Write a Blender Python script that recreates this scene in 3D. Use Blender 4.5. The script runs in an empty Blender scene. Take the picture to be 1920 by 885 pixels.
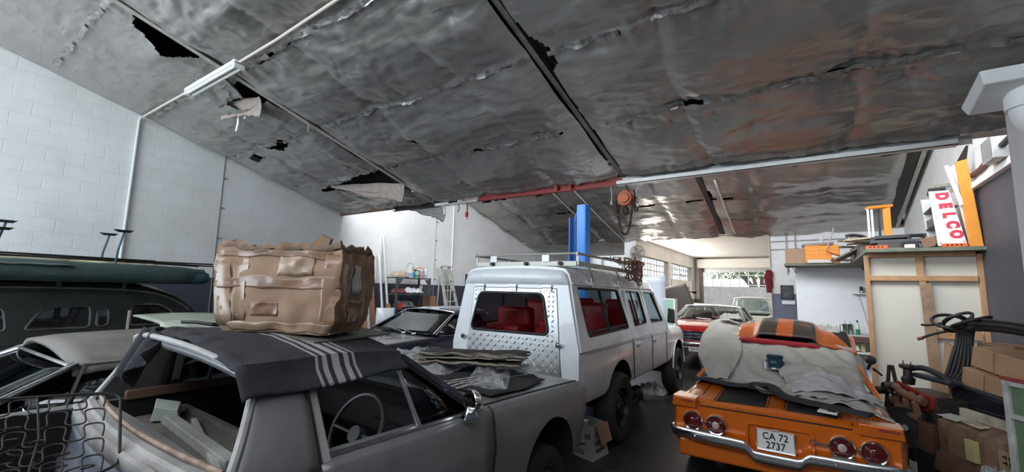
import bpy, bmesh, math, random
import numpy as np
from mathutils import Vector, Matrix, Euler, noise
PI = math.pi
R = math.radians
SC = bpy.context.scene
COL = SC.collection
random.seed(7)

# ---------------------------------------------------------------- materials
MATS = {}
def mat(name, col, rough=.5, metal=0., var=.0, vscale=6., bump=0., bscale=40., coat=0., dust=0., spec=.5, sheen=0.):
    """principled material with procedural colour variation, bump and a dusty film"""
    if name in MATS: return MATS[name]
    m = bpy.data.materials.new(name); m.use_nodes = True
    nt = m.node_tree; b = nt.nodes['Principled BSDF']
    b.inputs['Roughness'].default_value = rough
    b.inputs['Metallic'].default_value = metal
    b.inputs['Coat Weight'].default_value = coat
    b.inputs['Specular IOR Level'].default_value = spec
    c = (*col, 1)
    b.inputs['Base Color'].default_value = c
    tc = nt.nodes.new('ShaderNodeTexCoord')
    if var > 0 or dust > 0:
        n = nt.nodes.new('ShaderNodeTexNoise'); n.inputs['Scale'].default_value = vscale; n.inputs['Detail'].default_value = 5
        n.inputs['Roughness'].default_value = .62
        nt.links.new(tc.outputs['Object'], n.inputs['Vector'])
        r = nt.nodes.new('ShaderNodeValToRGB')
        r.color_ramp.elements[0].position = .3; r.color_ramp.elements[1].position = .7
        r.color_ramp.elements[0].color = tuple(max(0, x * (1 - var)) for x in col) + (1,)
        r.color_ramp.elements[1].color = tuple(min(1, x * (1 + var * .7) + dust * .25) for x in col) + (1,)
        nt.links.new(n.outputs['Fac'], r.inputs['Fac']); nt.links.new(r.outputs['Color'], b.inputs['Base Color'])
        mr = nt.nodes.new('ShaderNodeMapRange'); mr.inputs['To Min'].default_value = max(0.02, rough - .08); mr.inputs['To Max'].default_value = min(1, rough + .1)
        nt.links.new(n.outputs['Fac'], mr.inputs['Value']); nt.links.new(mr.outputs['Result'], b.inputs['Roughness'])
    if bump > 0:
        n2 = nt.nodes.new('ShaderNodeTexNoise'); n2.inputs['Scale'].default_value = bscale; n2.inputs['Detail'].default_value = 4
        nt.links.new(tc.outputs['Object'], n2.inputs['Vector'])
        bp = nt.nodes.new('ShaderNodeBump'); bp.inputs['Strength'].default_value = bump; bp.inputs['Distance'].default_value = .02
        nt.links.new(n2.outputs['Fac'], bp.inputs['Height']); nt.links.new(bp.outputs['Normal'], b.inputs['Normal'])
    MATS[name] = m
    return m

def glass(name, tint=(.55, .6, .58), gloss=.12, rough=.02):
    if name in MATS: return MATS[name]
    m = bpy.data.materials.new(name); m.use_nodes = True; nt = m.node_tree
    for n in list(nt.nodes): nt.nodes.remove(n)
    o = nt.nodes.new('ShaderNodeOutputMaterial'); mx = nt.nodes.new('ShaderNodeMixShader')
    t = nt.nodes.new('ShaderNodeBsdfTransparent'); t.inputs['Color'].default_value = (*tint, 1)
    g = nt.nodes.new('ShaderNodeBsdfGlossy'); g.inputs['Roughness'].default_value = rough; g.inputs['Color'].default_value = (.9, .95, 1, 1)
    f = nt.nodes.new('ShaderNodeFresnel'); f.inputs['IOR'].default_value = 1.5
    ad = nt.nodes.new('ShaderNodeMath'); ad.operation = 'ADD'; ad.inputs[1].default_value = gloss; ad.use_clamp = True
    ge = nt.nodes.new('ShaderNodeNewGeometry'); iv = nt.nodes.new('ShaderNodeMath'); iv.operation = 'SUBTRACT'; iv.inputs[0].default_value = 1
    mu = nt.nodes.new('ShaderNodeMath'); mu.operation = 'MULTIPLY'
    nt.links.new(ge.outputs['Backfacing'], iv.inputs[1]); nt.links.new(f.outputs[0], ad.inputs[0]); nt.links.new(ad.outputs[0], mu.inputs[0]); nt.links.new(iv.outputs[0], mu.inputs[1]); nt.links.new(mu.outputs[0], mx.inputs[0])
    nt.links.new(t.outputs[0], mx.inputs[1]); nt.links.new(g.outputs[0], mx.inputs[2]); nt.links.new(mx.outputs[0], o.inputs['Surface'])
    MATS[name] = m
    return m

def plastic_film(name, tint=(.8, .82, .84), dens=.35, bscale=60, vor=True):
    """crinkled see-through sheet / bubble wrap"""
    if name in MATS: return MATS[name]
    m = bpy.data.materials.new(name); m.use_nodes = True; nt = m.node_tree
    b = nt.nodes['Principled BSDF']; o = nt.nodes['Material Output']
    b.inputs['Base Color'].default_value = (*tint, 1); b.inputs['Roughness'].default_value = .16
    tc = nt.nodes.new('ShaderNodeTexCoord')
    if vor:
        v = nt.nodes.new('ShaderNodeTexVoronoi'); v.inputs['Scale'].default_value = bscale; out = v.outputs['Distance']
    else:
        v = nt.nodes.new('ShaderNodeTexNoise'); v.inputs['Scale'].default_value = bscale; v.inputs['Detail'].default_value = 6; out = v.outputs['Fac']
    nt.links.new(tc.outputs['Object'], v.inputs['Vector'])
    bp = nt.nodes.new('ShaderNodeBump'); bp.inputs['Strength'].default_value = .8; bp.inputs['Distance'].default_value = .02
    nt.links.new(out, bp.inputs['Height']); nt.links.new(bp.outputs['Normal'], b.inputs['Normal'])
    t = nt.nodes.new('ShaderNodeBsdfTransparent'); t.inputs['Color'].default_value = (.93, .95, .96, 1)
    mx = nt.nodes.new('ShaderNodeMixShader')
    n = nt.nodes.new('ShaderNodeTexNoise'); n.inputs['Scale'].default_value = 7; n.inputs['Detail'].default_value = 4
    nt.links.new(tc.outputs['Object'], n.inputs['Vector'])
    mr = nt.nodes.new('ShaderNodeMapRange'); mr.inputs['To Min'].default_value = max(0, dens - .25); mr.inputs['To Max'].default_value = min(1, dens + .3)
    mr.inputs['From Min'].default_value = .3; mr.inputs['From Max'].default_value = .7
    nt.links.new(n.outputs['Fac'], mr.inputs['Value']); nt.links.new(mr.outputs['Result'], mx.inputs[0])
    nt.links.new(t.outputs[0], mx.inputs[1]); nt.links.new(b.outputs[0], mx.inputs[2]); nt.links.new(mx.outputs[0], o.inputs['Surface'])
    MATS[name] = m
    return m

def band_mat(name, base, bands, axis=1, rough=.9, bump=.25, bscale=90, var=.25, vscale=9, metal=0., coat=0., edge=.004, wob=.0):
    """base colour with coloured bands (woven or painted stripes) along one object axis: bands = [(lo, hi, colour)]"""
    if name in MATS: return MATS[name]
    m = mat(name, base, rough, metal, var, vscale, bump, bscale, coat)
    nt = m.node_tree; b = nt.nodes['Principled BSDF']
    src = b.inputs['Base Color'].links[0].from_socket if b.inputs['Base Color'].links else None
    tc = [n for n in nt.nodes if n.type == 'TEX_COORD'][0]
    sp = nt.nodes.new('ShaderNodeSeparateXYZ'); nt.links.new(tc.outputs['Object'], sp.inputs[0])
    val = sp.outputs[axis]
    if wob:
        n = nt.nodes.new('ShaderNodeTexNoise'); n.inputs['Scale'].default_value = 5
        nt.links.new(tc.outputs['Object'], n.inputs['Vector'])
        mm = nt.nodes.new('ShaderNodeMath'); mm.operation = 'MULTIPLY_ADD'; mm.inputs[1].default_value = wob
        nt.links.new(n.outputs['Fac'], mm.inputs[0]); nt.links.new(val, mm.inputs[2]); val = mm.outputs[0]
    for lo, hi, c in bands:
        cm = nt.nodes.new('ShaderNodeMath'); cm.operation = 'COMPARE'
        cm.inputs[1].default_value = (lo + hi) / 2; cm.inputs[2].default_value = (hi - lo) / 2
        nt.links.new(val, cm.inputs[0])
        mx = nt.nodes.new('ShaderNodeMix'); mx.data_type = 'RGBA'
        nt.links.new(cm.outputs[0], mx.inputs['Factor'])
        if src is not None: nt.links.new(src, mx.inputs['A'])
        else: mx.inputs['A'].default_value = (*base, 1)
        mx.inputs['B'].default_value = (*c, 1)
        src = mx.outputs['Result']
    nt.links.new(src, b.inputs['Base Color'])
    return m

# ---------------------------------------------------------------- mesh builder
class MB:
    def __init__(self): self.bm = bmesh.new(); self.mi = 0
    def _tag(self, faces):
        for f in faces: f.material_index = self.mi
        return faces
    def face(self, pts):
        vs = [self.bm.verts.new(p) for p in pts]
        return self._tag([self.bm.faces.new(vs)])
    def box(self, c, s, rot=None, taper=None):
        c = Vector(c); hx, hy, hz = s[0] / 2, s[1] / 2, s[2] / 2
        M3 = Euler(rot).to_matrix() if rot is not None else Matrix.Identity(3)
        v = []
        for dz in (-1, 1):
            t = taper if (taper and dz > 0) else 1
            for dx, dy in ((-1, -1), (1, -1), (1, 1), (-1, 1)):
                v.append(self.bm.verts.new(c + M3 @ Vector((dx * hx * t, dy * hy * t, dz * hz))))
        F = [(3, 2, 1, 0), (4, 5, 6, 7), (0, 1, 5, 4), (1, 2, 6, 5), (2, 3, 7, 6), (3, 0, 4, 7)]
        return self._tag([self.bm.faces.new([v[i] for i in f]) for f in F])
    def hexa(self, a, b):
        """solid between two quads (4 points each, same order)"""
        v = [self.bm.verts.new(p) for p in list(a) + list(b)]
        F = [(3, 2, 1, 0), (4, 5, 6, 7), (0, 1, 5, 4), (1, 2, 6, 5), (2, 3, 7, 6), (3, 0, 4, 7)]
        return self._tag([self.bm.faces.new([v[i] for i in f]) for f in F])
    def bar(self, p0, p1, w, h, up=(0, 0, 1)):
        """rectangular bar from p0 to p1: w sideways, h along up"""
        p0, p1 = Vector(p0), Vector(p1); d = (p1 - p0).normalized(); up = Vector(up)
        s = d.cross(up)
        if s.length < 1e-4: s = d.cross(Vector((1, 0, 0)))
        s.normalize(); u = s.cross(d).normalized()
        q = [(-1, -1), (1, -1), (1, 1), (-1, 1)]
        return self.hexa([p0 + s * a * w / 2 + u * b * h / 2 for a, b in q], [p1 + s * a * w / 2 + u * b * h / 2 for a, b in q])
    def loft(self, rings, closed=True, cap=True):
        V = [[self.bm.verts.new(p) for p in r] for r in rings]
        fs = []
        n = len(V[0]); m = n if closed else n - 1
        for i in range(len(V) - 1):
            for j in range(m):
                k = (j + 1) % n
                try: fs.append(self.bm.faces.new((V[i][j], V[i][k], V[i + 1][k], V[i + 1][j])))
                except ValueError: pass
        if cap and closed:
            fs.append(self.bm.faces.new(V[0][::-1])); fs.append(self.bm.faces.new(V[-1]))
        return self._tag(fs)
    def grid(self, P, skip=None):
        V = [[self.bm.verts.new(p) for p in r] for r in P]; fs = []
        for i in range(len(V) - 1):
            for j in range(len(V[0]) - 1):
                if skip and skip(i, j): continue
                fs.append(self.bm.faces.new((V[i][j], V[i][j + 1], V[i + 1][j + 1], V[i + 1][j])))
        return self._tag(fs)
    def cyl(self, p0, p1, r0, r1=None, n=16, cap=True):
        r1 = r0 if r1 is None else r1
        p0, p1 = Vector(p0), Vector(p1); d = (p1 - p0).normalized()
        a = d.orthogonal().normalized(); b = d.cross(a)
        ring = lambda c, r: [c + (a * math.cos(2 * PI * i / n) + b * math.sin(2 * PI * i / n)) * r for i in range(n)]
        return self.loft([ring(p0, r0), ring(p1, r1)], True, cap)
    def tube(self, pts, r, n=8, closed=False, cap=True):
        pts = [Vector(p) for p in pts]; N = len(pts); rings = []
        prev = None
        for i, p in enumerate(pts):
            if closed: t = pts[(i + 1) % N] - pts[i - 1]
            else: t = pts[min(i + 1, N - 1)] - pts[max(i - 1, 0)]
            t.normalize()
            if prev is None: a = t.orthogonal().normalized()
            else:
                a = prev - t * prev.dot(t)
                a = a.normalized() if a.length > 1e-5 else t.orthogonal().normalized()
            prev = a; b = t.cross(a)
            rr = r(i / (N - 1)) if callable(r) else r
            rings.append([p + (a * math.cos(2 * PI * k / n) + b * math.sin(2 * PI * k / n)) * rr for k in range(n)])
        if closed: rings.append(rings[0]); return self.loft(rings, True, False)
        return self.loft(rings, True, cap)
    def lathe(self, prof, c=(0, 0, 0), axis='z', n=24, cap=False, close=False):
        """prof = [(radius, along)] spun round the axis through c"""
        c = Vector(c); rings = []
        for r, h in prof:
            ring = []
            for k in range(n):
                x, y = r * math.cos(2 * PI * k / n), r * math.sin(2 * PI * k / n)
                ring.append(c + (Vector((x, y, h)) if axis == 'z' else Vector((h, x, y)) if axis == 'x' else Vector((y, h, x))))
            rings.append(ring)
        if close: rings.append(rings[0])
        return self.loft(rings, True, cap)
    def prism(self, poly, f0, f1):
        """poly: 2D points; f0, f1 map (a, b) to the two end faces"""
        return self.loft([[f0(*p) for p in poly], [f1(*p) for p in poly]], True, True)
    def build(self, name, m, parent=None, smooth=40, bevel=0, seg=2, solid=0, sub=0, off=0, M=None, weld=0):
        bm = self.bm
        if M is not None: bmesh.ops.transform(bm, matrix=M, verts=bm.verts)
        if weld: bmesh.ops.remove_doubles(bm, verts=bm.verts, dist=weld)
        bmesh.ops.recalc_face_normals(bm, faces=bm.faces)
        me = bpy.data.meshes.new(name); bm.to_mesh(me); bm.free()
        for x in (m if isinstance(m, (list, tuple)) else [m]): me.materials.append(x)
        if smooth:
            me.polygons.foreach_set('use_smooth', [True] * len(me.polygons))
            me.set_sharp_from_angle(angle=R(smooth))
        o = bpy.data.objects.new(name, me); COL.objects.link(o)
        if parent is not None: o.parent = parent
        if solid:
            s = o.modifiers.new('solid', 'SOLIDIFY'); s.thickness = solid; s.offset = off
        if bevel:
            bv = o.modifiers.new('bevel', 'BEVEL'); bv.width = bevel; bv.segments = seg; bv.limit_method = 'ANGLE'; bv.angle_limit = R(40)
        if sub:
            sb = o.modifiers.new('sub', 'SUBSURF'); sb.levels = sub; sb.render_levels = sub
        return o

def cut(o, cutters, m=None):
    """carve closed cutter solids (list of MB) out of a mesh object; the cut faces take material m"""
    for c in cutters:
        tmp = c.build('tmp_cutter', m if m else o.data.materials[0], o.parent, smooth=0)
        md = o.modifiers.new('b', 'BOOLEAN'); md.operation = 'DIFFERENCE'; md.solver = 'EXACT'; md.object = tmp
        try: md.material_mode = 'TRANSFER'
        except Exception: pass
        dg = bpy.context.evaluated_depsgraph_get(); dg.update()
        me = bpy.data.meshes.new_from_object(o.evaluated_get(dg))
        o.modifiers.clear(); old = o.data; o.data = me; bpy.data.meshes.remove(old)
        tm = tmp.data; bpy.data.objects.remove(tmp); bpy.data.meshes.remove(tm)
    o.data.set_sharp_from_angle(angle=R(38))
    return o

def tag(o, label, cat, group=None):
    o['label'] = label; o['category'] = cat
    if group: o['group'] = group
    return o
def structure(o): o['kind'] = 'structure'; return o
def thing(name, label, cat, loc=(0, 0, 0), rz=0, group=None, rot=None):
    o = bpy.data.objects.new(name, None); COL.objects.link(o); o.empty_display_size = .1
    o.location = loc; o.rotation_euler = rot if rot is not None else (0, 0, rz)
    return tag(o, label, cat, group)
def dup(root, loc, rz=None, label=None, group=None, rot=None, scale=None):
    r = root.copy(); COL.objects.link(r); r.location = loc
    if rz is not None: r.rotation_euler = (0, 0, rz)
    if rot is not None: r.rotation_euler = rot
    if scale: r.scale = scale
    if label: r['label'] = label
    if group: r['group'] = group
    for ch in list(root.children):
        c = ch.copy(); COL.objects.link(c); c.parent = r
        for g in list(ch.children):
            d = g.copy(); COL.objects.link(d); d.parent = c
    return r
def text(body, size, m, parent=None, name='lettering', loc=(0, 0, 0), rot=(0, 0, 0), ext=.001, bold=0, ax='CENTER', sx=1, shear=0, spacing=1):
    c = bpy.data.curves.new(name, 'FONT'); c.body = body; c.size = size; c.extrude = ext; c.offset = bold
    c.align_x = ax; c.align_y = 'CENTER'; c.shear = shear; c.space_character = spacing
    t = bpy.data.objects.new('tmp_text', c); COL.objects.link(t)
    dg = bpy.context.evaluated_depsgraph_get(); dg.update()
    me = bpy.data.meshes.new_from_object(t.evaluated_get(dg)); me.name = name
    bpy.data.objects.remove(t); bpy.data.curves.remove(c)
    me.materials.clear(); me.materials.append(m)
    o = bpy.data.objects.new(name, me); COL.objects.link(o)
    o.location = loc; o.rotation_euler = rot; o.scale = (sx, 1, 1)
    if parent is not None: o.parent = parent
    return o

def fbm(x, y, z=0., o=4):
    s, a, f = 0., 1., 1.
    for _ in range(o):
        s += a * noise.noise((x * f, y * f, z + 7.3 * f)); a *= .5; f *= 2.03
    return s
def ridge(x, y, z=0., o=3):
    s, a, f = 0., 1., 1.
    for _ in range(o):
        s += a * (1 - abs(noise.noise((x * f, y * f, z + 3.1 * f))) * 2); a *= .5; f *= 2.1
    return s / 1.75
def lerp(a, b, t): return a + (b - a) * t
def sm(a, b, x):
    t = min(1, max(0, (x - a) / (b - a))); return t * t * (3 - 2 * t)
def keyf(keys):
    """smooth (monotone cubic) interpolation through [(t, v1, v2...)]"""
    K = np.array(sorted(keys), float); T = K[:, 0]; V = K[:, 1:]
    h = np.diff(T)[:, None]; d = np.diff(V, axis=0) / h
    m = np.zeros_like(V); m[0] = d[0]; m[-1] = d[-1]
    for i in range(1, len(T) - 1):
        a, b = d[i - 1], d[i]
        m[i] = np.where(a * b > 0, 2 * a * b / np.where(np.abs(a + b) < 1e-9, 1, a + b), 0)
    def f(t):
        t = min(max(t, T[0]), T[-1]); i = min(max(int(np.searchsorted(T, t)) - 1, 0), len(T) - 2)
        hh = T[i + 1] - T[i]; s = (t - T[i]) / hh
        return (V[i] * (2*s**3 - 3*s**2 + 1) + m[i] * hh * (s**3 - 2*s**2 + s) + V[i+1] * (-2*s**3 + 3*s**2) + m[i+1] * hh * (s**3 - s**2))
    return f
def catmull(P, n=8, closed=False):
    P = [Vector(p) for p in P]; out = []; N = len(P)
    for i in range(N if closed else N - 1):
        g = (lambda k: P[k % N]) if closed else (lambda k: P[min(max(k, 0), N - 1)])
        a, b, c, d = g(i - 1), g(i), g(i + 1), g(i + 2)
        for k in range(n):
            t = k / n
            out.append(.5 * ((2 * b) + (c - a) * t + (2 * a - 5 * b + 4 * c - d) * t * t + (3 * b - a - 3 * c + d) * t ** 3))
    if not closed: out.append(P[-1])
    return out
def rrect(x0, x1, y0, y1, r, n=4):
    pts = []
    for cx, cy, a0 in ((x1 - r, y0 + r, -90), (x1 - r, y1 - r, 0), (x0 + r, y1 - r, 90), (x0 + r, y0 + r, 180)):
        for k in range(n + 1):
            a = R(a0 + 90 * k / n); pts.append((cx + r * math.cos(a), cy + r * math.sin(a)))
    return pts
def inset(poly, d):
    """shift a counter-clockwise convex-ish polygon inwards (d>0) by d"""
    n = len(poly); out = []
    for i in range(n):
        p0, p1, p2 = (Vector(poly[(i + k) % n]) for k in (-1, 0, 1))
        e1 = (p1 - p0); e2 = (p2 - p1)
        e1 = e1.normalized() if e1.length > 1e-6 else e2.normalized(); e2 = e2.normalized() if e2.length > 1e-6 else e1
        n1 = Vector((-e1.y, e1.x)); n2 = Vector((-e2.y, e2.x)); b = (n1 + n2)
        b = b.normalized() if b.length > 1e-6 else n1
        out.append(tuple(p1 + b * d / max(.4, b.dot(n1))))
    return out
def roundpoly(poly, r, n=4):
    out = []; N = len(poly)
    for i in range(N):
        p0, p1, p2 = (Vector(poly[(i + k) % N]) for k in (-1, 0, 1))
        a = (p0 - p1); b = (p2 - p1); rr = min(r, a.length * .45, b.length * .45)
        A = p1 + a.normalized() * rr; B = p1 + b.normalized() * rr
        for k in range(n + 1):
            t = k / n; out.append(tuple(A * (1 - t) ** 2 + p1 * 2 * t * (1 - t) + B * t * t))
    return out
# ================================================================ the building
XL, XR = -8.8, 1.95          # inner faces of the long walls
YB, YE1, YE2, YEND = -1.94, 5.9, 13.74, 22.5
SL = math.tan(R(15.04))
Z1, Z2 = 3.40, 3.52          # eave heights of the two saw-tooth roofs
def roof1(y): return Z1 + (YE1 - y) * SL
def roof2(y): return Z2 + (YE2 - y) * SL

def wall_mat(name, dado_z, dado_col, white=(.72, .735, .74), ymin=-50, ymax=50):
    m = bpy.data.materials.new(name); m.use_nodes = True; nt = m.node_tree; b = nt.nodes['Principled BSDF']
    b.inputs['Roughness'].default_value = .62
    g = nt.nodes.new('ShaderNodeNewGeometry'); sp = nt.nodes.new('ShaderNodeSeparateXYZ'); nt.links.new(g.outputs['Position'], sp.inputs[0])
    ad = nt.nodes.new('ShaderNodeMath'); ad.operation = 'ADD'
    nt.links.new(sp.outputs[0], ad.inputs[0]); nt.links.new(sp.outputs[1], ad.inputs[1])
    cb = nt.nodes.new('ShaderNodeCombineXYZ'); nt.links.new(ad.outputs[0], cb.inputs[0]); nt.links.new(sp.outputs[2], cb.inputs[1])
    br = nt.nodes.new('ShaderNodeTexBrick'); br.offset = .5
    br.inputs['Scale'].default_value = 1; br.inputs['Brick Width'].default_value = .4; br.inputs['Row Height'].default_value = .2
    br.inputs['Mortar Size'].default_value = .006; br.inputs['Mortar Smooth'].default_value = .6
    br.inputs['Color1'].default_value = (1, 1, 1, 1); br.inputs['Color2'].default_value = (.975, .975, .975, 1); br.inputs['Mortar'].default_value = (.945, .945, .945, 1)
    nz = nt.nodes.new('ShaderNodeTexNoise'); nz.inputs['Scale'].default_value = 3; nz.inputs['Detail'].default_value = 6
    nt.links.new(g.outputs['Position'], nz.inputs['Vector'])
    # joints are uneven under the thick paint: distort the lookup a little
    mv = nt.nodes.new('ShaderNodeVectorMath'); mv.operation = 'MULTIPLY_ADD'; mv.inputs[1].default_value = (.03, .03, .03)
    nt.links.new(nz.outputs['Color'], mv.inputs[0]); nt.links.new(cb.outputs[0], mv.inputs[2]); nt.links.new(mv.outputs[0], br.inputs['Vector'])
    cm = nt.nodes.new('ShaderNodeMath'); cm.operation = 'LESS_THAN'; cm.inputs[1].default_value = dado_z; nt.links.new(sp.outputs[2], cm.inputs[0])
    fac = cm.outputs[0]
    if ymax < 50 or ymin > -50:
        c2 = nt.nodes.new('ShaderNodeMath'); c2.operation = 'COMPARE'; c2.inputs[1].default_value = (ymin + ymax) / 2; c2.inputs[2].default_value = (ymax - ymin) / 2
        nt.links.new(sp.outputs[1], c2.inputs[0])
        c3 = nt.nodes.new('ShaderNodeMath'); c3.operation = 'MULTIPLY'; nt.links.new(fac, c3.inputs[0]); nt.links.new(c2.outputs[0], c3.inputs[1]); fac = c3.outputs[0]
    mx = nt.nodes.new('ShaderNodeMix'); mx.data_type = 'RGBA'; nt.links.new(fac, mx.inputs['Factor'])
    mx.inputs['A'].default_value = (*white, 1); mx.inputs['B'].default_value = (*dado_col, 1)
    mu = nt.nodes.new('ShaderNodeMix'); mu.data_type = 'RGBA'; mu.blend_type = 'MULTIPLY'; mu.inputs['Factor'].default_value = 1
    nt.links.new(mx.outputs['Result'], mu.inputs['A']); nt.links.new(br.outputs['Color'], mu.inputs['B'])
    # grime
    n2 = nt.nodes.new('ShaderNodeTexNoise'); n2.inputs['Scale'].default_value = .9; n2.inputs['Detail'].default_value = 7; n2.inputs['Roughness'].default_value = .65
    nt.links.new(g.outputs['Position'], n2.inputs['Vector'])
    rp = nt.nodes.new('ShaderNodeValToRGB'); rp.color_ramp.elements[0].position = .32; rp.color_ramp.elements[0].color = (.86, .85, .82, 1)
    rp.color_ramp.elements[1].position = .58; rp.color_ramp.elements[1].color = (1, 1, 1, 1); nt.links.new(n2.outputs['Fac'], rp.inputs['Fac'])
    m2 = nt.nodes.new('ShaderNodeMix'); m2.data_type = 'RGBA'; m2.blend_type = 'MULTIPLY'; m2.inputs['Factor'].default_value = 1
    nt.links.new(mu.outputs['Result'], m2.inputs['A']); nt.links.new(rp.outputs['Color'], m2.inputs['B']); nt.links.new(m2.outputs['Result'], b.inputs['Base Color'])
    hs = nt.nodes.new('ShaderNodeMath'); hs.operation = 'MULTIPLY_ADD'; hs.inputs[1].default_value = .35
    n3 = nt.nodes.new('ShaderNodeTexNoise'); n3.inputs['Scale'].default_value = 14; n3.inputs['Detail'].default_value = 5; nt.links.new(g.outputs['Position'], n3.inputs['Vector'])
    iv = nt.nodes.new('ShaderNodeMath'); iv.operation = 'SUBTRACT'; iv.inputs[0].default_value = 1; nt.links.new(br.outputs['Fac'], iv.inputs[1])
    nt.links.new(n3.outputs['Fac'], hs.inputs[0]); nt.links.new(iv.outputs[0], hs.inputs[2])
    bp = nt.nodes.new('ShaderNodeBump'); bp.inputs['Strength'].default_value = .35; bp.inputs['Distance'].default_value = .010
    nt.links.new(hs.outputs[0], bp.inputs['Height']); nt.links.new(bp.outputs['Normal'], b.inputs['Normal'])
    return m
WHITE = (.74, .75, .755); DADO = (.055, .06, .085)
M_wall_l = wall_mat('wall_paint_left', 1.835, DADO, WHITE)
M_wall_r = wall_mat('wall_paint_right', 3.26, (.062, .066, .082), (.74, .75, .755), -50, 8.62)
M_wall_far = wall_mat('wall_paint_far', 1.835, (.14, .155, .22), (.76, .77, .78))
M_wall_front = wall_mat('wall_paint_front', 1.55, (.20, .185, .17), (.80, .77, .72))
M_cream = mat('cream_plaster', (.80, .765, .71), .7, var=.05, vscale=2, bump=.1)
M_white = mat('white_paint', (.78, .79, .79), .55, var=.06, vscale=4)
M_steel_dark = mat('dark_steel', (.035, .033, .032), .55, .3, var=.3)
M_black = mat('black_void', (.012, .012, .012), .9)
M_galv = mat('galvanised_steel', (.48, .49, .48), .42, .6, var=.18, vscale=9)
M_beige_steel = mat('cream_painted_steel', (.42, .40, .35), .5, .1, var=.25, vscale=12)
M_red_oxide = mat('red_oxide_paint', (.33, .045, .035), .5, .1, var=.3, vscale=9)
M_timber = mat('brown_timber', (.20, .12, .075), .75, var=.35, vscale=14)

# floor: dark sealed concrete with oil stains
def floor_mat():
    m = mat('oily_concrete', (.040, .038, .036), .38, var=.5, vscale=1.6, bump=.06, bscale=30)
    return m
fl = MB(); fl.box((-3.4, 10.2, -.1), (11.2, 25.2, .2)); structure(fl.build('floor', floor_mat(), smooth=0))
yard = MB(); yard.box((-4, 31, -.11), (40, 17, .2)); structure(yard.build('floor_yard', mat('yard_concrete', (.42, .41, .39), .85, var=.15, vscale=2), smooth=0))

prof = [(-6, 0), (24, 0), (24, Z2 + .25), (YE2, Z2 + .30), (YE1 - .02, roof2(YE1) + .32), (YE1 - .02, Z1 + .30), (YB, roof1(YB) + .32), (YB, 3.4), (-6, 4.6)]
w = MB(); w.prism(prof, lambda y, z: Vector((XL - .25, y, z)), lambda y, z: Vector((XL, y, z))); structure(w.build('wall_left', M_wall_l, smooth=0))
prof_r = [p for p in prof]
w = MB(); w.prism(prof_r, lambda y, z: Vector((XR, y, z)), lambda y, z: Vector((XR + .25, y, z))); structure(w.build('wall_right', M_wall_r, smooth=0))
# wall behind the photographer with a wide vehicle opening on its left
w = MB(); w.box((-3.4, -4.1, 4.0), (11.2, .2, 1.2)); w.box((-.75, -4.1, 1.7), (5.9, .2, 3.4)); structure(w.build('wall_back', M_wall_l, smooth=0))
rb = MB(); rb.hexa([(XL - .25, -4.2, 4.55), (XR + .25, -4.2, 4.55), (XR + .25, YB, 3.5), (XL - .25, YB, 3.5)], [(XL - .25, -4.2, 4.65), (XR + .25, -4.2, 4.65), (XR + .25, YB, 3.6), (XL - .25, YB, 3.6)])
structure(rb.build('ceiling_back', mat('roof_sheet_back', (.3, .3, .3), .6), smooth=0))
# far partition on the right at the second eave, with the passage to the front hall on its left
w = MB(); w.box(((-.84 + XR) / 2, YE2 + .12, 1.85), (XR + .84, .24, 3.7)); structure(w.build('wall_far', M_wall_far, smooth=0))
w = MB()
w.box((-4.6, 18.2, .95), (.2, 8.6, 1.9)); w.box((-4.6, 18.2, 3.27), (.2, 8.6, .55)); w.box((-4.6, 14.05, 2.4), (.2, .4, 1.0)); w.box((-4.6, 17.75, 2.4), (.2, .4, 1.2)); w.box((-4.6, 22.1, 2.4), (.2, .8, 1.2)); w.box((-4.6, 19.85, 2.1), (.2, 3.9, .5))
structure(w.build('wall_front_side', M_wall_front, smooth=0))
w = MB(); w.box((-4.45, YEND + .1, 1.9), (.5, .2, 3.8)); w.box((.75, YEND + .1, 1.9), (2.8, .2, 3.8)); w.box((-2.5, YEND + .1, 3.65), (3.9, .2, .5))
structure(w.build('wall_front', M_wall_front, smooth=0))
c = MB(); c.box((-1.2, (YE2 + YEND) / 2 + .1, Z2 + .1), (6.9, YEND - YE2 + .2, .2)); c.box((-6.9, 16.9, Z2 + .1), (4.6, 6.3, .2)); structure(c.build('ceiling_front', M_cream, smooth=0))
c = MB(); c.box((-6.0, 16.9, Z2 - .04), (.06, 6.2, .08)); structure(c.build('trim_front_ceiling', M_cream, smooth=0))

# roof sheets above the insulation (dark underside seen through the tears)
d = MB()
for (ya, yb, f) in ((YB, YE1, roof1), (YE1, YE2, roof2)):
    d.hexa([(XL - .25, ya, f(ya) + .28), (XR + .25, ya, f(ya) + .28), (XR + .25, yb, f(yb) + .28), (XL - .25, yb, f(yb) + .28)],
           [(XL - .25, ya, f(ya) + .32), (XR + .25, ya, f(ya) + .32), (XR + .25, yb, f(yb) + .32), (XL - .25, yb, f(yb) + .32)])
structure(d.build('ceiling_roof_sheet', M_black, smooth=0))

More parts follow.
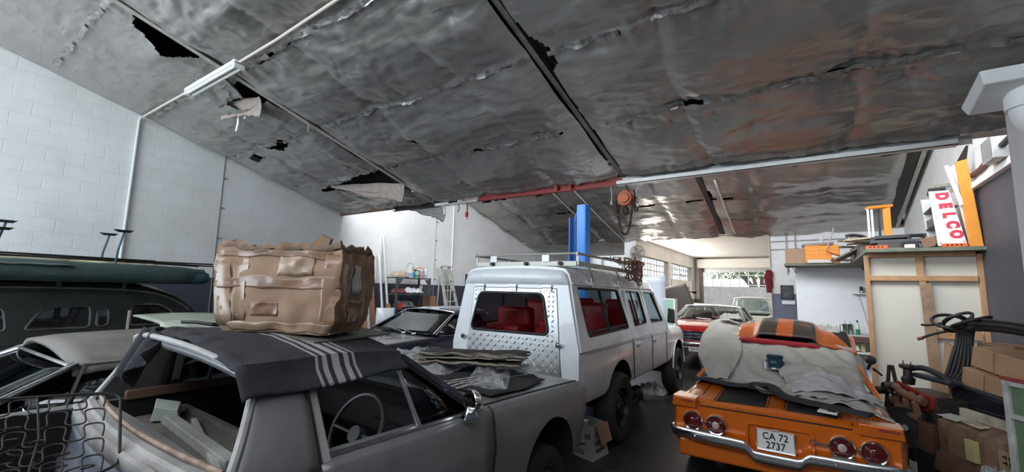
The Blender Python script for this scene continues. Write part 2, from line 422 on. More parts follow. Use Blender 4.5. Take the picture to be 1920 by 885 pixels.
# ---- silver foil insulation ------------------------------------------------
def foil_mat(name, col, rough, metal):
    m = mat(name, col, rough, metal, var=.14, vscale=1.3)
    nt = m.node_tree; b = nt.nodes['Principled BSDF']; tc = [n for n in nt.nodes if n.type == 'TEX_COORD'][0]
    prev = None
    for sc, st, ds_, dist in (((1.1, 3.6, 3), .55, .05, .4), ((3.4, 11, 9), .50, .018, .35), ((46, 46, 46), .14, .006, .2)):
        mp = nt.nodes.new('ShaderNodeMapping'); mp.inputs['Scale'].default_value = sc; mp.inputs['Rotation'].default_value = (0, 0, .35)
        n = nt.nodes.new('ShaderNodeTexNoise'); n.inputs['Scale'].default_value = 1; n.inputs['Detail'].default_value = 3; n.inputs['Distortion'].default_value = dist
        if sc[0] < 10: n.noise_type = 'RIDGED_MULTIFRACTAL'; n.normalize = True
        nt.links.new(tc.outputs['Object'], mp.inputs['Vector']); nt.links.new(mp.outputs[0], n.inputs['Vector'])
        bp = nt.nodes.new('ShaderNodeBump'); bp.inputs['Strength'].default_value = st; bp.inputs['Distance'].default_value = ds_
        nt.links.new(n.outputs['Fac'], bp.inputs['Height'])
        if prev: nt.links.new(prev.outputs['Normal'], bp.inputs['Normal'])
        prev = bp
    nt.links.new(prev.outputs['Normal'], b.inputs['Normal'])
    return m
M_foil = foil_mat('silver_foil_insulation', (.46, .45, .425), .40, .72)
M_foil2 = foil_mat('silver_foil_insulation_far', (.42, .395, .36), .33, .75)
M_foil_back = mat('foil_paper_backing', (.42, .35, .30), .8, var=.15, vscale=10, bump=.2)
RAFT1 = [-5.87, -2.13]; RAFT2 = [-5.68, -1.96, 1.83]
def pip(p, poly):
    x, y = p; c = False; n = len(poly)
    for i in range(n):
        (x0, y0), (x1, y1) = poly[i], poly[i - 1]
        if (y0 > y) != (y1 > y) and x < (x1 - x0) * (y - y0) / (y1 - y0) + x0: c = not c
    return c
HOLES = [[(-6.04, 1.28), (-5.85, 1.28), (-5.85, 1.98), (-5.98, 1.92), (-6.16, 1.62)],
         [(-6.62, 2.50), (-6.10, 2.34), (-5.85, 2.36), (-5.85, 2.78), (-6.05, 2.70), (-6.5, 2.62)],
         [(-8.0, 4.84), (-7.1, 4.69), (-6.5, 4.60), (-6.15, 4.60), (-5.80, 4.62), (-5.85, 5.25), (-6.8, 5.02), (-7.6, 4.92)],
         [(-7.45, 3.50), (-7.0, 3.44), (-6.75, 3.50), (-7.1, 3.60)], [(-4.66, 4.02), (-4.42, 4.0), (-4.4, 4.12), (-4.55, 4.14)],
         [(-8.2, 3.55), (-7.9, 3.5), (-7.75, 3.62), (-8.1, 3.68)], [(-2.08, 3.10), (-1.93, 3.36), (-1.92, 3.55), (-2.08, 3.72)]]
SEAMS = [-1.25, -.08, 1.09, 2.26, 3.42, 4.60, 5.77]
def seam_at(x, s, k): return s + .045 * fbm(x * .7, s * 3.1, k) + .02 * noise.noise((x * 3.1, s, k))
def foil_sag(x, y, k, rafters, seams):
    best = 9; side = 1
    for s in seams:
        q = y - seam_at(x, s, k)
        if abs(q) < abs(best): best = q
    ds = abs(best); t = min(1, ds / .58)
    amp = .75 + .5 * fbm(x * .4, y * .3, k + 9)
    d = .105 * amp * (t ** .75)
    d += .018 * math.exp(-ds / .09) * (1 if best > 0 else -.3)          # the upper sheet laps under the lower one
    # long soft pulls and crumples
    wx, wy = x + .25 * noise.noise((x * .8, y * .8, k + 1)), y + .25 * noise.noise((x * .8, y * .8, k + 3))
    d += .046 * ridge(wx * .75 + wy * .35, wy * 1.9 - wx * .15, k + 2) * (.35 + .65 * t)
    d += .026 * ridge(wx * 1.5 + wy * .6, wy * 4.6 - wx * .9, k + 5, 3)
    d += .009 * fbm(wx * 6.5, wy * 8.5, k + 4, 3)
    d += .034 * math.exp(-(ds / .022) ** 2) * (.7 + .8 * noise.noise((x * 7, best, k + 8)))      # ragged seam edge hanging down
    # gathered pleats running off the stitched seams
    g = math.exp(-ds / .16)
    d += g * .016 * noise.noise((x * 15, y * 2.0, k)) + g * .010 * noise.noise((x * 31, y * 3.0, k + 3))
    # cross stitching of the roll ends every so often
    for xs in (-7.55, -4.55, -3.1, -.95, .45):
        e = abs(x - xs - .10 * fbm(y * .8, xs, k)); gg = math.exp(-e / .10)
        d += -gg * .040 + gg * .020 * noise.noise((x * 3, y * 14, k + 6))
    return d
# staples that pinch the foil upwards with radiating creases
random.seed(3)
PINS = [(random.uniform(-8.3, 1.6), random.choice(SEAMS[2:]) + random.uniform(-.55, .55)) for _ in range(46)]
def pins(x, y):
    d = 0
    for px, py in PINS:
        dx, dy = x - px, y - py; r2 = dx * dx + dy * dy
        if r2 < .16:
            r = math.sqrt(r2); a = math.atan2(dy, dx)
            d += -.035 * math.exp(-r / .08) + .010 * math.exp(-r / .16) * math.sin(a * 7 + px * 9)
    return d
def foil(name, m, f, y0, y1, x0, x1, rafters, seams, k, step, holes=(), gap=.10, withpins=True):
    xs = np.arange(x0, x1 + step / 2, step); ys = np.arange(y0, y1 + step / 2, step)
    P = []; D = {}
    for i, x in enumerate(xs):
        row = []
        for j, y in enumerate(ys):
            s = foil_sag(x, y, k, rafters, seams) + (pins(x, y) if withpins else 0)
            if withpins: s *= 1 - .6 * sm(-6.0, -6.5, x) * sm(2.7, 2.1, y)
            e = min(x - x0, x1 - x); s *= .25 + .75 * sm(0, .25, e)
            for h in holes[:3]:
                cx = sum(p[0] for p in h) / len(h); cy = sum(p[1] for p in h) / len(h)
                r = math.hypot((x - cx) * .8, (y - cy) * 1.6)
                if r < 1.0: s += .09 * (1 - r) ** 2 * (1 + .6 * noise.noise((x * 4, y * 4, 1)))
            for rx in rafters:
                q = abs(x - rx)
                if q < .3: s *= .3 + .7 * q / .3
            row.append((x, y, f(y) - s))
        P.append(row)
    def skip(i, j):
        x, y = xs[i] + step / 2, ys[j] + step / 2
        jx = x + .03 * noise.noise((x * 6, y * 6, 5)); jy = y + .03 * noise.noise((x * 6, y * 6, 8))
        for rx in rafters:
            wob = gap * (.8 + (.45 if withpins else .1) * noise.noise((rx, y * 1.3, 2)))
            if rx - .05 < x < rx + wob: return True
        for q in seams[:-1]:
            if x > XL + .5 and abs(y - seam_at(x, q, k)) < step * .55 and noise.noise((x * 1.7, q * 5, k + 2)) > .16 and noise.noise((x * 5, q, 3)) > -.1: return True
        return any(pip((jx, jy), h) for h in holes)
    mb = MB(); mb.grid(P, skip)
    loose = [v for v in mb.bm.verts if not v.link_faces]
    for v in loose: mb.bm.verts.remove(v)
    return structure(mb.build(name, m, smooth=60))
foil('ceiling', M_foil, roof1, YB + .02, YE1 - .04, XL + .01, XR - .01, RAFT1, SEAMS, 0, .027, HOLES)
SEAMS2 = [6.4, 7.7, 9.0, 10.25, 11.5, 12.75]
foil('ceiling_far', M_foil2, roof2, YE1 + .1, YE2 - .02, XL + .01, 1.68, RAFT2[:2], SEAMS2, 40, .06, [], .12, False)

def seam_strip(q, k, f, x0, x1):
    P = []; n = int((x1 - x0) / .035)
    for i in range(n + 1):
        x = lerp(x0, x1, i / n); y = seam_at(x, q, k) - .01; s = foil_sag(x, y, k, [], SEAMS) + .008
        w_ = .022 + .022 * abs(noise.noise((x * 6, q, 1))) ; dr = .012 + .03 * max(0, noise.noise((x * 4.5, q, 5)))
        P.append([(x, y - w_, f(y) - s + .012), (x, y, f(y) - s - .004), (x, y + w_ * .8, f(y) - s - dr)])
    b = MB(); b.grid(P, lambda i, j: noise.noise((i * .11, q, 9)) > .30 or any(abs(P[i][0][0] - r_) < .14 for r_ in RAFT1))
    return structure(b.build('ceiling_seam', M_foil_strip, smooth=0, solid=.003))
M_foil_strip = mat('foil_seam_edge', (.38, .37, .35), .42, .7, var=.5, vscale=14)
for q in SEAMS[1:-1]: seam_strip(q, 0, roof1, XL + .3, XR - .2)

# ---- steelwork ---------------------------------------------------------------
def rafter(x, f, y0, y1, m, nm, w=.075, drop=.035):
    b = MB()
    b.bar((x, y0, f(y0) - drop), (x, y1, f(y1) - drop), w, .012)
    b.bar((x - .02, y0, f(y0) - drop + .1), (x - .02, y1, f(y1) - drop + .1), .008, .2)
    b.bar((x, y0, f(y0) - drop + .2), (x, y1, f(y1) - drop + .2), w, .012)
    return structure(b.build(nm, m, smooth=0))
rafter(RAFT1[0], roof1, YB, YE1, M_beige_steel, 'ceiling_rafter')
rafter(RAFT1[1], roof1, YB, YE1, mat('brown_grey_steel', (.20, .18, .165), .5, .2, var=.3), 'ceiling_rafter', .06, .0)
for x, m, wd in ((RAFT2[0], M_beige_steel, .07), (RAFT2[1], M_steel_dark, .12), (RAFT2[2], M_beige_steel, .07)):
    rafter(x, roof2, YE1 + .1, YE2, m, 'ceiling_rafter', wd, .05)
b = MB(); b.box((1.70, (YE1 + YE2) / 2 + .0, 0), (.10, .02, .02)); b.bm.clear()
b.bar((1.70, YE1 + .1, roof2(YE1 + .1) - .02), (1.70, YE2, roof2(YE2) - .02), .16, .05); structure(b.build('ceiling_gutter_strip', M_steel_dark, smooth=0))

# eave beam of the near roof: timber end, dark channel, red channel, galvanised channel
b = MB(); b.bar((XL, YE1, 3.37), (-6.95, YE1, 3.37), .10, .05); structure(b.build('trim_eave_timber', M_timber, smooth=0, bevel=.004))
b = MB(); b.bar((-7.0, YE1, 3.30), (-5.3, YE1, 3.31), .07, .012); b.bar((-7.0, YE1 + .03, 3.36), (-5.3, YE1 + .03, 3.37), .01, .12); structure(b.build('trim_eave_dark_channel', M_steel_dark, smooth=0))
b = MB(); b.box((-5.62, YE1 - .045, 3.315), (.34, .03, .05)); structure(b.build('trim_eave_bracket', M_white, smooth=0, bevel=.004))
b = MB(); b.bar((-5.55, YE1 - .05, 3.285), (-4.75, YE1 - .05, 3.30), .05, .035); structure(b.build('trim_eave_flat', M_galv, smooth=0))
b = MB(); b.bar((-4.78, YE1 - .03, 3.295), (-2.15, YE1 - .03, 3.285), .08, .012); b.bar((-4.78, YE1, 3.345), (-2.15, YE1, 3.335), .012, .10)
b.box((-3.18, YE1 - .05, 3.335), (.05, .07, .10)); b.box((-2.93, YE1 - .05, 3.335), (.03, .07, .11)); structure(b.build('trim_eave_red_channel', M_red_oxide, smooth=0))
b = MB(); b.bar((-2.2, YE1 - .03, 3.28), (1.28, YE1 - .03, 3.28), .09, .012); b.bar((-2.2, YE1 - .07, 3.305), (1.28, YE1 - .07, 3.305), .01, .06); b.bar((-2.2, YE1 + .02, 3.35), (1.4, YE1 + .02, 3.35), .012, .12)
structure(b.build('trim_eave_galvanised_channel', M_galv, smooth=0))
b = MB(); b.bar((-2.2, YE1 + .03, 3.42), (1.9, YE1 + .03, 3.42), .10, .04); structure(b.build('trim_eave_dark_plate', M_steel_dark, smooth=0))
b = MB(); b.bar((1.3, YE1, 3.38), (XR, YE1, 3.38), .18, .05); structure(b.build('trim_eave_end', M_foil, smooth=0))
# second eave: timber fascia and white soffit edge
b = MB(); b.bar((XL, YE2 - .05, Z2 - .02), (-.9, YE2 - .05, Z2 - .02), .10, .05); structure(b.build('trim_far_eave', M_cream, smooth=0))
b = MB(); b.bar((-.95, YE2 - .06, Z2 - .0), (XR, YE2 - .06, Z2 + .0), .08, .06); structure(b.build('trim_far_eave_timber', mat('red_timber', (.22, .10, .06), .7, var=.3), smooth=0))
# dado ledge on the right wall
b = MB(); b.box((XR - .035, 6.6, 3.30), (.07, 4.1, .085)); structure(b.build('trim_right_ledge', M_white, smooth=0, bevel=.008))
# clerestory frames above both eaves (daylight enters here)
for nm, y, z0, z1 in (('window_1', YE1 + .02, Z1 + .22, roof2(YE1)), ('window_2', YB - .02, 3.65, roof1(YB))):
    b = MB()
    for k in range(13): b.box((lerp(XL + .05, XR - .05, k / 12), y, (z0 + z1) / 2), (.05, .05, z1 - z0))
    for z in (z0, (z0 + z1) / 2, z1 - .03): b.box(((XL + XR) / 2, y, z), (XR - XL, .04, .05))
    structure(b.build(nm, M_beige_steel, smooth=0))
# white column on the left of the passage
b = MB(); b.box((-4.72, YE2 + .1, Z2 / 2), (.38, .3, Z2)); structure(b.build('wall_column', M_white, smooth=0, bevel=.01))
# downpipe column close on the right with its concrete head
b = MB(); b.box((1.60, 5.05, 1.7), (.32, .34, 3.4)); structure(b.build('wall_pillar', mat('grey_white_pillar', (.62, .62, .62), .6, var=.08), smooth=0, bevel=.012))
b = MB(); b.hexa([(1.20, 5.12, 3.33), (1.20, 4.66, 3.42), (1.95, 4.66, 3.42), (1.95, 5.12, 3.33)], [(1.17, 5.16, 3.42), (1.17, 4.62, 3.52), (1.95, 4.62, 3.52), (1.95, 5.16, 3.42)])
structure(b.build('ceiling_gutter_slab', M_white, smooth=0, bevel=.01))
b = MB(); b.tube(catmull([(1.50, 4.88, 3.42), (1.50, 4.88, 3.30), (1.52, 4.88, 3.18), (1.62, 4.90, 3.05), (1.72, 4.92, 2.98)], 6), .135, 20)
structure(b.build('trim_downpipe', M_white))
b = MB(); b.cyl((1.50, 4.88, 3.36), (1.50, 4.88, 3.25), .15, .15, 24); structure(b.build('trim_downpipe_collar', M_white))

# windows along the front hall
def steel_window(nm, y0, y1, z0, z1, nx, nz):
    b = MB()
    for k in range(nx + 1): b.box((-4.55, lerp(y0, y1, k / nx), (z0 + z1) / 2), (.015, .03, z1 - z0))
    for k in range(nz + 1): b.box((-4.55, (y0 + y1) / 2, lerp(z0, z1, k / nz)), (.015, y1 - y0, .03))
    o = structure(b.build(nm, mat('window_steel', (.45, .44, .42), .6), smooth=0))
    g = MB(); g.face([(-4.58, y0, z0), (-4.58, y1, z0), (-4.58, y1, z1), (-4.58, y0, z1)]); g.build('pane', glass('window_pane', (.93, .95, .96), .02), o, smooth=0)
steel_window('window_3', 14.25, 17.55, 1.9, 3.0, 9, 5)
steel_window('window_4', 17.95, 21.7, 2.35, 3.0, 10, 3)
# grey door and roller shutter of the front hall
b = MB(); b.box((-4.47, 20.3, 1.06), (.05, 1.15, 2.1)); dr = structure(b.build('door_1', mat('grey_door', (.30, .29, .27), .6), smooth=0, bevel=.01))
b = MB()
for yy in (20.02, 20.58):
    for zz in (.5, 1.15, 1.75): b.box((-4.44, yy, zz), (.02, .36, .42))
b.build('door_panel', MATS['grey_door'], dr, smooth=0, bevel=.01)
b = MB(); b.box((-2.5, YEND - .25, 3.22), (3.7, .4, .42)); rs = structure(b.build('door_2', M_cream, smooth=0, bevel=.02))
b = MB(); b.box((-2.5, YEND - .05, 2.97), (3.6, .06, .10)); b.box((-2.5, YEND - .05, 2.87), (3.6, .05, .08)); b.build('shutter_slat', M_galv, rs, smooth=0)
b = MB(); b.cyl((-4.2, YEND - .25, 3.3), (-3.8, YEND - .25, 3.3), .07); b.build('shutter_motor', M_beige_steel, rs)
b = MB(); b.box((-4.22, YEND - .2, 1.65), (.14, .3, 3.3)); structure(b.build('door_2_jamb', mat('brown_jamb', (.10, .075, .06), .6), smooth=0))

# ================================================================ outside the roller door
b = MB(); b.box((-3.2, 30, 1.15), (7.4, .3, 2.3)); structure(b.build('wall_yard', mat('yard_block_wall', (.40, .38, .36), .9, var=.2, vscale=3, bump=.4, bscale=20), smooth=0))
b = MB(); b.box((-8.2, 29.9, 1.05), (2.6, .3, 2.1)); structure(b.build('wall_yard_blue', mat('yard_blue_wall', (.20, .23, .33), .8), smooth=0))
fence = thing('palisade_fence', 'pale steel mesh fence on top of the yard wall outside', 'fence', (-4, 30.0, 2.3))
b = MB()
for k in range(25): b.box((-6 + k * .5, 0, 1.2), (.05, .05, 2.4))
for z in (.1, .7, 1.3, 1.9): b.box((0, 0, z), (12, .04, .05))
b.build('mesh_panel', mat('pale_fence', (.55, .55, .53), .5), fence, smooth=0)
tr = thing('tree', 'tree with several bare forking trunks beyond the yard wall', 'tree', (-2.6, 33.2, 0))
b = MB(); random.seed(11)
for k in range(7):
    a = -1.2 + k * .42; pts = [(0 + k * .05, 0, 1.8)]
    for q in range(1, 6): pts.append((math.sin(a) * q * .55 + random.uniform(-.1, .1), random.uniform(-.2, .2), 1.8 + q * .55))
    b.tube(catmull(pts, 3), lambda t: .16 * (1 - t * .7), 7)
b.tube([(0, 0, 0), (.05, 0, 1), (.1, 0, 2)], .3, 10)
b.build('trunk', mat('tree_bark', (.16, .12, .09), .9, var=.3), tr)
b = MB()
for k in range(4500):
    p = Vector((random.gauss(-.4, 1.9), random.gauss(0, .7), random.uniform(2.9, 5.5))); a = random.random() * 6; s = random.uniform(.03, .075)
    b.face([p + Vector((math.cos(a) * s, math.sin(a) * s, 0)), p + Vector((0, 0, s * 1.2)), p - Vector((math.cos(a) * s, math.sin(a) * s, 0)), p - Vector((0, 0, s * 1.2))])
b.build('foliage', mat('tree_leaves', (.16, .22, .07), .7, var=.3), tr, smooth=0)
# ================================================================ vehicles: shared pieces
M_tyre = mat('tyre_rubber', (.022, .022, .023), .8, bump=.3, bscale=60)
M_rim = mat('steel_rim', (.10, .10, .105), .45, .6, var=.2)
M_chrome = mat('chrome', (.82, .83, .85), .12, 1.0, var=.08, vscale=20)
M_chrome_dull = mat('dull_chrome', (.50, .50, .50), .3, .9, var=.2, vscale=15)
M_under = mat('black_underbody', (.010, .010, .010), .85)
M_int = mat('dark_interior', (.018, .017, .016), .8, var=.3)
M_rubber = mat('black_rubber_trim', (.018, .018, .019), .55)
M_glass = glass('car_glass', (.50, .55, .53), .06)
M_glass_clear = glass('car_glass_clear', (.78, .82, .80), .05)
M_glass_dark = glass('car_glass_dark', (.14, .16, .16), .05)
M_plate_white = mat('plate_white', (.80, .80, .78), .45)
M_letter = mat('black_lettering', (.02, .02, .02), .5)

def sec(v, n_top=5):
    """half section of a lower body: bottom centre -> top centre"""
    w, zb, zc, zs, ws, zt = v
    p = [(0, zb), (w * .82, zb), (w - .05, zb + .02), (w - .015, zb + .09), (w - .006, lerp(zb + .09, zc, .55)), (w, zc - .02), (w - .004, zc + .005), (lerp(w, ws, .45), lerp(zc, zs, .55)), (ws + .012, zs - .03), (ws, zs - .005), (ws - .03, zs + .012)]
    for k in range(1, n_top + 1):
        t = k / n_top; p.append(((ws - .03) * (1 - t), zs + .012 + (zt - zs - .012) * (1 - (1 - t) ** 2)))
    return p
def ring_of(p, y):
    r = [(x, y, z) for x, z in p] + [(-x, y, z) for x, z in p[-2:0:-1]]
    return r
def lower_body(name, keys, m, parent, arches=(), r=.36, cavities=(), step=.075, warp=None, under=None):
    f = keyf(keys); y0, y1 = min(k[0] for k in keys), max(k[0] for k in keys)
    n = max(6, int((y1 - y0) / step)); rings = []
    for i in range(n + 1):
        y = lerp(y0, y1, i / n); rg = ring_of(sec(f(y)), y)
        rings.append([warp(Vector(p)) if warp else Vector(p) for p in rg])
    b = MB(); b.loft(rings); o = b.build(name, m, parent, smooth=32)
    cs = []
    for (y, z, w) in arches:
        for s in (-1, 1):
            c = MB(); c.cyl((s * (w - .30), y, z), (s * (w + .25), y, z), r, n=32); cs.append(c)
    for q in cavities:
        c = MB(); c.box(*q); cs.append(c)
    if cs: cut(o, cs, under or M_under)
    return o, f
def side_line(f, y0, y1, which, n=14, off=.004):
    """points along the body side at a named height: for trims"""
    out = []
    for i in range(n + 1):
        y = lerp(y0, y1, i / n); w, zb, zc, zs, ws, zt = f(y)
        if which == 'crease': out.append((w + off, y, zc))
        elif which == 'sill': out.append((w - .01 + off, y, zb + .1))
        else: out.append((ws + off, y, zs))
    return out
def wheel(parent, x, y, z, Rr=.32, w=.2, side=1, style='steel', rim=M_rim, face=None):
    """tyre with rim and hub: axis along x, outer face towards side"""
    rr = Rr * .62
    b = MB(); h = w / 2
    b.lathe([(rr, -h * .85), (Rr * .86, -h), (Rr * .97, -h * .8), (Rr, -h * .5), (Rr, h * .5), (Rr * .97, h * .8), (Rr * .86, h), (rr, h * .85)], (0, 0, 0), 'x', 36, close=True)
    t = b.build('wheel', M_tyre, parent); t.location = (x, y, z)
    b = MB(); s = side
    b.lathe([(rr, -h * .8 * s), (rr, h * .75 * s), (rr * .93, h * .8 * s), (rr * .86, h * .45 * s), (rr * .6, h * .35 * s), (rr * .42, h * .55 * s), (rr * .2, h * .55 * s), (0.001, h * .55 * s)], (0, 0, 0), 'x', 28)
    for k in range(8):
        a = 2 * PI * k / 8; p = Vector((h * .44 * s, math.cos(a) * rr * .72, math.sin(a) * rr * .72))
        b.cyl(p, p + Vector((.02 * s, 0, 0)), rr * .10, n=8)
    b.build('rim', rim, t)
    b = MB(); b.lathe([(rr * .34, h * .5 * s), (rr * .30, h * .75 * s), (rr * .12, h * .85 * s), (.001, h * .86 * s)], (0, 0, 0), 'x', 20); b.build('hub_cap', face or M_chrome_dull, t)
    return t
def roof_panel(parent, m, wr, yr0, yr1, zr, crown=.05, edge=.05, name='roof', nx=14, ny=10, rake=.02, M2=None, yarch=.015, front_bow=.05):
    P = []
    for j in range(ny + 1):
        v = j / ny; row = []
        for i in range(-nx // 2 - 2, nx // 2 + 3):
            u = i / (nx // 2)
            if abs(u) <= 1: x = u * wr; z = zr + crown * (1 - abs(u) ** 2.4)
            else:
                k = (abs(u) - 1) * (nx // 2); x = math.copysign(wr + .012 * k + .008, u); z = zr - edge * .5 * k
            z += yarch * (1 - (2 * v - 1) ** 2)
            uu = min(1, abs(u)); y = lerp(yr0, yr1, v) + (front_bow * (1 - uu * uu)) * (1 if v > .5 else -1) * abs(2 * v - 1)
            if v == 0 or v == 1: z -= .012
            row.append((x, y, z))
        P.append(row)
    b = MB(); b.grid(P); return b.build(name, m, parent, smooth=50, solid=.03, off=-1)
def pillar(parent, m, base, top, wy0, wy1, th=.05, name='pillar', fwd=(0, 1, 0), side=1):
    """tapered body pillar: base/top outer rear-edge points, widths along y, thickness inwards"""
    b = MB(); i = Vector((-th * side, 0, 0)); d0 = Vector((0, wy0, 0)); d1 = Vector((0, wy1, 0)); p, q = Vector(base), Vector(top)
    b.hexa([p, p + d0, p + d0 + i, p + i], [q, q + d1, q + d1 + i, q + i])
    return b.build(name, m, parent, smooth=0, bevel=.012)
def pane(parent, m, corners, name, bow=0., th=.004, n=6, axis=1):
    a, b_, c, d = [Vector(p) for p in corners]; P = []
    for i in range(n + 1):
        u = i / n; row = []
        for j in range(n + 1):
            v = j / n; p = a.lerp(b_, u).lerp(d.lerp(c, u), v); p[axis] += bow * (1 - (2 * u - 1) ** 2); row.append(p)
        P.append(row)
    b = MB(); b.grid(P); return b.build(name, m, parent, solid=th)
def greenhouse(p, m, g, mg=None, mg_side=None, trim=None, cp=(.35, .30), bp=None, panes=True, rear=True, roof_m=None, ap=.055, crown=.045, vent=None):
    """roof, pillars and panes; g = dict(yb0, yr0, yr1, yb1, zb, zr, wb, wr)"""
    mg = mg or M_glass; mg_side = mg_side or mg
    wb, wr, zb, zr = g['wb'], g['wr'], g['zb'], g['zr']; zf = g.get('zf', zb)
    roof_panel(p, roof_m or m, wr, g['yr0'], g['yr1'], zr, crown)
    for s in (-1, 1):
        pillar(p, m, (s * wb, g['yb1'] - ap, zf), (s * wr, g['yr1'] - ap, zr), ap, ap, .045, 'windscreen_pillar', side=s)
        pillar(p, m, (s * wb, g['yb0'], zb), (s * wr, g['yr0'], zr), cp[0], cp[1], .05, 'rear_pillar', side=s)
        if bp: pillar(p, m, (s * wb, bp, zb), (s * wr, bp, zr), .05, .05, .04, 'door_pillar', side=s)
        if panes:
            i = -.02 * s
            pane(p, mg_side, [(s * wb + i, g['yb0'] + cp[0], zb), (s * wb + i, g['yb1'] - ap, zf), (s * wr + i, g['yr1'] - ap, zr), (s * wr + i, g['yr0'] + cp[1], zr)], 'side_window', n=2)
        if trim:
            b = MB(); b.tube([(s * (wb + .004), g['yb1'] - .02, zf), (s * (wr + .004), g['yr1'] - .02, zr + .005), (s * (wr + .004), g['yr0'] + .1, zr + .005)], .011, 6); b.build('drip_rail', trim, p)
    if panes:
        pane(p, mg, [(-wb + .05, g['yb1'], zf), (wb - .05, g['yb1'], zf), (wr - .04, g['yr1'], zr - .005), (-wr + .04, g['yr1'], zr - .005)], 'windscreen', .07, n=8)
        if rear: pane(p, mg, [(-wb + .06, g['yb0'], zb), (wb - .06, g['yb0'], zb), (wr - .05, g['yr0'], zr - .005), (-wr + .05, g['yr0'], zr - .005)], 'rear_window', -.05, n=8)
    if trim:
        b = MB(); b.tube([(-wb + .02, g['yb1'] + .015, zf + .01), (-wr + .01, g['yr1'] + .01, zr - .01)] , .012, 6); b.tube([(wb - .02, g['yb1'] + .015, zf + .01), (wr - .01, g['yr1'] + .01, zr - .01)], .012, 6)
        b.tube([(lerp(-wr, wr, k / 10), g['yr1'] + .06 * (1 - (k / 5 - 1) ** 2) + .01, zr + .035 * (1 - (k / 5 - 1) ** 2)) for k in range(11)], .012, 6); b.build('windscreen_trim', trim, p)
def bumper_parts(parent, defs):
    for q in defs:
        b = MB(); b.tube(catmull(q, 6), .05, 8); b.build('bumper', M_chrome, parent)
def seat(parent, x, y, z, m, w=.5, h=.5, face=1, name='seat'):
    b = MB(); b.box((x, y, z), (w, .5, .16)); b.box((x, y - .26 * face, z + h / 2), (w, .14, h), rot=(R(10) * face, 0, 0))
    return b.build(name, m, parent, bevel=.05, seg=3)
def steering(parent, c, r, m, tilt=25, name='steering_wheel', face=1):
    b = MB(); b.tube([(r * math.cos(2 * PI * k / 28), 0, r * math.sin(2 * PI * k / 28)) for k in range(28)], .012, 8, closed=True)
    b.tube([(-r, 0, -.02), (0, .03, -.03), (r, 0, -.02)], .010, 6); b.tube([(0, .03, -.03), (0, .0, -r)], .010, 6); b.cyl((0, .0, -.03), (0, .05, -.03), .045); b.cyl((0, .04, -.03), (0, .35, -.10), .02)
    o = b.build(name, m, parent); o.location = c; o.rotation_euler = (R(-tilt), 0, 0 if face == 1 else PI); return o
def number_plate(parent, loc, rot, w, h, lines, size, mback=None, mtxt=None):
    b = MB(); b.box((0, 0, 0), (w, .006, h)); o = b.build('number_plate', mback or M_plate_white, parent, smooth=0, bevel=.002); o.location = loc; o.rotation_euler = rot
    n = len(lines)
    for i, s in enumerate(lines):
        text(s, size, mtxt or M_letter, o, 'plate_characters', (0, -.0042, ((n - 1) / 2 - i) * size * .92), (PI / 2, 0, 0), .0008, .0012 * size / .07, sx=.82, spacing=1.08)
    return o

# ================================================================ silver-grey stripped coupe (foreground)
M_silver = mat('dusty_grey_primer', (.225, .226, .232), .42, .25, var=.13, vscale=3, bump=.03, bscale=70, dust=.15)
M_primer_light = mat('pale_primer', (.40, .395, .385), .6, var=.2, vscale=8)
M_gsedan0 = mat('worn_blue_grey_primer', (.13, .14, .17), .5, var=.4, vscale=9)
M_navy = mat('navy_paint', (.016, .018, .042), .25, .1, var=.25, coat=.5)
S_LOC, S_ROT, S_SC = Vector((-2.54, 1.372, .16)), Euler((R(-.7), R(.35), R(-1.3))), Vector((1.04, .98, .98))
S_M = Matrix.LocRotScale(S_LOC, S_ROT, S_SC)
coupe = thing('coupe_car', 'stripped silver grey coupe under a blanket and cardboard box in the foreground', 'car', S_LOC, rot=S_ROT); coupe.scale = S_SC
SK = [(-2.30, .74, .42, .62, .80, .70, .83), (-2.2, .82, .36, .64, .85, .76, .88), (-1.6, .87, .24, .68, .885, .81, .92), (-.6, .89, .2, .70, .895, .845, .92), (.3, .89, .2, .70, .90, .845, .92),
      (.85, .89, .2, .70, .90, .845, .935), (1.6, .88, .22, .70, .885, .83, .93), (2.1, .86, .28, .70, .865, .81, .90), (2.27, .84, .32, .69, .85, .79, .87), (2.33, .81, .36, .68, .83, .77, .84)]
def swarp(p):
    p = p.copy()
    if p.y > 1.9: p.y -= sm(1.9, 2.33, p.y) * .26 * max(0, .80 - p.z)
    return p
s_body, SF = lower_body('body', SK, M_silver, coupe, [(1.60, .34, .88), (-1.28, .33, .87)], .37,
    [((0, .1, .95), (1.52, 1.36, 1.0)), ((0, -1.37, .98), (1.40, 1.30, 1.0))], warp=swarp)
# door skin set in the side with its shut line
P = []
for i in range(17):
    y = lerp(-.265, .80, i / 16); row = []
    for x, z in sec(SF(y))[3:10]:
        yy = y + (.05 * math.sin((z - .3) * 2.6) if i == 16 else 0)
        row.append((x + .007, yy, z))
    P.append(row)
b = MB(); b.grid(P); dr = b.build('door', M_silver, coupe, solid=.012, smooth=40)
for y in (.835,):
    b = MB(); b.tube([(x + .003, y + .04 * math.sin((z - .3) * 2.6), z) for x, z in sec(SF(y))[3:11]], .0065, 6); b.build('shut_line', M_rubber, coupe)
b = MB(); b.tube([(x + .003, -.285, z) for x, z in sec(SF(-.28))[3:10]], .008, 6); b.build('shut_line', M_rubber, coupe)
# window sill cap and rear shelf
b = MB(); b.tube([(SF(y)[4] - .02, y, SF(y)[3] + .012) for y in np.linspace(-.27, .80, 12)], .011, 6); b.build('sill_moulding', M_chrome_dull, coupe)
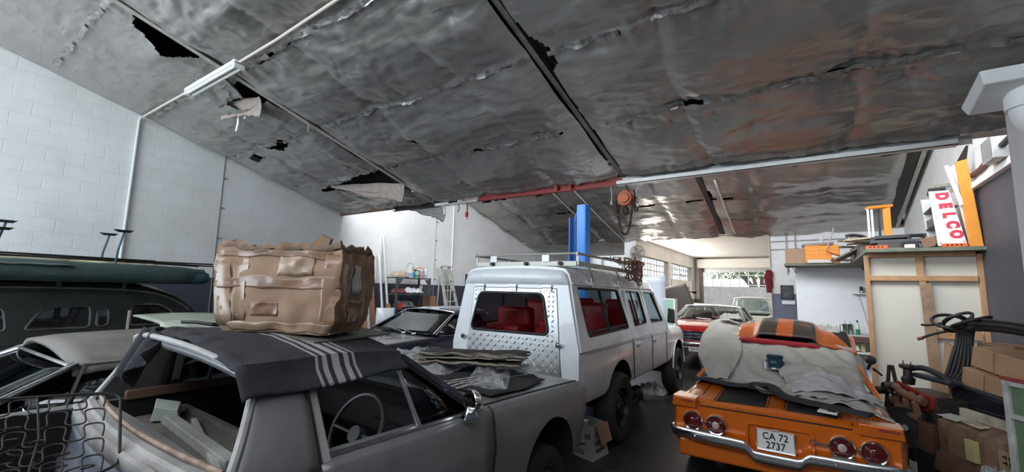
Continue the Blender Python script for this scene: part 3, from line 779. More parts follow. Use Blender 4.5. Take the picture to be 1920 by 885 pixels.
# roof and pillars
roof_panel(coupe, M_silver, .665, -.52, .24, 1.265, .06, .055, ny=12)
def hull(name, pts_a, pts_b, m, th=.0, par=coupe, smooth=50, bevel=.0):
    """surface strip between two matching polylines"""
    b = MB(); b.grid([pts_a, pts_b]) if isinstance(pts_a[0], (tuple, Vector)) else None
    return b.build(name, m, par, solid=th, smooth=smooth, bevel=bevel)
for s in (1, -1):
    # broad rear pillar: curved panel from quarter to roof
    P = []
    for k in range(9):
        t = k / 8; z = lerp(.86, 1.262, t); x = lerp(.865, .672, t ** 1.25)
        ya = lerp(-.66, -.47, t ** .8) + .0; yb = lerp(-.275, -.285, t)
        P.append([(s * (x + .012 * math.sin(PI * q / 6)), lerp(ya, yb, q / 6), z) for q in range(7)])
    b = MB(); b.grid(P); b.build('rear_pillar', M_silver, coupe, solid=.03, off=-s, smooth=50)
    b = MB(); b.tube([P[k][0] for k in range(9)] + [(s * .64, -.515, 1.268), (s * .56, -.535, 1.292)], .016, 8); b.build('rear_pillar_lip', M_primer_light, coupe)
    b = MB(); b.bar((s * .852, -.232, .86), (s * .675, -.265, 1.26), .012, .05, (0, 1, 0)); b.build('window_channel', M_primer_light, coupe, smooth=0, bevel=.006)
    b = MB(); b.bar((s * .858, -.268, .86), (s * .678, -.288, 1.265), .02, .022, (0, 1, 0)); b.build('door_seal', M_rubber, coupe, smooth=0)
    # windscreen pillar and quarter light
    b = MB(); b.hexa([(s * .83, .84, .90), (s * .83, .74, .90), (s * .765, .74, .90), (s * .765, .84, .90)], [(s * .675, .31, 1.265), (s * .675, .23, 1.265), (s * .615, .23, 1.265), (s * .615, .31, 1.265)])
    b.build('windscreen_pillar', M_navy, coupe, smooth=0, bevel=.015)
    b = MB(); b.bar((s * .825, .30, .90), (s * .685, .225, 1.25), .022, .016, (1, 0, 0)); b.build('quarter_light_bar', M_chrome_dull, coupe, smooth=0, bevel=.004)
    b = MB(); b.tube([(s * .822, .70, .925), (s * .70, .28, 1.22)], .008, 6); b.tube([(s * .822, .72, .915), (s * .822, .32, .915)], .009, 6); b.build('quarter_light_frame', M_rubber, coupe)
    pane(coupe, M_glass_dark, [(s * .818, .32, .915), (s * .818, .70, .92), (s * .69, .28, 1.23), (s * .69, .24, 1.24)], 'quarter_light', n=2)
pane(coupe, M_glass, [(-.78, .83, .92), (.78, .83, .92), (.62, .29, 1.265), (-.62, .29, 1.265)], 'windscreen', .08, n=8)
b = MB(); b.tube([(-.845, -.27, .93), (-.845, .8, .93)], .012, 6); b.bar((-.80, -.06, .90), (-.66, -.06, 1.26), .018, .02, (1, 0, 0)); b.build('far_window_frame', M_chrome_dull, coupe)
pane(coupe, M_glass_dark, [(-.82, -.26, .92), (-.82, .30, .92), (-.675, .225, 1.26), (-.675, -.27, 1.26)], 'side_window', n=2)
b = MB(); b.tube([(lerp(-.58, .58, k / 16), -.535 - .05 * (1 - (k / 8 - 1) ** 2), 1.288 + .05 * (1 - abs(k / 8 - 1) ** 2.4)) for k in range(17)], .014, 8); b.build('roof_edge_lip', M_primer_light, coupe)
# tulip panel between rear window opening and boot: layered lips
Z = .905
b = MB()
prof_t = [(-.56, .86), (-.58, .925), (-.59, .930), (-.60, .912), (-.618, .91), (-.626, .924), (-.648, .924), (-.656, .908), (-.69, .900), (-.696, .908), (-.708, .904), (-.712, .86)]
P = []
for i in range(15):
    x = lerp(-.80, .80, i / 14); bow = .06 * (1 - (x / .8) ** 2)
    P.append([(x, y - bow, z + .012 * (1 - (x / .8) ** 2)) for y, z in prof_t])
b.grid(P); b.build('rear_deck_panel', mat('worn_pale_primer', (.36, .345, .33), .6, var=.35, vscale=6), coupe, solid=.012, smooth=30)
P = [[(x, -.712 - .06 * (1 - (x / .8) ** 2) + dy, z) for dy, z in ((0, .868), (.01, .80), (.0, .72), (-.03, .66), (-.03, .55))] for x in np.linspace(-.76, .76, 15)]
b = MB(); b.grid(P); b.build('boot_drop_panel', M_gsedan0, coupe, solid=.01)
b = MB(); b.tube([(lerp(-.78, .78, i / 14), -.60 - .06 * (1 - (lerp(-1, 1, i / 14)) ** 2), .94) for i in range(15)], .012, 6); b.build('rear_window_lip', mat('rusty_primer', (.33, .24, .19), .8, var=.5, vscale=16), coupe)
# parcel shelf, seats, dashboard
b = MB(); b.box((0, -.38, .80), (1.40, .36, .02)); b.box((0, -.21, .70), (1.42, .03, .28)); b.build('parcel_shelf', mat('dusty_shelf', (.12, .105, .09), .9, var=.4), coupe, smooth=0)
b = MB(); b.bar((-.55, -.36, .83), (.45, -.42, .83), .06, .05); b.bar((-.35, -.28, .825), (.55, -.5, .825), .03, .03); b.build('loose_trim_strip', mat('pale_trim', (.35, .36, .33), .6, var=.3), coupe, smooth=0, bevel=.006)
b = MB(); b.box((0, .66, .80), (1.46, .26, .20)); b.box((.38, .56, .84), (.42, .1, .12)); b.build('dashboard', M_int, coupe, bevel=.03)
b = MB(); b.box((0, .1, .47), (1.5, 1.34, .03)); b.box((.1, .15, .52), (.25, 1.2, .12)); b.build('cabin_floor', M_int, coupe, bevel=.01)
b = MB(); b.bar((-.755, -.50, .93), (-.755, .74, .95), .03, .06); b.build('door_card', mat('brown_door_card', (.16, .085, .06), .7, var=.3), coupe, smooth=0, bevel=.01)
steering(coupe, (.40, .24, .83), .19, mat('worn_steering_rim', (.09, .085, .075), .4), 28)
for x, y, rr in ((.25, .08, .3), (.42, .42, -.2)):
    b = MB(); b.box((x, y, .60 + .06 * (y > .2)), (.16, .02, .13), rot=(.3, .2, rr)); b.build('green_padding', mat('bright_green_foam', (.02, .42, .06), .7), coupe, smooth=0, bevel=.006)
b = MB(); b.cyl((-.42, .46, 1.10), (-.42, .46, 1.20), .035); b.cyl((-.34, .46, 1.09), (-.34, .46, 1.19), .03); b.bar((-.38, .44, 1.2), (-.38, .40, 1.27), .03, .03); b.build('sun_visor_bracket', M_chrome_dull, coupe)
# hood (bonnet) edge, wheels, mirror, front end
b = MB(); b.tube([(SF(y)[4] - .05, y, SF(y)[3] + .018) for y in np.linspace(.86, 2.2, 12)], .005, 6); b.build('bonnet_gap', M_rubber, coupe)
for s in (1, -1):
    wheel(coupe, s * .74, 1.60, .168, .322, .18, s)
    wheel(coupe, s * .74, -1.28, .168, .322, .18, s)
b = MB(); b.lathe([(.001, -.06), (.035, -.055), (.058, -.03), (.066, .0), (.062, .006), (.058, .004), (.001, .008)], (0, 0, 0), 'y', 24)
mr = b.build('door_mirror', M_chrome, coupe); mr.location = (.90, .60, 1.005); mr.rotation_euler = (0, 0, R(160))
b = MB(); b.hexa([(-.03, -.05, -.10), (.03, -.05, -.10), (.03, .05, -.10), (-.03, .05, -.10)], [(-.012, -.02, -.03), (.012, -.02, -.03), (.012, .02, -.03), (-.012, .02, -.03)]); b.build('mirror_foot', M_chrome, mr, bevel=.008)
b = MB(); b.tube(catmull([(-.80, 2.10, .45), (-.6, 2.26, .44), (0, 2.32, .44), (.6, 2.26, .44), (.80, 2.10, .45)], 5), .05, 10); b.build('front_bumper', M_chrome, coupe)
for s in (1, -1):
    b = MB(); b.lathe([(.001, .02), (.07, .02), (.085, 0), (.09, -.03)], (s * .62, 2.27, .68), 'y', 20); b.build('headlight', M_glass_clear, coupe)
b = MB(); b.box((0, 2.25, .66), (1.0, .04, .2)); b.build('front_grille', M_int, coupe, smooth=0)

# ================================================================ grey-roofed saloon beside it, facing the other way
M_gsedan = mat('blue_grey_paint', (.16, .17, .20), .35, .2, var=.15, coat=.3)
M_groof = mat('dusty_beige_roof', (.155, .142, .124), .55, .05, var=.12, vscale=4, dust=.2)
sal = thing('saloon_car', 'dusty beige roofed saloon with chrome windscreen surround behind the silver coupe', 'car', (-4.70, 1.33, 0), rot=(0, 0, R(182)))
GK = [(-2.25, .72, .40, .62, .84, .70, .86), (-2.1, .82, .32, .64, .88, .76, .92), (-1.4, .88, .25, .66, .90, .82, .95), (0, .90, .2, .68, .92, .85, .93), (.95, .90, .2, .68, .92, .85, .95), (1.7, .88, .24, .68, .90, .82, .95), (2.2, .84, .3, .66, .86, .76, .90), (2.35, .76, .38, .64, .80, .70, .84)]
lower_body('body', GK, M_gsedan, sal, [(1.45, .33, .88), (-1.3, .33, .88)], .36, [((0, .0, 1.0), (1.48, 1.7, .9))])
greenhouse(sal, M_gsedan, dict(yb0=-1.12, yr0=-.70, yr1=.55, yb1=1.12, zb=.93, zr=1.185, wb=.84, wr=.68), M_glass, M_glass_dark, M_chrome_dull, (.30, .25), -.15, roof_m=M_groof, crown=.135)
for s in (-1, 1):
    b = MB(); b.bar((s * .85, 1.10, .94), (s * .695, .53, 1.20), .03, .06, (1, 0, 0)); b.build('windscreen_moulding', M_chrome, sal, smooth=0, bevel=.01)
    b = MB(); b.bar((s * .835, .60, .93), (s * .70, .50, 1.19), .018, .03, (1, 0, 0)); b.tube([(s * .83, .98, .955), (s * .70, .56, 1.19)], .010, 6); b.tube([(s * .845, -.9, .94), (s * .845, 1.05, .94)], .014, 6); b.build('quarter_light_frame', M_chrome, sal)
    wheel(sal, s * .76, 1.45, .32, .32, .18, s); wheel(sal, s * .76, -1.3, .32, .32, .18, s)
for x in (-.38, .38): seat(sal, x, .15, .62, M_int, .5, .5)
seat(sal, 0, -.6, .62, M_int, 1.2, .45)
b = MB(); b.lathe([(.001, -.05), (.04, -.04), (.055, 0), (.001, .01)], (0, 0, 0), 'y', 20); mm = b.build('door_mirror', M_chrome, sal); mm.location = (-.93, .78, 1.02)
b = MB(); b.bar((-.90, .78, .93), (-.93, .78, 1.0), .02, .03); b.build('mirror_stalk', M_chrome, sal, smooth=0)
bumper_parts(sal, [[(-.8, 2.2, .46), (0, 2.42, .46), (.8, 2.2, .46)], [(-.8, -2.1, .46), (0, -2.32, .46), (.8, -2.1, .46)]])
# ================================================================ black vintage estate with roof rack
M_blackcar = mat('old_black_green_paint', (.012, .017, .016), .35, .1, var=.4, coat=.3)
M_blackroof = mat('dusty_black_roof', (.05, .052, .046), .5, var=.3, dust=.1)
est = thing('vintage_car', 'black vintage car with tall rounded cabin and loaded roof rack by the white wall', 'car', (-6.85, .35, 0), rot=(0, 0, 0))
BK = [(-2.4, .70, .40, .64, .96, .66, 1.0), (-2.1, .80, .3, .66, 1.04, .76, 1.1), (-.5, .86, .25, .70, 1.16, .83, 1.18), (1.4, .86, .25, .70, 1.15, .83, 1.17), (1.95, .83, .3, .68, 1.10, .76, 1.14), (2.2, .76, .38, .62, .98, .66, 1.04), (2.32, .66, .46, .6, .84, .55, .88)]
lower_body('body', BK, M_blackcar, est, [(-1.5, .36, .86), (1.15, .36, .86)], .38, [((0, .3, 1.1), (1.44, 2.5, .9))])
# cabin shell with rounded tail; windows are cut through
def cab_side(y, z):
    return lerp(.83, .70, sm(1.12, 1.72, z))
oz = [(-1.3, 1.14), (-.9, 1.50), (-.5, 1.63), (0, 1.69), (.7, 1.70), (1.3, 1.68), (1.62, 1.60), (1.85, 1.42), (2.02, 1.15)]
top = catmull([Vector((y, z, 0)) for y, z in oz], 5)
rings = []
for p in top:
    y, z = p.x, p.y; x = cab_side(y, z); rings.append([(sx * xx, y, zz) for sx, xx, zz in ((1, cab_side(y, 1.14), 1.13), (1, lerp(cab_side(y, 1.14), x, .55), lerp(1.13, z, .55)), (1, x, z - .05), (1, x - .03, z - .012), (1, x * .6, z + .03), (1, 0, z + .045), (-1, x * .6, z + .03), (-1, x - .03, z - .012), (-1, x, z - .05), (-1, lerp(cab_side(y, 1.14), x, .55), lerp(1.13, z, .55)), (-1, cab_side(y, 1.14), 1.13))])
b = MB(); b.loft(rings, closed=False, cap=False); cab = b.build('cabin', [M_blackcar], est, smooth=50, solid=.035, off=0)
dg = bpy.context.evaluated_depsgraph_get(); me = bpy.data.meshes.new_from_object(cab.evaluated_get(dg)); cab.modifiers.clear(); cab.data = me
cs = []
WINS = [[(-.60, 1.26), (.39, 1.26), (.36, 1.47), (-.30, 1.48)], [(.50, 1.265), (.95, 1.265), (.95, 1.475), (.68, 1.475), (.58, 1.42)], [(1.00, 1.27), (1.09, 1.28), (1.09, 1.45), (1.00, 1.46)], [(1.26, 1.27), (1.72, 1.27), (1.64, 1.41), (1.52, 1.49), (1.28, 1.49)]]
for wn in WINS:
    wn = roundpoly(wn, .045, 5); c = MB(); c.prism(wn, lambda y, z: Vector((-1.1, y, z)), lambda y, z: Vector((1.1, y, z))); cs.append(c)
cut(cab, cs, M_rubber)
for s in (-1, 1):
    for wn in WINS:
        b = MB(); pts = [(s * (cab_side(y, z) + .006 - .0), y, z) for y, z in roundpoly(wn, .045, 4)]; b.tube(pts, .012, 6, closed=True); b.build('window_frame', M_blackroof, est)
        b = MB(); b.face([(s * (lerp(.83, .70, sm(1.12, 1.72, z)) - .012), y, z) for y, z in roundpoly(wn, .045, 4)]); b.build('side_window', M_glass_clear, est, smooth=0)
for s in (-1, 1):
    b = MB(); b.tube([(s * (cab_side(p.x, p.y) + .012), p.x, p.y - .045) for p in top[5:-6]], .012, 6); b.build('drip_rail', M_blackroof, est)
    wheel(est, s * .72, -1.5, .34, .34, .16, s); wheel(est, s * .72, 1.15, .34, .34, .16, s)
seat(est, 0, -.2, .70, M_int, 1.3, .42); seat(est, 0, .75, .70, M_int, 1.3, .42)
b = MB(); b.box((.825, 1.245, 1.33), (.012, .025, .20)); b.build('door_handle', mat('cream_handle', (.5, .46, .36), .5), est, smooth=0, bevel=.004)
# rack
rack = MB()
for y in (-.5, .1, .7, 1.2): rack.bar((-.74, y, 1.785), (.74, y, 1.785), .03, .025); 
for s in (-1, 1):
    rack.tube([(s * .74, -.7, 1.80), (s * .74, 1.4, 1.80)], .014, 6)
    for y in (-.5, .7, 1.2): rack.bar((s * .74, y, 1.78), (s * .71, y, 1.64), .02, .03, (0, 1, 0))
rack.build('roof_rack', M_steel_dark, est, smooth=0)

# ================================================================ navy fastback with white stripes
M_nstripe = band_mat('navy_white_stripes', (.016, .018, .045), [(-.24, -.04, (.72, .74, .76)), (.04, .24, (.72, .74, .76))], 0, .22, 0, var=.2, coat=.6)
nav = thing('coupe_car', 'dark navy coupe with white roof stripes in front of the metal shelf', 'car', (-5.80, 6.05, .0), rot=(0, 0, R(180)))
NK = [(-2.3, .72, .42, .62, .82, .70, .84), (-2.1, .84, .34, .66, .88, .78, .92), (-1.3, .90, .24, .70, .93, .82, .96), (0, .91, .2, .70, .95, .86, .96), (.8, .91, .2, .70, .95, .86, .99), (1.7, .89, .24, .70, .92, .82, .97), (2.2, .85, .3, .68, .88, .78, .90), (2.32, .80, .38, .66, .82, .74, .85)]
lower_body('body', NK, M_navy, nav, [(1.5, .33, .89), (-1.25, .33, .89)], .37, [((0, -.05, 1.0), (1.5, 1.5, .9))])
greenhouse(nav, M_navy, dict(yb0=-1.25, yr0=-.75, yr1=.20, yb1=.86, zb=.95, zf=1.0, zr=1.335, wb=.80, wr=.62), glass('windscreen_green', (.34, .42, .38), .0), M_glass_dark, M_chrome, (.5, .35), None, roof_m=M_nstripe, crown=.06)
for s in (-1, 1):
    b = MB(); b.bar((s * .84, .38, .96), (s * .70, .15, 1.28), .018, .02, (1, 0, 0)); b.tube([(s * .86, -.7, .965), (s * .86, .8, .985)], .01, 6); b.build('quarter_light_frame', M_chrome, nav)
    wheel(nav, s * .76, 1.5, .30, .32, .18, s); wheel(nav, s * .76, -1.25, .30, .32, .18, s)
    b = MB(); b.tube([(s * .12 - .35, .98, 1.0), (s * .12 - .10, .93, 1.03), (s * .12 + .25, .84, 1.07)], .007, 6); b.tube([(s * .12 - .35, .96, 1.01), (s * .12 - .3, 1.0, 1.0)], .014, 6); b.build('wiper', M_chrome_dull, nav)
for x in (-.36, .36): seat(nav, x, -.05, .66, M_int, .5, .52)
b = MB(); b.box((-.3, .62, .95), (.02, .25, .2), rot=(.4, 0, .2)); b.box((-.45, .3, 1.12), (.02, .3, .3), rot=(.2, .1, .1)); b.build('green_seat_cover', mat('green_cover', (.05, .22, .08), .7), nav, smooth=0)
b = MB(); b.box((.32, 1.25, .985), (.3, .35, .03)); b.build('bonnet_vent', M_rubber, nav, smooth=0, bevel=.01)
steering(nav, (.36, .40, .92), .19, M_int, 25)
b = MB(); b.tube(catmull([(-.8, 2.2, .46), (0, 2.4, .46), (.8, 2.2, .46)], 6), .05, 8); b.build('bumper', M_chrome, nav)
# ================================================================ white off-roader (double cab with canopy)
M_lc = mat('white_vehicle_paint', (.68, .705, .73), .28, .0, var=.06, vscale=3, coat=.4)
M_lc_side = M_lc
M_plate_alu = mat('checker_plate_aluminium', (.50, .505, .50), .36, .8, var=.12, vscale=5)
M_red_seat = mat('red_vinyl', (.58, .02, .035), .35, var=.15)
M_rack = mat('rack_aluminium', (.42, .41, .37), .45, .5, var=.15)
M_blackrim = mat('black_steel_rim', (.02, .02, .021), .45, .3)
lc = thing('off_road_vehicle', 'tall white off-road vehicle with checker plate hatch and roof rack', 'car', (-2.69, 3.98, 0), rot=(0, 0, R(1.67)))
LK = [(0.0, .775, .62, .95, 1.16, .775, 1.2), (.04, .80, .60, 1.0, 1.16, .79, 1.21), (1.5, .825, .60, 1.08, 1.16, .80, 1.21), (3.4, .825, .60, 1.10, 1.17, .80, 1.22), (3.8, .82, .60, 1.08, 1.16, .77, 1.22), (4.7, .82, .62, 1.02, 1.14, .77, 1.20), (4.9, .80, .66, .98, 1.10, .74, 1.15), (4.98, .77, .70, .95, 1.05, .70, 1.08)]
lcb, LF = lower_body('body', LK, M_lc, lc, [(1.20, .50, .82), (4.33, .50, .82)], .45)
def lcx(z): return lerp(.795, .665, max(0, (z - 1.15)) / .67) if z < 1.82 else lerp(.665, .60, (z - 1.82) / .15)
def lc_ring(y, dz=0, slant=0):
    pts = []
    for z in (1.15, 1.3, 1.5, 1.7, 1.82): pts.append((lcx(z), z))
    pts += [(.672, 1.835), (.662, 1.85), (.64, 1.92), (.60, 1.965), (.50, 1.985), (.25, 1.995), (0, 2.0)]
    full = [(x, z) for x, z in pts] + [(-x, z) for x, z in pts[-2::-1]]
    return [(x, y + slant * (z - 1.15), z + dz * sm(1.5, 1.9, z)) for x, z in full]
b = MB(); b.loft([lc_ring(0.0, 0, .045), lc_ring(.03, 0, .045), lc_ring(.6), lc_ring(1.5), lc_ring(2.4), lc_ring(3.05, -.02, -.05), lc_ring(3.62, -.09, -.60), lc_ring(3.66, -.10, -.62)], closed=False, cap=False)
cab = b.build('cab', M_lc, lc, smooth=35, solid=.04, off=0)
dg = bpy.context.evaluated_depsgraph_get(); me = bpy.data.meshes.new_from_object(cab.evaluated_get(dg)); cab.modifiers.clear(); cab.data = me
LW = [[(.25, 1.28), (1.60, 1.30), (1.42, 1.78), (.16, 1.79)], [(1.84, 1.30), (2.46, 1.32), (2.34, 1.77), (1.70, 1.78)], [(2.66, 1.31), (3.40, 1.31), (3.05, 1.76), (2.52, 1.77)]]
cs = []
for wn in LW:
    c = MB(); c.prism(roundpoly(wn, .04, 3), lambda y, z: Vector((-1.1, y, z)), lambda y, z: Vector((1.1, y, z))); cs.append(c)
cut(cab, cs, M_rubber)
for s in (-1, 1):
    for wi, wn in enumerate(LW):
        b = MB(); rp = roundpoly(wn, .04, 3); b.tube([(s * (lcx(z) + .004), y, z) for y, z in rp], .020 if wi == 0 else .015, 6, closed=True)
        wf = b.build('window_frame', M_rubber, lc)
        b = MB(); b.face([(s * (lcx(z) - .02), y, z) for y, z in rp]); b.build('side_window', M_glass_clear if wi == 0 else M_glass, lc, smooth=0)
        if wi == 0:
            b = MB()
            ym = .88; b.bar((s * (lcx(1.3) + .0), ym + .03, 1.30), (s * (lcx(1.78) + .0), ym - .06, 1.78), .02, .035, (1, 0, 0)); b.bar((s * lcx(1.33), .27, 1.325), (s * lcx(1.34), 1.58, 1.345), .02, .025); b.build('window_slider', M_rubber, wf, smooth=0)
        if wi == 1:
            b = MB(); b.bar((s * lcx(1.31), 2.12, 1.31), (s * lcx(1.77), 1.98, 1.77), .02, .02, (1, 0, 0)); b.build('window_slider', M_rubber, wf, smooth=0)
    # gutter rail, belt crease, door shut lines, handles
    b = MB(); b.tube([(s * .685, .04, 1.825), (s * .685, 2.9, 1.82), (s * .675, 3.12, 1.80)], .013, 6); b.build('rain_gutter', M_lc, lc)
    b = MB(); b.tube([(s * (LF(y)[0] + .004), y, 1.135) for y in np.linspace(.03, 3.7, 14)], .006, 6); b.build('body_moulding', mat('pale_grey_trim', (.33, .33, .33), .5), lc)
    for y, y2 in ((1.66, 1.60), (2.56, 2.42), (3.42, 3.1)):
        b = MB(); b.tube([(s * (LF(y)[0] + .003), y + .02, .66), (s * (LF(y)[0] + .003), y, 1.1), (s * (lcx(1.22) + .008), y, 1.22), (s * (lcx(1.78) + .022), y2, 1.78)], .006, 6); b.build('shut_line', M_rubber, lc)
    for y in (1.80, 2.62):
        b = MB(); b.box((s * .83, y + .06, 1.06), (.03, .12, .035)); b.build('door_handle', M_chrome_dull, lc, bevel=.008)
    b = MB(); b.hexa([(s * .82, 3.50, 1.28), (s * .95, 3.46, 1.27), (s * .95, 3.52, 1.27), (s * .82, 3.56, 1.28)], [(s * .84, 3.48, 1.52), (s * .95, 3.46, 1.50), (s * .95, 3.50, 1.50), (s * .84, 3.52, 1.52)]); b.build('door_mirror', M_rubber, lc, smooth=0, bevel=.015)
    # front wing top and wheel flare
    b = MB(); b.tube([(s * .822, 4.33 + .45 * math.cos(a), .50 + .45 * math.sin(a)) for a in np.linspace(0, PI, 16)], .010, 6); b.build('wheel_arch_lip', M_lc, lc)
    wheel(lc, s * .72, 1.20, .40, .40, .25, s, rim=M_blackrim, face=M_blackrim); wheel(lc, s * .72, 4.33, .40, .40, .25, s, rim=M_blackrim, face=M_blackrim)
# rear: frame with opening lid of chequer plate
fr = MB()
H = [(-.64, .66), (.64, .66), (.60, 1.0), (.535, 1.775), (-.535, 1.775), (-.60, 1.0)]
Oo = [(-.80, .62), (.80, .62), (.80, 1.15), (.665, 1.82), (-.665, 1.82), (-.80, 1.15)]
yy = lambda z: .045 * (z - 1.15) if z > 1.15 else 0
fr.grid([[(x, yy(z) - .012, z) for x, z in Oo + Oo[:1]], [(x, yy(z) - .012, z) for x, z in H + H[:1]]])
fr.build('rear_frame', M_lc, lc, solid=.03, smooth=0, bevel=.006)
b = MB(); cp = [(.668, 1.82), (.655, 1.86), (.625, 1.93), (.57, 1.965), (.3, 1.985), (0, 1.99)]; cp = cp + [(-x, z) for x, z in cp[-2::-1]]
b.grid([[(x, yy(z) - .02, z) for x, z in cp], [(x * .98, yy(1.82) - .022, 1.815) for x, z in cp]]); b.build('rear_roof_cap', M_lc, lc, solid=.02, smooth=40)
hp = MB(); W_ = roundpoly([(-.545, 1.30), (.455, 1.30), (.375, 1.72), (-.445, 1.72)], .07, 6)
# plate with window hole: strip between outline and window
Hi = [(-.635, .67), (.635, .67), (.595, 1.0), (.53, 1.77), (-.53, 1.77), (-.595, 1.0)]
hq = MB(); hq.prism(Hi, lambda x, z: Vector((x, yy(z) - .03, z)), lambda x, z: Vector((x, yy(z) - .012, z)))
hatch = hq.build('hatch', M_plate_alu, lc, smooth=0)
c = MB(); c.prism(W_, lambda x, z: Vector((x, -.4, z)), lambda x, z: Vector((x, .4, z))); cut(hatch, [c], M_rubber)
def in_poly_margin(x, z, poly, mg):
    return pip((x, z), poly) and all(pip((x + dx * mg, z + dz * mg), poly) for dx, dz in ((1, 0), (-1, 0), (0, 1), (0, -1)))
lug = MB(); pitch = .050
for i in range(-13, 14):
    for j in range(0, 24):
        x, z = i * pitch, .69 + j * pitch
        if not in_poly_margin(x, z, Hi, .022) or pip((x, z), W_) or any(pip((x + dx, z + dz), W_) for dx, dz in ((.03, 0), (-.03, 0), (0, .03), (0, -.03))): continue
        a = R(45) if (i + j) % 2 else R(-45); u = Vector((math.cos(a), 0, math.sin(a))); v = Vector((-math.sin(a), 0, math.cos(a))); p = Vector((x, yy(z) - .0302, z)); n = Vector((0, -.005, 0))
        q = [p - u * .025, p - v * .008, p + u * .025, p + v * .008]; t = p + n
        for k in range(4): lug.bm.faces.new([lug.bm.verts.new(pt) for pt in (q[k], q[(k + 1) % 4], t)])
lug.build('tread_pattern', M_plate_alu, hatch, smooth=0)
b = MB(); b.tube([(x, yy(z) - .034, z) for x, z in W_], .014, 8, closed=True); b.build('window_seal', M_rubber, hatch)
b = MB(); b.face([(x, yy(z) - .022, z) for x, z in W_]); b.build('hatch_window', glass('hatch_glass', (.50, .54, .54), .0), hatch, smooth=0)
for x in (-.43, .0, .43):
    b = MB(); b.box((x, yy(1.77) - .042, 1.775), (.10, .014, .075)); b.cyl((x - .05, yy(1.79) - .045, 1.785), (x + .05, yy(1.79) - .045, 1.785), .011)
    for dx in (-.035, 0, .035): b.cyl((x + dx, yy(1.75) - .06, 1.755), (x + dx, yy(1.75) - .045, 1.755), .007, n=8)
    b.build('hinge', M_chrome_dull, hatch, smooth=0)
for x in (-.64 + .0, .58):
    b = MB(); b.cyl((x, -.03, 1.21), (x, -.05, 1.21), .028); b.bar((x, -.065, 1.21), (x + .045, -.07, 1.22), .014, .02); b.cyl((x, -.05, 1.21), (x, -.07, 1.21), .012); b.build('hatch_handle', M_chrome, hatch)
b = MB(); b.tube([(x, yy(z) - .016, z) for x, z in H], .006, 6, closed=True); b.build('hatch_seal', M_rubber, hatch)
# red seats
for x in (-.42, .30):
    b = MB(); b.box((x, .75, 1.36), (.5, .16, .36)); b.box((x, .62, 1.27), (.5, .42, .14)); b.build('seat', M_red_seat, lc, bevel=.05, seg=3)
b = MB(); b.box((.33, .40, 1.40), (.30, .14, .14), rot=(0, .15, .2)); b.box((.18, .42, 1.34), (.12, .12, .16), rot=(.2, .1, 0)); b.build('seat_headrest', M_red_seat, lc, bevel=.04, seg=3)
b = MB(); b.box((-.1, 1.55, 1.36), (1.2, .16, .5)); b.box((-.35, 2.6, 1.4), (.5, .14, .5)); b.box((.35, 2.6, 1.4), (.5, .14, .5)); b.build('front_seat', M_red_seat, lc, bevel=.05, seg=3)
b = MB(); b.face([(-.74, 3.62, 1.23), (.74, 3.62, 1.23), (.60, 3.15, 1.84), (-.60, 3.15, 1.84)]); b.build('windscreen', M_glass, lc, smooth=0)
b = MB(); b.box((0, 4.99, .92), (1.1, .04, .26)); b.build('front_grille', M_int, lc, smooth=0)
for y, z, w_, h_, l in ((5.06, .66, .12, .16, .85), (.02, .60, .08, .1, .5)):
    b = MB(); b.bar((-l, y, z), (l, y, z), w_, h_); b.build('bumper', M_steel_dark, lc, smooth=0, bevel=.02)
b = MB(); b.cyl((-.70, 1.2, .40), (.70, 1.2, .40), .06); b.cyl((-.70, 4.33, .40), (.70, 4.33, .40), .06); b.box((0, 2.6, .62), (.9, 4.0, .12)); b.build('chassis', M_under, lc, smooth=0)
# roof rack
rk = MB(); y0, y1 = .22, 2.55; hw = .66
for s in (-1, 1):
    rk.bar((s * hw, y0, 2.05), (s * hw, y1, 2.05), .03, .05)
    rk.tube([(s * (hw + .02), y0 - .05, 2.155), (s * (hw + .02), y1 - .1, 2.155), (s * (hw + .02), y1, 2.10), (s * (hw + .02), y1 + .02, 2.06)], .014, 8)
    for y in (y0, .95, 1.7, 2.4): rk.bar((s * (hw + .01), y, 2.04), (s * (hw + .01), y, 2.155), .03, .012, (0, 1, 0))
for y in (y0, y1): rk.bar((-hw, y, 2.05), (hw, y, 2.05), .035, .05)
rk.tube([(-hw - .02, y0 - .03, 2.155), (hw + .02, y0 - .03, 2.155)], .013, 8)
for y in np.linspace(.5, 2.3, 7): rk.bar((-hw, y, 2.06), (hw, y, 2.06), .05, .012)
for x in (-.25, .25): rk.bar((x, y0, 2.04), (x, y1, 2.04), .025, .02)
rack = rk.build('roof_rack', M_rack, lc, smooth=0)
for s in (-1, 1):
    for y in (.55, 1.45, 2.35):
        b = MB(); b.bar((s * .70, y, 1.80), (s * .70, y, 1.90), .02, .05, (0, 1, 0)); b.tube([(s * .705, y, 1.86), (s * .70, y - .02, 1.97), (s * .665, y - .03, 2.04)], .013, 6); b.build('rack_clamp', M_chrome_dull, rack, smooth=0)
for x in (-.42, .05, .48):
    b = MB(); b.cyl((x, y0 - .02, 2.05), (x, y0 - .055, 2.05), .022); b.build('rack_bolt', M_steel_dark, rack)
for x in (-.40, .30):
    b = MB(); b.box((x, y0 - .035, 2.115), (.09, .006, .085)); b.build('rack_bracket', M_galv, rack, smooth=0)

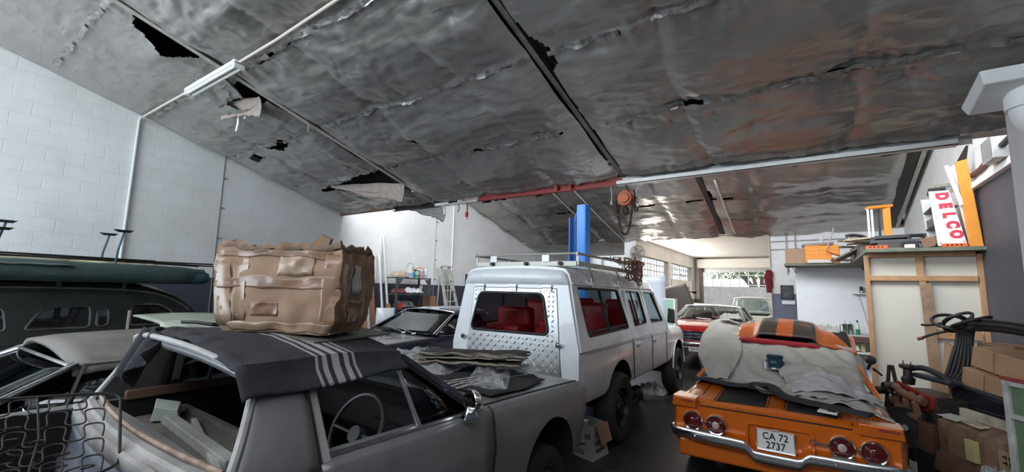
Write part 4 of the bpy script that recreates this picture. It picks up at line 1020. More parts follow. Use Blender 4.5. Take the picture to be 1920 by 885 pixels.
# ================================================================ orange coupe
M_orange = mat('orange_paint', (.68, .145, .008), .28, .15, var=.10, vscale=4, coat=.5)
M_lamp_red = mat('red_lamp_lens', (.10, .006, .008), .12, var=.2, coat=1)
M_lamp_mid = mat('pale_lamp_lens', (.55, .38, .36), .15, coat=1)
cam_ = thing('sports_coupe', 'orange sports coupe with four round tail lamps and chrome rear bumper', 'car', (-.29, 6.72, 0))
CK = [(-2.31, .80, .36, .60, .72, .79, .775), (-2.28, .825, .33, .60, .755, .80, .795), (-2.1, .86, .30, .60, .785, .78, .80), (-1.75, .90, .24, .60, .81, .76, .825), (-1.35, .915, .2, .60, .83, .74, .845), (-.6, .90, .2, .60, .84, .74, .85), (.6, .90, .2, .62, .86, .76, .87), (1.5, .91, .22, .62, .83, .76, .86), (2.2, .84, .3, .6, .74, .7, .78), (2.35, .74, .36, .58, .68, .62, .7)]
def cwarp(p):
    p = p.copy()
    if p.y < -1.9: p.y += sm(-1.9, -2.31, p.y) * (.10 * max(0, .62 - p.z) + .10 * max(0, p.z - .64) * .3)
    return p
lower_body('body', CK, M_orange, cam_, [(1.40, .33, .89), (-1.35, .33, .90)], .36, [((0, .0, 1.0), (1.36, 1.6, .9))], warp=cwarp, step=.05)
greenhouse(cam_, M_orange, dict(yb0=-1.45, yr0=-.42, yr1=.35, yb1=1.05, zb=.85, zf=.88, zr=1.155, wb=.80, wr=.64), M_glass, M_glass_dark, None, (.6, .35), None, crown=.035)
# tail panel recess, lamps, plate, script, bumper, spoiler ends
TY = -2.315
for x, z in ((-.65, .603), (-.456, .597), (.446, .597), (.638, .597)):
    b = MB(); b.lathe([(.088, .012), (.088, -.012), (.080, -.022), (.072, -.018), (.070, 0), (.070, .012)], (0, 0, 0), 'y', 36, close=True); lp = b.build('tail_lamp', M_chrome, cam_); lp.location = (x, TY - .004, z)
    b = MB(); b.lathe([(.073, -.004), (.066, -.014), (.045, -.017), (.044, -.013), (.030, -.015)], (0, 0, 0), 'y', 32); b.build('red_lens', M_lamp_red, lp)
    b = MB(); b.lathe([(.031, -.013), (.029, -.021), (.015, -.027), (.001, -.028)], (0, 0, 0), 'y', 24); b.build('centre_lens', M_lamp_mid if abs(x) < .5 else M_lamp_red, lp)
b = MB(); rr = rrect(-.21, .26, .45, .665, .03, 4); b.tube([(x, TY + .004, z) for x, z in rr], .012, 6, closed=True); b.build('plate_recess_rim', M_orange, cam_)
number_plate(cam_, (0.0, TY - .022, .552), (R(4), 0, 0), .262, .158, ['CA 72', '2737'], .080)
b = MB(); b.box((0, TY - .016, .552), (.275, .008, .172)); b.box((0, TY - .012, .638), (.05, .02, .012)); b.build('plate_frame', M_chrome_dull, cam_, smooth=0, bevel=.002)
text('Camaro', .058, M_chrome, cam_, 'script_badge', (.305, TY - .012, .600), (PI / 2, 0, 0), .003, .0012, shear=.35, sx=.82)
# bumper: blade that drops below the plate
bp_keys = [(-.83, -2.22, .49), (-.80, -2.34, .498), (-.55, -2.385, .495), (-.27, -2.395, .492), (-.215, -2.395, .480), (-.17, -2.395, .437), (-.12, -2.395, .425), (.10, -2.395, .425), (.17, -2.395, .430), (.215, -2.395, .470), (.27, -2.395, .484), (.55, -2.385, .488), (.80, -2.34, .492), (.83, -2.22, .485)]
rings = []
path = catmull(bp_keys, 5)
for i, p in enumerate(path):
    t = (path[min(i + 1, len(path) - 1)] - path[max(i - 1, 0)]); t.z = 0; t.normalize(); nrm = Vector((t.y, -t.x, 0))
    if nrm.y > 0 and abs(nrm.y) > .2: nrm = -nrm
    if i in (0, 1): nrm = Vector((-1, 0, 0)) if p.x < 0 else Vector((1, 0, 0))
    prof_b = [(-.03, .034), (.012, .042), (.020, .034), (.024, .010), (.014, -.030), (.0, -.046), (-.03, -.046)]
    rings.append([p + nrm * a + Vector((0, 0, c_)) for a, c_ in prof_b])
b = MB(); b.loft(rings); bmp = b.build('rear_bumper', M_chrome, cam_, smooth=50)
for x, z in ((-.62, .49), (.40, .485), (.66, .485)):
    b = MB(); b.lathe([(.001, -.014), (.008, -.012), (.010, 0)], (0, 0, 0), 'y', 10); q = b.build('bumper_bolt', M_chrome, bmp); q.location = (x, -2.405, z)
for x0, x1, z in ((-.70, -.50, .535), (.38, .52, .530), (.60, .76, .532)):
    b = MB(); pts = rrect(x0, x1, -2.372, -2.33, .018, 4); b.prism(pts, lambda a, c_: Vector((a, c_, z - .01)), lambda a, c_: Vector((a, c_, z + .002)))
    b.build('bumper_rubber', mat('worn_grey_rubber', (.16, .15, .14), .8, var=.4), bmp, smooth=0)
b = MB(); b.box((0, -2.29, .36), (1.56, .05, .16)); b.build('rear_valance', M_orange, cam_, smooth=0, bevel=.02)
for s, x0, x1 in ((-1, -.83, -.615), (1, .555, .83)):
    b = MB()
    b.hexa([(x0, -2.33, .715), (x1, -2.33, .715), (x1, -2.05, .79), (x0, -2.05, .80)], [(x0 + (.02 if s < 0 else 0), -2.345, .805), (x1 - (.02 if s > 0 else 0), -2.345, .798), (x1, -2.30, .80), (x0, -2.30, .808)])
    sp = b.build('spoiler_end', M_orange, cam_, smooth=30, bevel=.008)
    b = MB(); b.hexa([(lerp(x0, x1, .42), -2.352, .775), (lerp(x0, x1, .86), -2.352, .772), (lerp(x0, x1, .86), -2.345, .778), (lerp(x0, x1, .42), -2.345, .782)], [(lerp(x0, x1, .42), -2.352, .788), (lerp(x0, x1, .86), -2.352, .785), (lerp(x0, x1, .86), -2.345, .785), (lerp(x0, x1, .42), -2.345, .788)])
    b.build('spoiler_trim', M_red_oxide, sp, smooth=0)
# boot lid: shut lines, black painted panels
def decky(x, y):
    v = CKF(y); return lerp(v[3] + .012, v[5], 1 - (abs(x) / (v[4])) ** 2)
CKF = keyf(CK)
b = MB()
for pts in ([(-.60, -2.296, 0), (-.60, -2.0, 0), (-.60, -1.5, 0)], [(.52, -2.296, 0), (.52, -2.0, 0), (.52, -1.5, 0)]):
    b.tube([(x, y, decky(x, y) + .001) for x, y, _ in pts], .005, 6)
b.tube([(lerp(-.60, .52, k / 16), -2.306, .742 - .0 * k) for k in range(17)], .006, 6); b.build('boot_shut_line', M_rubber, cam_)
M_matte = mat('matte_black_stripe', (.016, .015, .015), .6, var=.3)
for x0, x1 in ((-.46, -.075), (.085, .435)):
    P = [[(x, y, decky(x, y) + .003) for y in np.linspace(-2.25, -1.55, 8)] for x in np.linspace(x0, x1, 6)]
    b = MB(); b.grid(P); b.build('black_stripe', M_matte, cam_, solid=.003)
    b = MB()
    for xx in (x0 - .018, x1 + .018): b.tube([(xx, y, decky(xx, y) + .002) for y in np.linspace(-2.25, -1.55, 8)], .0035, 5)
    b.build('pinstripe', M_matte, cam_)
for s in (-1, 1):
    wheel(cam_, s * .78, 1.40, .33, .33, .22, s); wheel(cam_, s * .78, -1.35, .33, .33, .24, s)
b = MB(); b.tube(catmull([(-.7, 2.25, .46), (0, 2.42, .46), (.7, 2.25, .46)], 6), .05, 8); b.build('front_bumper', M_chrome, cam_)
b = MB(); b.lathe([(.001, -.06), (.04, -.055), (.055, -.02), (.058, .01), (.001, .012)], (0, 0, 0), 'y', 20); mm = b.build('door_mirror', M_rubber, cam_); mm.location = (.90, .55, .98)
b = MB(); b.bar((.86, .55, .86), (.90, .55, .95), .03, .03); b.build('mirror_stalk', M_rubber, cam_, smooth=0)

# ================================================================ red coupe, facing the camera, on the lift arms
M_redcar = mat('red_paint', (.42, .012, .012), .22, .1, var=.08, coat=.7)
red = thing('coupe_car', 'red coupe facing the camera with dark grille behind the orange coupe', 'car', (-2.14, 12.85, .17), rot=(0, 0, R(180)))
RK = [(-2.3, .76, .42, .62, .84, .74, .86), (-1.5, .88, .24, .68, .90, .80, .94), (0, .90, .2, .70, .93, .84, .95), (.9, .90, .2, .70, .93, .84, .97), (1.7, .88, .24, .70, .91, .80, .95), (2.2, .85, .34, .68, .86, .76, .88), (2.33, .82, .40, .66, .80, .72, .82)]
lower_body('body', RK, M_redcar, red, [(1.5, .33, .88), (-1.25, .33, .88)], .36, [((0, -.05, 1.0), (1.5, 1.5, .9))])
greenhouse(red, mat('white_vinyl_roof', (.62, .60, .56), .5, var=.06), dict(yb0=-1.15, yr0=-.72, yr1=.22, yb1=.88, zb=.95, zr=1.285, wb=.84, wr=.66), M_glass_clear, M_glass, M_chrome, (.4, .3), None, crown=.045)
b = MB(); b.box((0, 2.32, .665), (1.36, .05, .20)); gr = b.build('front_grille', M_navy, red, smooth=0, bevel=.01)
b = MB()
for z in (.575, .63, .70, .765): b.bar((-.67, 2.352, z), (.67, 2.352, z), .012, .014)
b.build('grille_bar', M_chrome, gr, smooth=0)
b = MB(); rr = roundpoly([(-.09, .64), (.09, .64), (.09, .71), (-.09, .71)], .03); b.tube([(x, 2.36, z) for x, z in rr], .008, 6, closed=True)
b.prism([(-.06, .668), (-.02, .658), (.03, .664), (.065, .68), (.02, .684), (-.03, .69)], lambda x, z: Vector((x, 2.352, z)), lambda x, z: Vector((x, 2.368, z))); b.build('grille_badge', M_chrome, gr)
for s in (-1, 1):
    b = MB(); b.lathe([(.001, .03), (.06, .025), (.08, .0), (.085, -.02)], (s * .56, 2.34, .67), 'y', 20); b.build('headlight', M_glass_clear, red)
    wheel(red, s * .76, 1.5, .30, .32, .18, s); wheel(red, s * .76, -1.25, .30, .32, .18, s)
b = MB(); b.tube(catmull([(-.84, 2.2, .50), (-.7, 2.38, .50), (0, 2.44, .50), (.7, 2.38, .50), (.84, 2.2, .50)], 6), .045, 10); b.build('front_bumper', M_chrome, red)
b = MB(); b.box((0, 2.26, .38), (1.4, .05, .16)); b.build('front_valance', M_int, red, smooth=0)
number_plate(red, (.04, 2.47, .385), (0, 0, PI), .44, .10, ['CA 763·967'], .085, mat('old_plate', (.42, .40, .40), .5))
for x in (-.36, .36): seat(red, x, -.05, .66, M_int, .5, .5)
b = MB(); b.tube([(-.1, 1.0, .985), (.25, .95, 1.0)], .007, 6); b.build('wiper', M_chrome_dull, red)
lift = thing('car_lift', 'blue two-post car lift column rising above the white vehicle', 'car lift', (-4.62, 9.5, 0))
M_blue = mat('lift_blue_paint', (.012, .11, .36), .38, .1, var=.15)
b = MB(); b.box((.13, 0, 1.93), (.20, .03, 3.86)); b.box((.24, .14, 1.93), (.03, .30, 3.86)); b.box((.13, .28, 1.93), (.2, .03, 3.86)); b.build('column', M_blue, lift, smooth=0, bevel=.01)
b = MB(); b.box((-.10, .20, 1.78), (.16, .03, 3.56)); b.box((-.17, .10, 1.78), (.03, .22, 3.56)); b.bar((-.1, .2, 3.55), (.06, .15, 3.80), .05, .12); b.build('carriage_guide', mat('lift_blue_dark', (.008, .07, .26), .4, var=.15), lift, smooth=0, bevel=.01)
b = MB(); b.cyl((-.02, .12, .2), (-.02, .12, 3.6), .03); b.box((.02, .16, 1.8), (.08, .05, 3.5)); b.build('lift_ram', M_steel_dark, lift, smooth=0)
b = MB(); b.box((0, .1, .02), (.7, .6, .04)); b.build('base_plate', M_blue, lift, smooth=0)
ad = thing('lift_arms', 'blue lift arms on the floor under the red coupe', 'lift arm', (-2.2, 12.6, -.05))
for s in (-1, 1):
    b = MB(); b.bar((s * .55, -1.9, .10), (s * .78, -.4, .10), .12, .10); b.cyl((s * .55, -1.9, .05), (s * .55, -1.9, .16), .08); b.build('arm', M_blue, ad, smooth=0)

# ================================================================ pale pickup parked in the doorway, and cars beyond
M_bak = mat('cream_white_pickup', (.70, .69, .64), .35, var=.06, coat=.3)
bak = thing('pickup_truck', 'old cream pickup truck seen from behind in the roller doorway', 'pickup', (-1.98, 20.7, 0))
lower_body('body', [(-2.3, .78, .45, .75, 1.0, .76, 1.02), (-2.2, .82, .42, .75, 1.02, .79, 1.03), (0, .84, .4, .75, 1.05, .80, 1.06), (.6, .84, .4, .75, 1.06, .80, 1.08), (2.2, .80, .42, .72, .98, .72, 1.0)], M_bak, bak, [(1.4, .34, .82), (-1.3, .34, .82)], .38, [((0, -1.15, 1.0), (1.4, 1.9, .6))], step=.15)
greenhouse(bak, M_bak, dict(yb0=-.15, yr0=.02, yr1=.95, yb1=1.5, zb=1.07, zr=1.66, wb=.78, wr=.66), M_glass_clear, M_glass_clear, M_chrome_dull, (.10, .12), crown=.05)
b = MB()
for x in (-.35, 0, .35): b.bar((x, -.12, 1.10), (x * .9, .0, 1.64), .012, .012)
b.tube([(x, lerp(-.13, .0, (z - 1.1) / .52), z) for x, z in roundpoly([(-.66, 1.14), (.66, 1.14), (.58, 1.60), (-.58, 1.60)], .08)], .018, 6, closed=True); b.build('rear_window_frame', M_chrome_dull, bak)
for s in (-1, 1): wheel(bak, s * .74, 1.4, .33, .33, .18, s); wheel(bak, s * .74, -1.3, .33, .33, .18, s)
b = MB(); b.box((0, -2.34, .5), (1.5, .08, .14)); b.build('rear_bumper', M_chrome_dull, bak, smooth=0)
def far_car(name, label, loc, rz, m, cat='car'):
    t = thing(name, label, cat, loc, rot=(0, 0, rz))
    lower_body('body', [(-2.1, .74, .36, .6, .86, .7, .9), (-1.9, .84, .3, .62, .92, .76, .96), (0, .86, .22, .64, .94, .80, .95), (.8, .86, .22, .64, .93, .8, .97), (1.8, .82, .28, .6, .82, .7, .86), (2.05, .72, .36, .58, .72, .62, .76)], m, t, [(1.25, .33, .84), (-1.25, .33, .84)], .37, step=.15)
    greenhouse(t, m, dict(yb0=-1.5, yr0=-1.05, yr1=.25, yb1=1.0, zb=.94, zr=1.38, wb=.78, wr=.60), M_glass, M_glass, None, (.3, .25), -.3, crown=.04)
    for s in (-1, 1):
        wheel(t, s * .74, 1.25, .32, .32, .18, s, rim=M_chrome_dull); wheel(t, s * .74, -1.25, .32, .32, .18, s, rim=M_chrome_dull)
        b = MB(); b.box((s * .6, 2.0, .68), (.3, .1, .12)); b.build('headlight', M_glass_clear, t, smooth=0, bevel=.02)
    return t
far_car('parked_car', 'dark blue car parked outside beyond the left of the roller doorway', (-6.1, 26.5, 0), R(100), mat('outside_blue_paint', (.03, .05, .16), .25, .2, coat=.5))
far_car('parked_car', 'pale silver blue car parked outside to the right of the cream pickup', (-1.2, 27.2, 0), R(150), mat('outside_silver_paint', (.45, .50, .62), .25, .3, coat=.5))
# open-bonnet cars at the back left
op = far_car('parked_car', 'white car with raised white bonnet behind the off-road vehicle', (-4.08, 13.15, 0), R(187), mat('white_repair_car', (.70, .74, .78), .3, coat=.3))
b = MB(); P = []
for i in range(9):
    u = i / 8; P.append([(lerp(-.74, .74, u), .95 + .30 * v + .05 * math.sin(PI * u), .98 + 1.24 * v + .03 * math.sin(PI * v)) for v in np.linspace(0, 1, 8)])
b.grid(P); b.build('raised_bonnet', mat('pale_blue_white_bonnet', (.66, .74, .82), .3, coat=.3), op, solid=.025)
# ================================================================ things on and around the cars on the left
def world_thing(o, label, cat, group=None): return tag(o, label, cat, group)
def cloth_obj(name, P_list, m, M=None, th=.008, smooth=60, parent=None, sub=0):
    b = MB()
    for P in P_list: b.grid(P)
    o = b.build(name, m, parent, smooth=smooth, solid=th, off=1, sub=sub)
    if M is not None: o.matrix_world = M
    return o
def s_roof(x, y):
    u = abs(x) / .665
    return 1.265 + .06 * (1 - min(1, u) ** 2.4) + .015 * (1 - (2 * (y + .52) / .76 - 1) ** 2) + .004
WOOL = (.030, .031, .037); STR = (.34, .34, .36)
M_blanket = band_mat('dark_wool_blanket', WOOL, [(-.225, -.210, STR), (-.190, -.165, STR), (-.142, -.105, STR), (-.082, -.057, STR), (-.037, -.022, STR)], 1, .95, .35, 160, .35, 7, wob=.02)
P = []
for i in range(60):
    t = i / 59 * 1.52; row = []
    for j in range(66):
        v = j / 65; y = lerp(-.555, .26, v)
        n1 = fbm(t * 4, y * 4, 3, 3); n2 = noise.noise((t * 2.2 + y, y * 7, 9))
        lim = 1.34
        if t <= lim: x = max(-.66 + t, -.66 + .22 * sm(-.30, -.55, y)); z = s_roof(x, y)
        else:
            q = t - lim; x = .690 + .38 * q; z = 1.27 - .03 - q * lerp(.45, .28, sm(.15, 1, v))
        fold = .006 * n1 + .008 * max(0, n2) + .012
        rear = sm(-.30, -.58, y)
        fold += rear * .022 * (1 + noise.noise((x * 9, y * 14, 4))) * (1 if x < .3 else .4)
        if y < -.535: z -= (-.535 - y) * .8
        row.append((x + .01 * n2 * (t > lim), y, z + fold))
    P.append(row)
Q = []   # tail of the blanket falling over the far corner of the rear window opening
for i in range(22):
    u = i / 21; row = []
    for j in range(22):
        w_ = j / 21; x = lerp(-.36, -.10, u) + .03 * w_; d = w_ * (.29 - .24 * abs(u - .25))
        y = -.535 - .10 * w_ - .035 * math.sin(u * 11 + w_ * 2); z = s_roof(x, -.5) + .035 - d + .012 * math.sin(u * 13)
        row.append((x, y, z))
    Q.append(row)
world_thing(cloth_obj('blanket', [P, Q], M_blanket, S_M, .010), 'dark grey blanket with five white stripes draped over the silver coupe roof', 'blanket')
# board under the box
b = MB(); b.box((-2.34, 1.47, 1.496), (.60, .56, .012), rot=(0, R(5), R(10)))
world_thing(b.build('flat_board', mat('grey_green_board', (.12, .125, .10), .6, var=.2), None, smooth=0, bevel=.003), 'flat grey green board under the cardboard box on the coupe roof', 'board')

# ---- big taped cardboard box
M_card = mat('brown_cardboard', (.30, .19, .118), .78, var=.14, vscale=5, bump=.08, bscale=20)
M_tape = mat('brown_packing_tape', (.225, .125, .068), .42, var=.15, vscale=12, coat=.4)
M_tape_l = mat('clear_packing_tape', (.34, .23, .145), .36, var=.25, vscale=14, coat=.3)
bx = thing('cardboard_box', 'large crumpled brown cardboard box wrapped in packing tape on the coupe roof', 'box', (-1.965, 1.325, 1.502), rot=(0, 0, R(26)))
Wd, Dp, Hh = .67, .35, .42
def boxpt(u, v, w_):
    """u along front (0 left .. 1 right), v depth, w height, swollen, flared and crumpled"""
    fl_ = .95 + .10 * w_
    x = -Wd + Wd * u; y = Dp * v
    cx, cy = -Wd / 2, Dp / 2
    bul = 1 + .05 * math.sin(PI * w_) - .05 * sm(.12, 0, w_)
    p = Vector((cx + (x - cx) * fl_ * bul, cy + (y - cy) * fl_ * bul, Hh * w_))
    n = Vector((noise.noise((u * 5, v * 5, w_ * 5)), noise.noise((u * 5 + 9, v * 5, w_ * 5)), noise.noise((u * 5, v * 5 + 9, w_ * 5))))
    n += .5 * Vector((noise.noise((u * 13, v * 13, w_ * 13)), noise.noise((u * 13 + 9, v * 13, w_ * 13)), 0))
    p += n * Vector((.014, .014, .010)).length * Vector((1, 1, .6)).normalized().x
    p.x += .012 * noise.noise((u * 7, v * 7, w_ * 7)); p.y += .012 * noise.noise((u * 7 + 5, v * 7, w_ * 7))
    return p
def per(t):   # perimeter param 0..4 -> u, v (rounded corners)
    k = int(t) % 4; s = t - int(t)
    return [(s, 0), (1, s), (1 - s, 1), (0, 1 - s)][k]
rings = []
NP = 88
for j in range(15):
    w_ = j / 14; rings.append([boxpt(*per(4 * k / NP), w_) + Vector((0, 0, (.022 * noise.noise((k * .25, 3, 1)) + (.02 if k < 4 or k > NP - 6 else 0)) * (j == 14))) for k in range(NP)])
b = MB(); b.loft(rings, True, False); b.bm.faces.new([b.bm.verts.new(p) for p in rings[0][::-1]])
b.build('carton', M_card, bx, smooth=50)
# torn top rim and flaps folded in
rim = []
for j in range(4):
    w_ = j / 3
    rim.append([Vector((lerp(rings[14][k].x, -Wd / 2, .10 * w_ + .02), lerp(rings[14][k].y, Dp / 2, .12 * w_ + .02), rings[14][k].z + (.035 if j == 1 else .01 if j == 2 else 0) + .022 * noise.noise((k * .55, j * 1.3, 2)) - .04 * (j == 3))) for k in range(NP)])
b = MB(); b.loft(rim, True, False); b.build('torn_rim', mat('torn_cardboard_edge', (.22, .145, .095), .85, var=.4, vscale=20), bx, smooth=30, solid=.006)
b = MB(); P = [[(lerp(-Wd * .92, -Wd * .06, i / 16), lerp(.05, Dp * .94, j / 12), Hh * .93 + .03 * fbm(i * .5, j * .5, 2)) for j in range(13)] for i in range(17)]
b.grid(P); b.build('top_flap', M_card, bx, smooth=40, solid=.006)
def band(u0, u1, w0, w1, m, name, off=.004, nu=20, nw=6, waves=0):
    P = []
    for i in range(nu + 1):
        t = lerp(u0, u1, i / nu); row = []
        for j in range(nw + 1):
            w_ = lerp(w0, w1, j / nw) + waves * math.sin(i * .9)
            u, v = per(t % 4); p = boxpt(u, v, w_); c_ = Vector((-Wd / 2, Dp / 2, p.z)); d_ = (p - c_).normalized(); row.append(p + d_ * off)
        P.append(row)
    b = MB(); b.grid(P); return b.build(name, m, bx, smooth=50, solid=.001)
band(3.8, 5.0, .54, .68, M_tape, 'tape_band', waves=.004); band(0.0, 0.14, .08, .95, M_tape_l, 'tape_corner'); band(.86, 1.25, .03, .97, M_tape, 'tape_corner'); band(0.1, .98, .02, .13, M_tape_l, 'tape_band', .006, waves=.01)
band(3.7, 4.0, .1, .98, M_tape_l, 'tape_corner'); band(.32, .52, .20, .36, M_tape, 'tape_patch'); band(.52, .80, .70, .97, M_tape_l, 'tape_patch'); band(1.3, 1.75, .10, .42, M_tape, 'tape_patch'); band(.16, .26, .14, .92, M_tape_l, 'tape_strip', .003); band(1.35, 1.55, .5, .85, mat('pale_shipping_label', (.45, .42, .38), .4), 'tape_patch', .004); band(.02, .9, .92, 1.0, M_tape, 'tape_band', .006, waves=.012)
b = MB(); b.box((-.10, .02, Hh + .03), (.05, .03, .10), rot=(.3, .4, .2)); b.box((-.135, .03, Hh + .05), (.04, .02, .08), rot=(-.3, .7, .2)); b.build('torn_flap', M_card, bx, smooth=0)
# ---- on the bonnet of the coupe
def s_hood(x, y):
    v = SF(y); xx = min(abs(x) / max(.1, v[4] - .03), 1); return lerp(v[3] + .012, v[5], 1 - xx ** 2)
HB = (.034, .033, .036)
M_blanket2 = band_mat('dark_wool_blanket_striped', HB, [(.30, .325, (.50, .49, .46)), (.355, .38, (.50, .49, .46)), (.41, .435, (.50, .49, .46)), (.465, .49, (.50, .49, .46))], 0, .95, .35, 160, .3, 7, wob=.03)
P = []
for i in range(46):
    x0 = lerp(-.55, .74, i / 45); row = []
    for j in range(46):
        v = j / 45; y = lerp(.95 + .10 * x0, 2.10 - .25 * max(0, x0) - .08 * abs(math.sin(i * .4)), v); x = x0 - .18 * max(0, v - .5) * (x0 > .2)
        row.append((x, y, s_hood(x, y) + .012 + .012 * max(0, fbm(x * 5, y * 5, 4)) + .01 * max(0, noise.noise((x * 3, y * 9, 2)))))
    P.append(row)
world_thing(cloth_obj('blanket', [P], M_blanket2, S_M), 'dark striped blanket spread flat on the silver coupe bonnet', 'blanket')
M_blanket3 = band_mat('beige_stripe_blanket', (.050, .045, .045), [(-.25, -.20, (.30, .26, .20)), (-.165, -.12, (.30, .26, .20)), (-.09, -.055, (.30, .26, .20))], 1, .95, .35, 160, .3, 7, wob=.04)
fold = thing('blanket', 'folded grey brown blanket with beige stripes lying on bubble wrap on the bonnet', 'blanket', S_M @ Vector((.10, 1.62, 1.02)), rot=(0, 0, R(28)))
for k in range(3):
    P = [[(lerp(-.42, .42, i / 26) + .03 * k * math.sin(j), lerp(-.26 + .035 * k, .24 - .03 * k, j / 18), .026 + .018 * k + .014 * fbm(i * .22, j * .2, k) + .015 * max(0, noise.noise((i * .3, j * .16, 4 + k)))) for j in range(19)] for i in range(27)]
    cloth_obj('fold_layer', [P], M_blanket3, None, .011, 50, fold)
M_bub = plastic_film('bubble_wrap', (.78, .79, .80), .45, 75)
def crumple(name, label, M, sx, sy, h, m, seed, cat='plastic sheet', n=44, base=None, soft=False):
    P = []
    for i in range(n):
        row = []
        for j in range(n):
            u, v = i / (n - 1) - .5, j / (n - 1) - .5
            e = .1 * noise.noise((math.atan2(v, u) * 1.3, seed, 0))
            x, y = u * sx * (1 + e), v * sy * (1 + e)
            z = (base(x, y) if base else 0) + h * (.35 + .5 * abs(fbm(u * 5, v * 5, seed)) + .45 * ridge(u * 4, v * 6, seed + 5)) * (1 - .8 * sm(.35, .52, max(abs(u), abs(v))))
            if soft: z = h * (.55 + .35 * fbm(u * 2.4, v * 2.4, seed, 2) + .22 * fbm(u * 9, v * 9, seed + 3, 3)) * (1 - .9 * sm(.30, .5, max(abs(u), abs(v))))
            row.append((x, y, max(z, .004 + (base(x, y) if base else 0))))
        P.append(row)
    b = MB(); b.grid(P); o = b.build(name, m, None, smooth=70); o.matrix_world = M
    return tag(o, label, cat)
def on_hood(x, y, rz, dz=.025): return Matrix.Translation(S_M @ Vector((x, y, s_hood(x, y) + dz))) @ Matrix.Rotation(R(rz), 4, 'Z')
crumple('bubble_wrap', 'crumpled bubble wrap sheet on the far side of the silver coupe bonnet', on_hood(-.34, 1.50, 20, .0), .80, .95, .19, M_bub, 1, soft=True)
crumple('bubble_wrap', 'crumpled bubble wrap spilling from under the folded striped blanket', on_hood(.36, 1.50, 32, .015), .32, .86, .09, M_bub, 2, soft=True)
crumple('bubble_wrap', 'flattened clear plastic sheet at the front corner of the bonnet beside the hatch', on_hood(.22, 1.98, 5, .015), .55, .26, .06, plastic_film('clear_sheet', (.74, .74, .73), .5, 12, False), 3)
# ---- wire seat spring standing in the open boot, scraps below it
sp = thing('seat_spring_frame', 'rusty wire seat spring frame leaning in the open boot of the coupe', 'spring frame', (-2.4, .3, 1.0))
TR, BR_, TL, BL = Vector((-2.62, .70, 1.245)), Vector((-2.22, .62, 1.03)), Vector((-3.05, -.28, 1.26)), Vector((-2.42, -.34, 1.0))
def sq(u, v): return TL.lerp(TR, u).lerp(BL.lerp(BR_, u), v) - Vector((-2.4, .3, 1.0))
M_wire = mat('rusty_wire', (.040, .034, .030), .6, .4, var=.4)
b = MB(); rr = [sq(u, v) for u, v in roundpoly([(0, 0), (1, 0), (1, 1), (0, 1)], .12, 5)]; b.tube(rr, .0055, 6, closed=True); b.build('border_wire', M_wire, sp)
random.seed(5)
for k in range(5):
    v = .12 + k * .19; pts = []
    for q in range(9):                                     # flat rounded loops side by side, like seat springs
        u0 = .03 + q * .108; h_ = .075
        for du, dv_ in ((0, h_), (.0, -h_), (.054, -h_), (.054, h_)): pts.append(sq(u0 + du, v + dv_))
    b = MB(); b.tube([p for p in catmull(pts, 4)], .0034, 6); b.build('zigzag_spring', M_wire, sp)
for k in range(5):
    c = sq(.60 + .07 * k, .15 + .18 * k); b = MB()
    b.tube([c + Vector((.05 * math.cos(t * .5) * (1 - .006 * t), .05 * math.sin(t * .5) * (1 - .006 * t), -.0035 * t)) for t in range(44)], .003, 5); b.build('coil_spring', M_wire, sp)
b = MB()
for u in (.25, .5, .75): b.tube([sq(u, 0), sq(u + .02, .5), sq(u, 1)], .004, 6)
b.build('cross_wire', M_wire, sp)
def boot(x, y, z): return S_M @ Vector((x, y, z))
crumple('rag', 'pale green cloth lying in the open boot under the spring frame', Matrix.Translation(boot(-.10, -1.15, .52)), .40, .30, .05, mat('pale_green_cloth', (.28, .32, .27), .9, var=.2), 8, 'rag')
o = crumple('plastic_bag', 'orange scrap lying on the pale cloth in the open boot', Matrix.Translation(boot(.12, -1.08, .57)), .12, .10, .06, mat('orange_scrap', (.50, .12, .03), .5, var=.3), 9, 'scrap', 18)
crumple('rag', 'brown sacking on the boot floor beside the rear deck', Matrix.Translation(boot(.38, -1.12, .50)), .42, .55, .16, mat('brown_sacking', (.10, .085, .065), .9, var=.4), 12, 'rag')
b = MB(); b.bar(boot(.10, -1.5, .60), boot(.50, -.95, .66), .05, .03); b.bar(boot(.12, -1.5, .63), boot(.5, -.97, .69), .01, .03); tag(b.build('steel_bracket', M_steel_dark, None, smooth=0, bevel=.004), 'dark steel bracket lying across the boot of the silver coupe', 'bracket')
b = MB(); b.lathe([(.04, 0), (.075, .0), (.08, .02), (.075, .04), (.04, .04)], boot(.30, -.98, .68), 'z', 20); tag(b.build('cable_coil', mat('pink_cable', (.36, .12, .12), .6, var=.3), None), 'small pinkish coil of cable in the boot of the silver coupe', 'cable')
b = MB(); b.hexa([boot(-.72, -.36, .82), boot(-.50, -.44, .82), boot(-.42, -.33, .82), boot(-.62, -.25, .82)], [boot(-.70, -.36, .90), boot(-.49, -.43, .90), boot(-.42, -.34, .88), boot(-.61, -.26, .88)])
tag(b.build('small_box', mat('white_carton', (.52, .56, .53), .6), None, smooth=0, bevel=.004), 'small white box inside the coupe below its rear window opening', 'box')
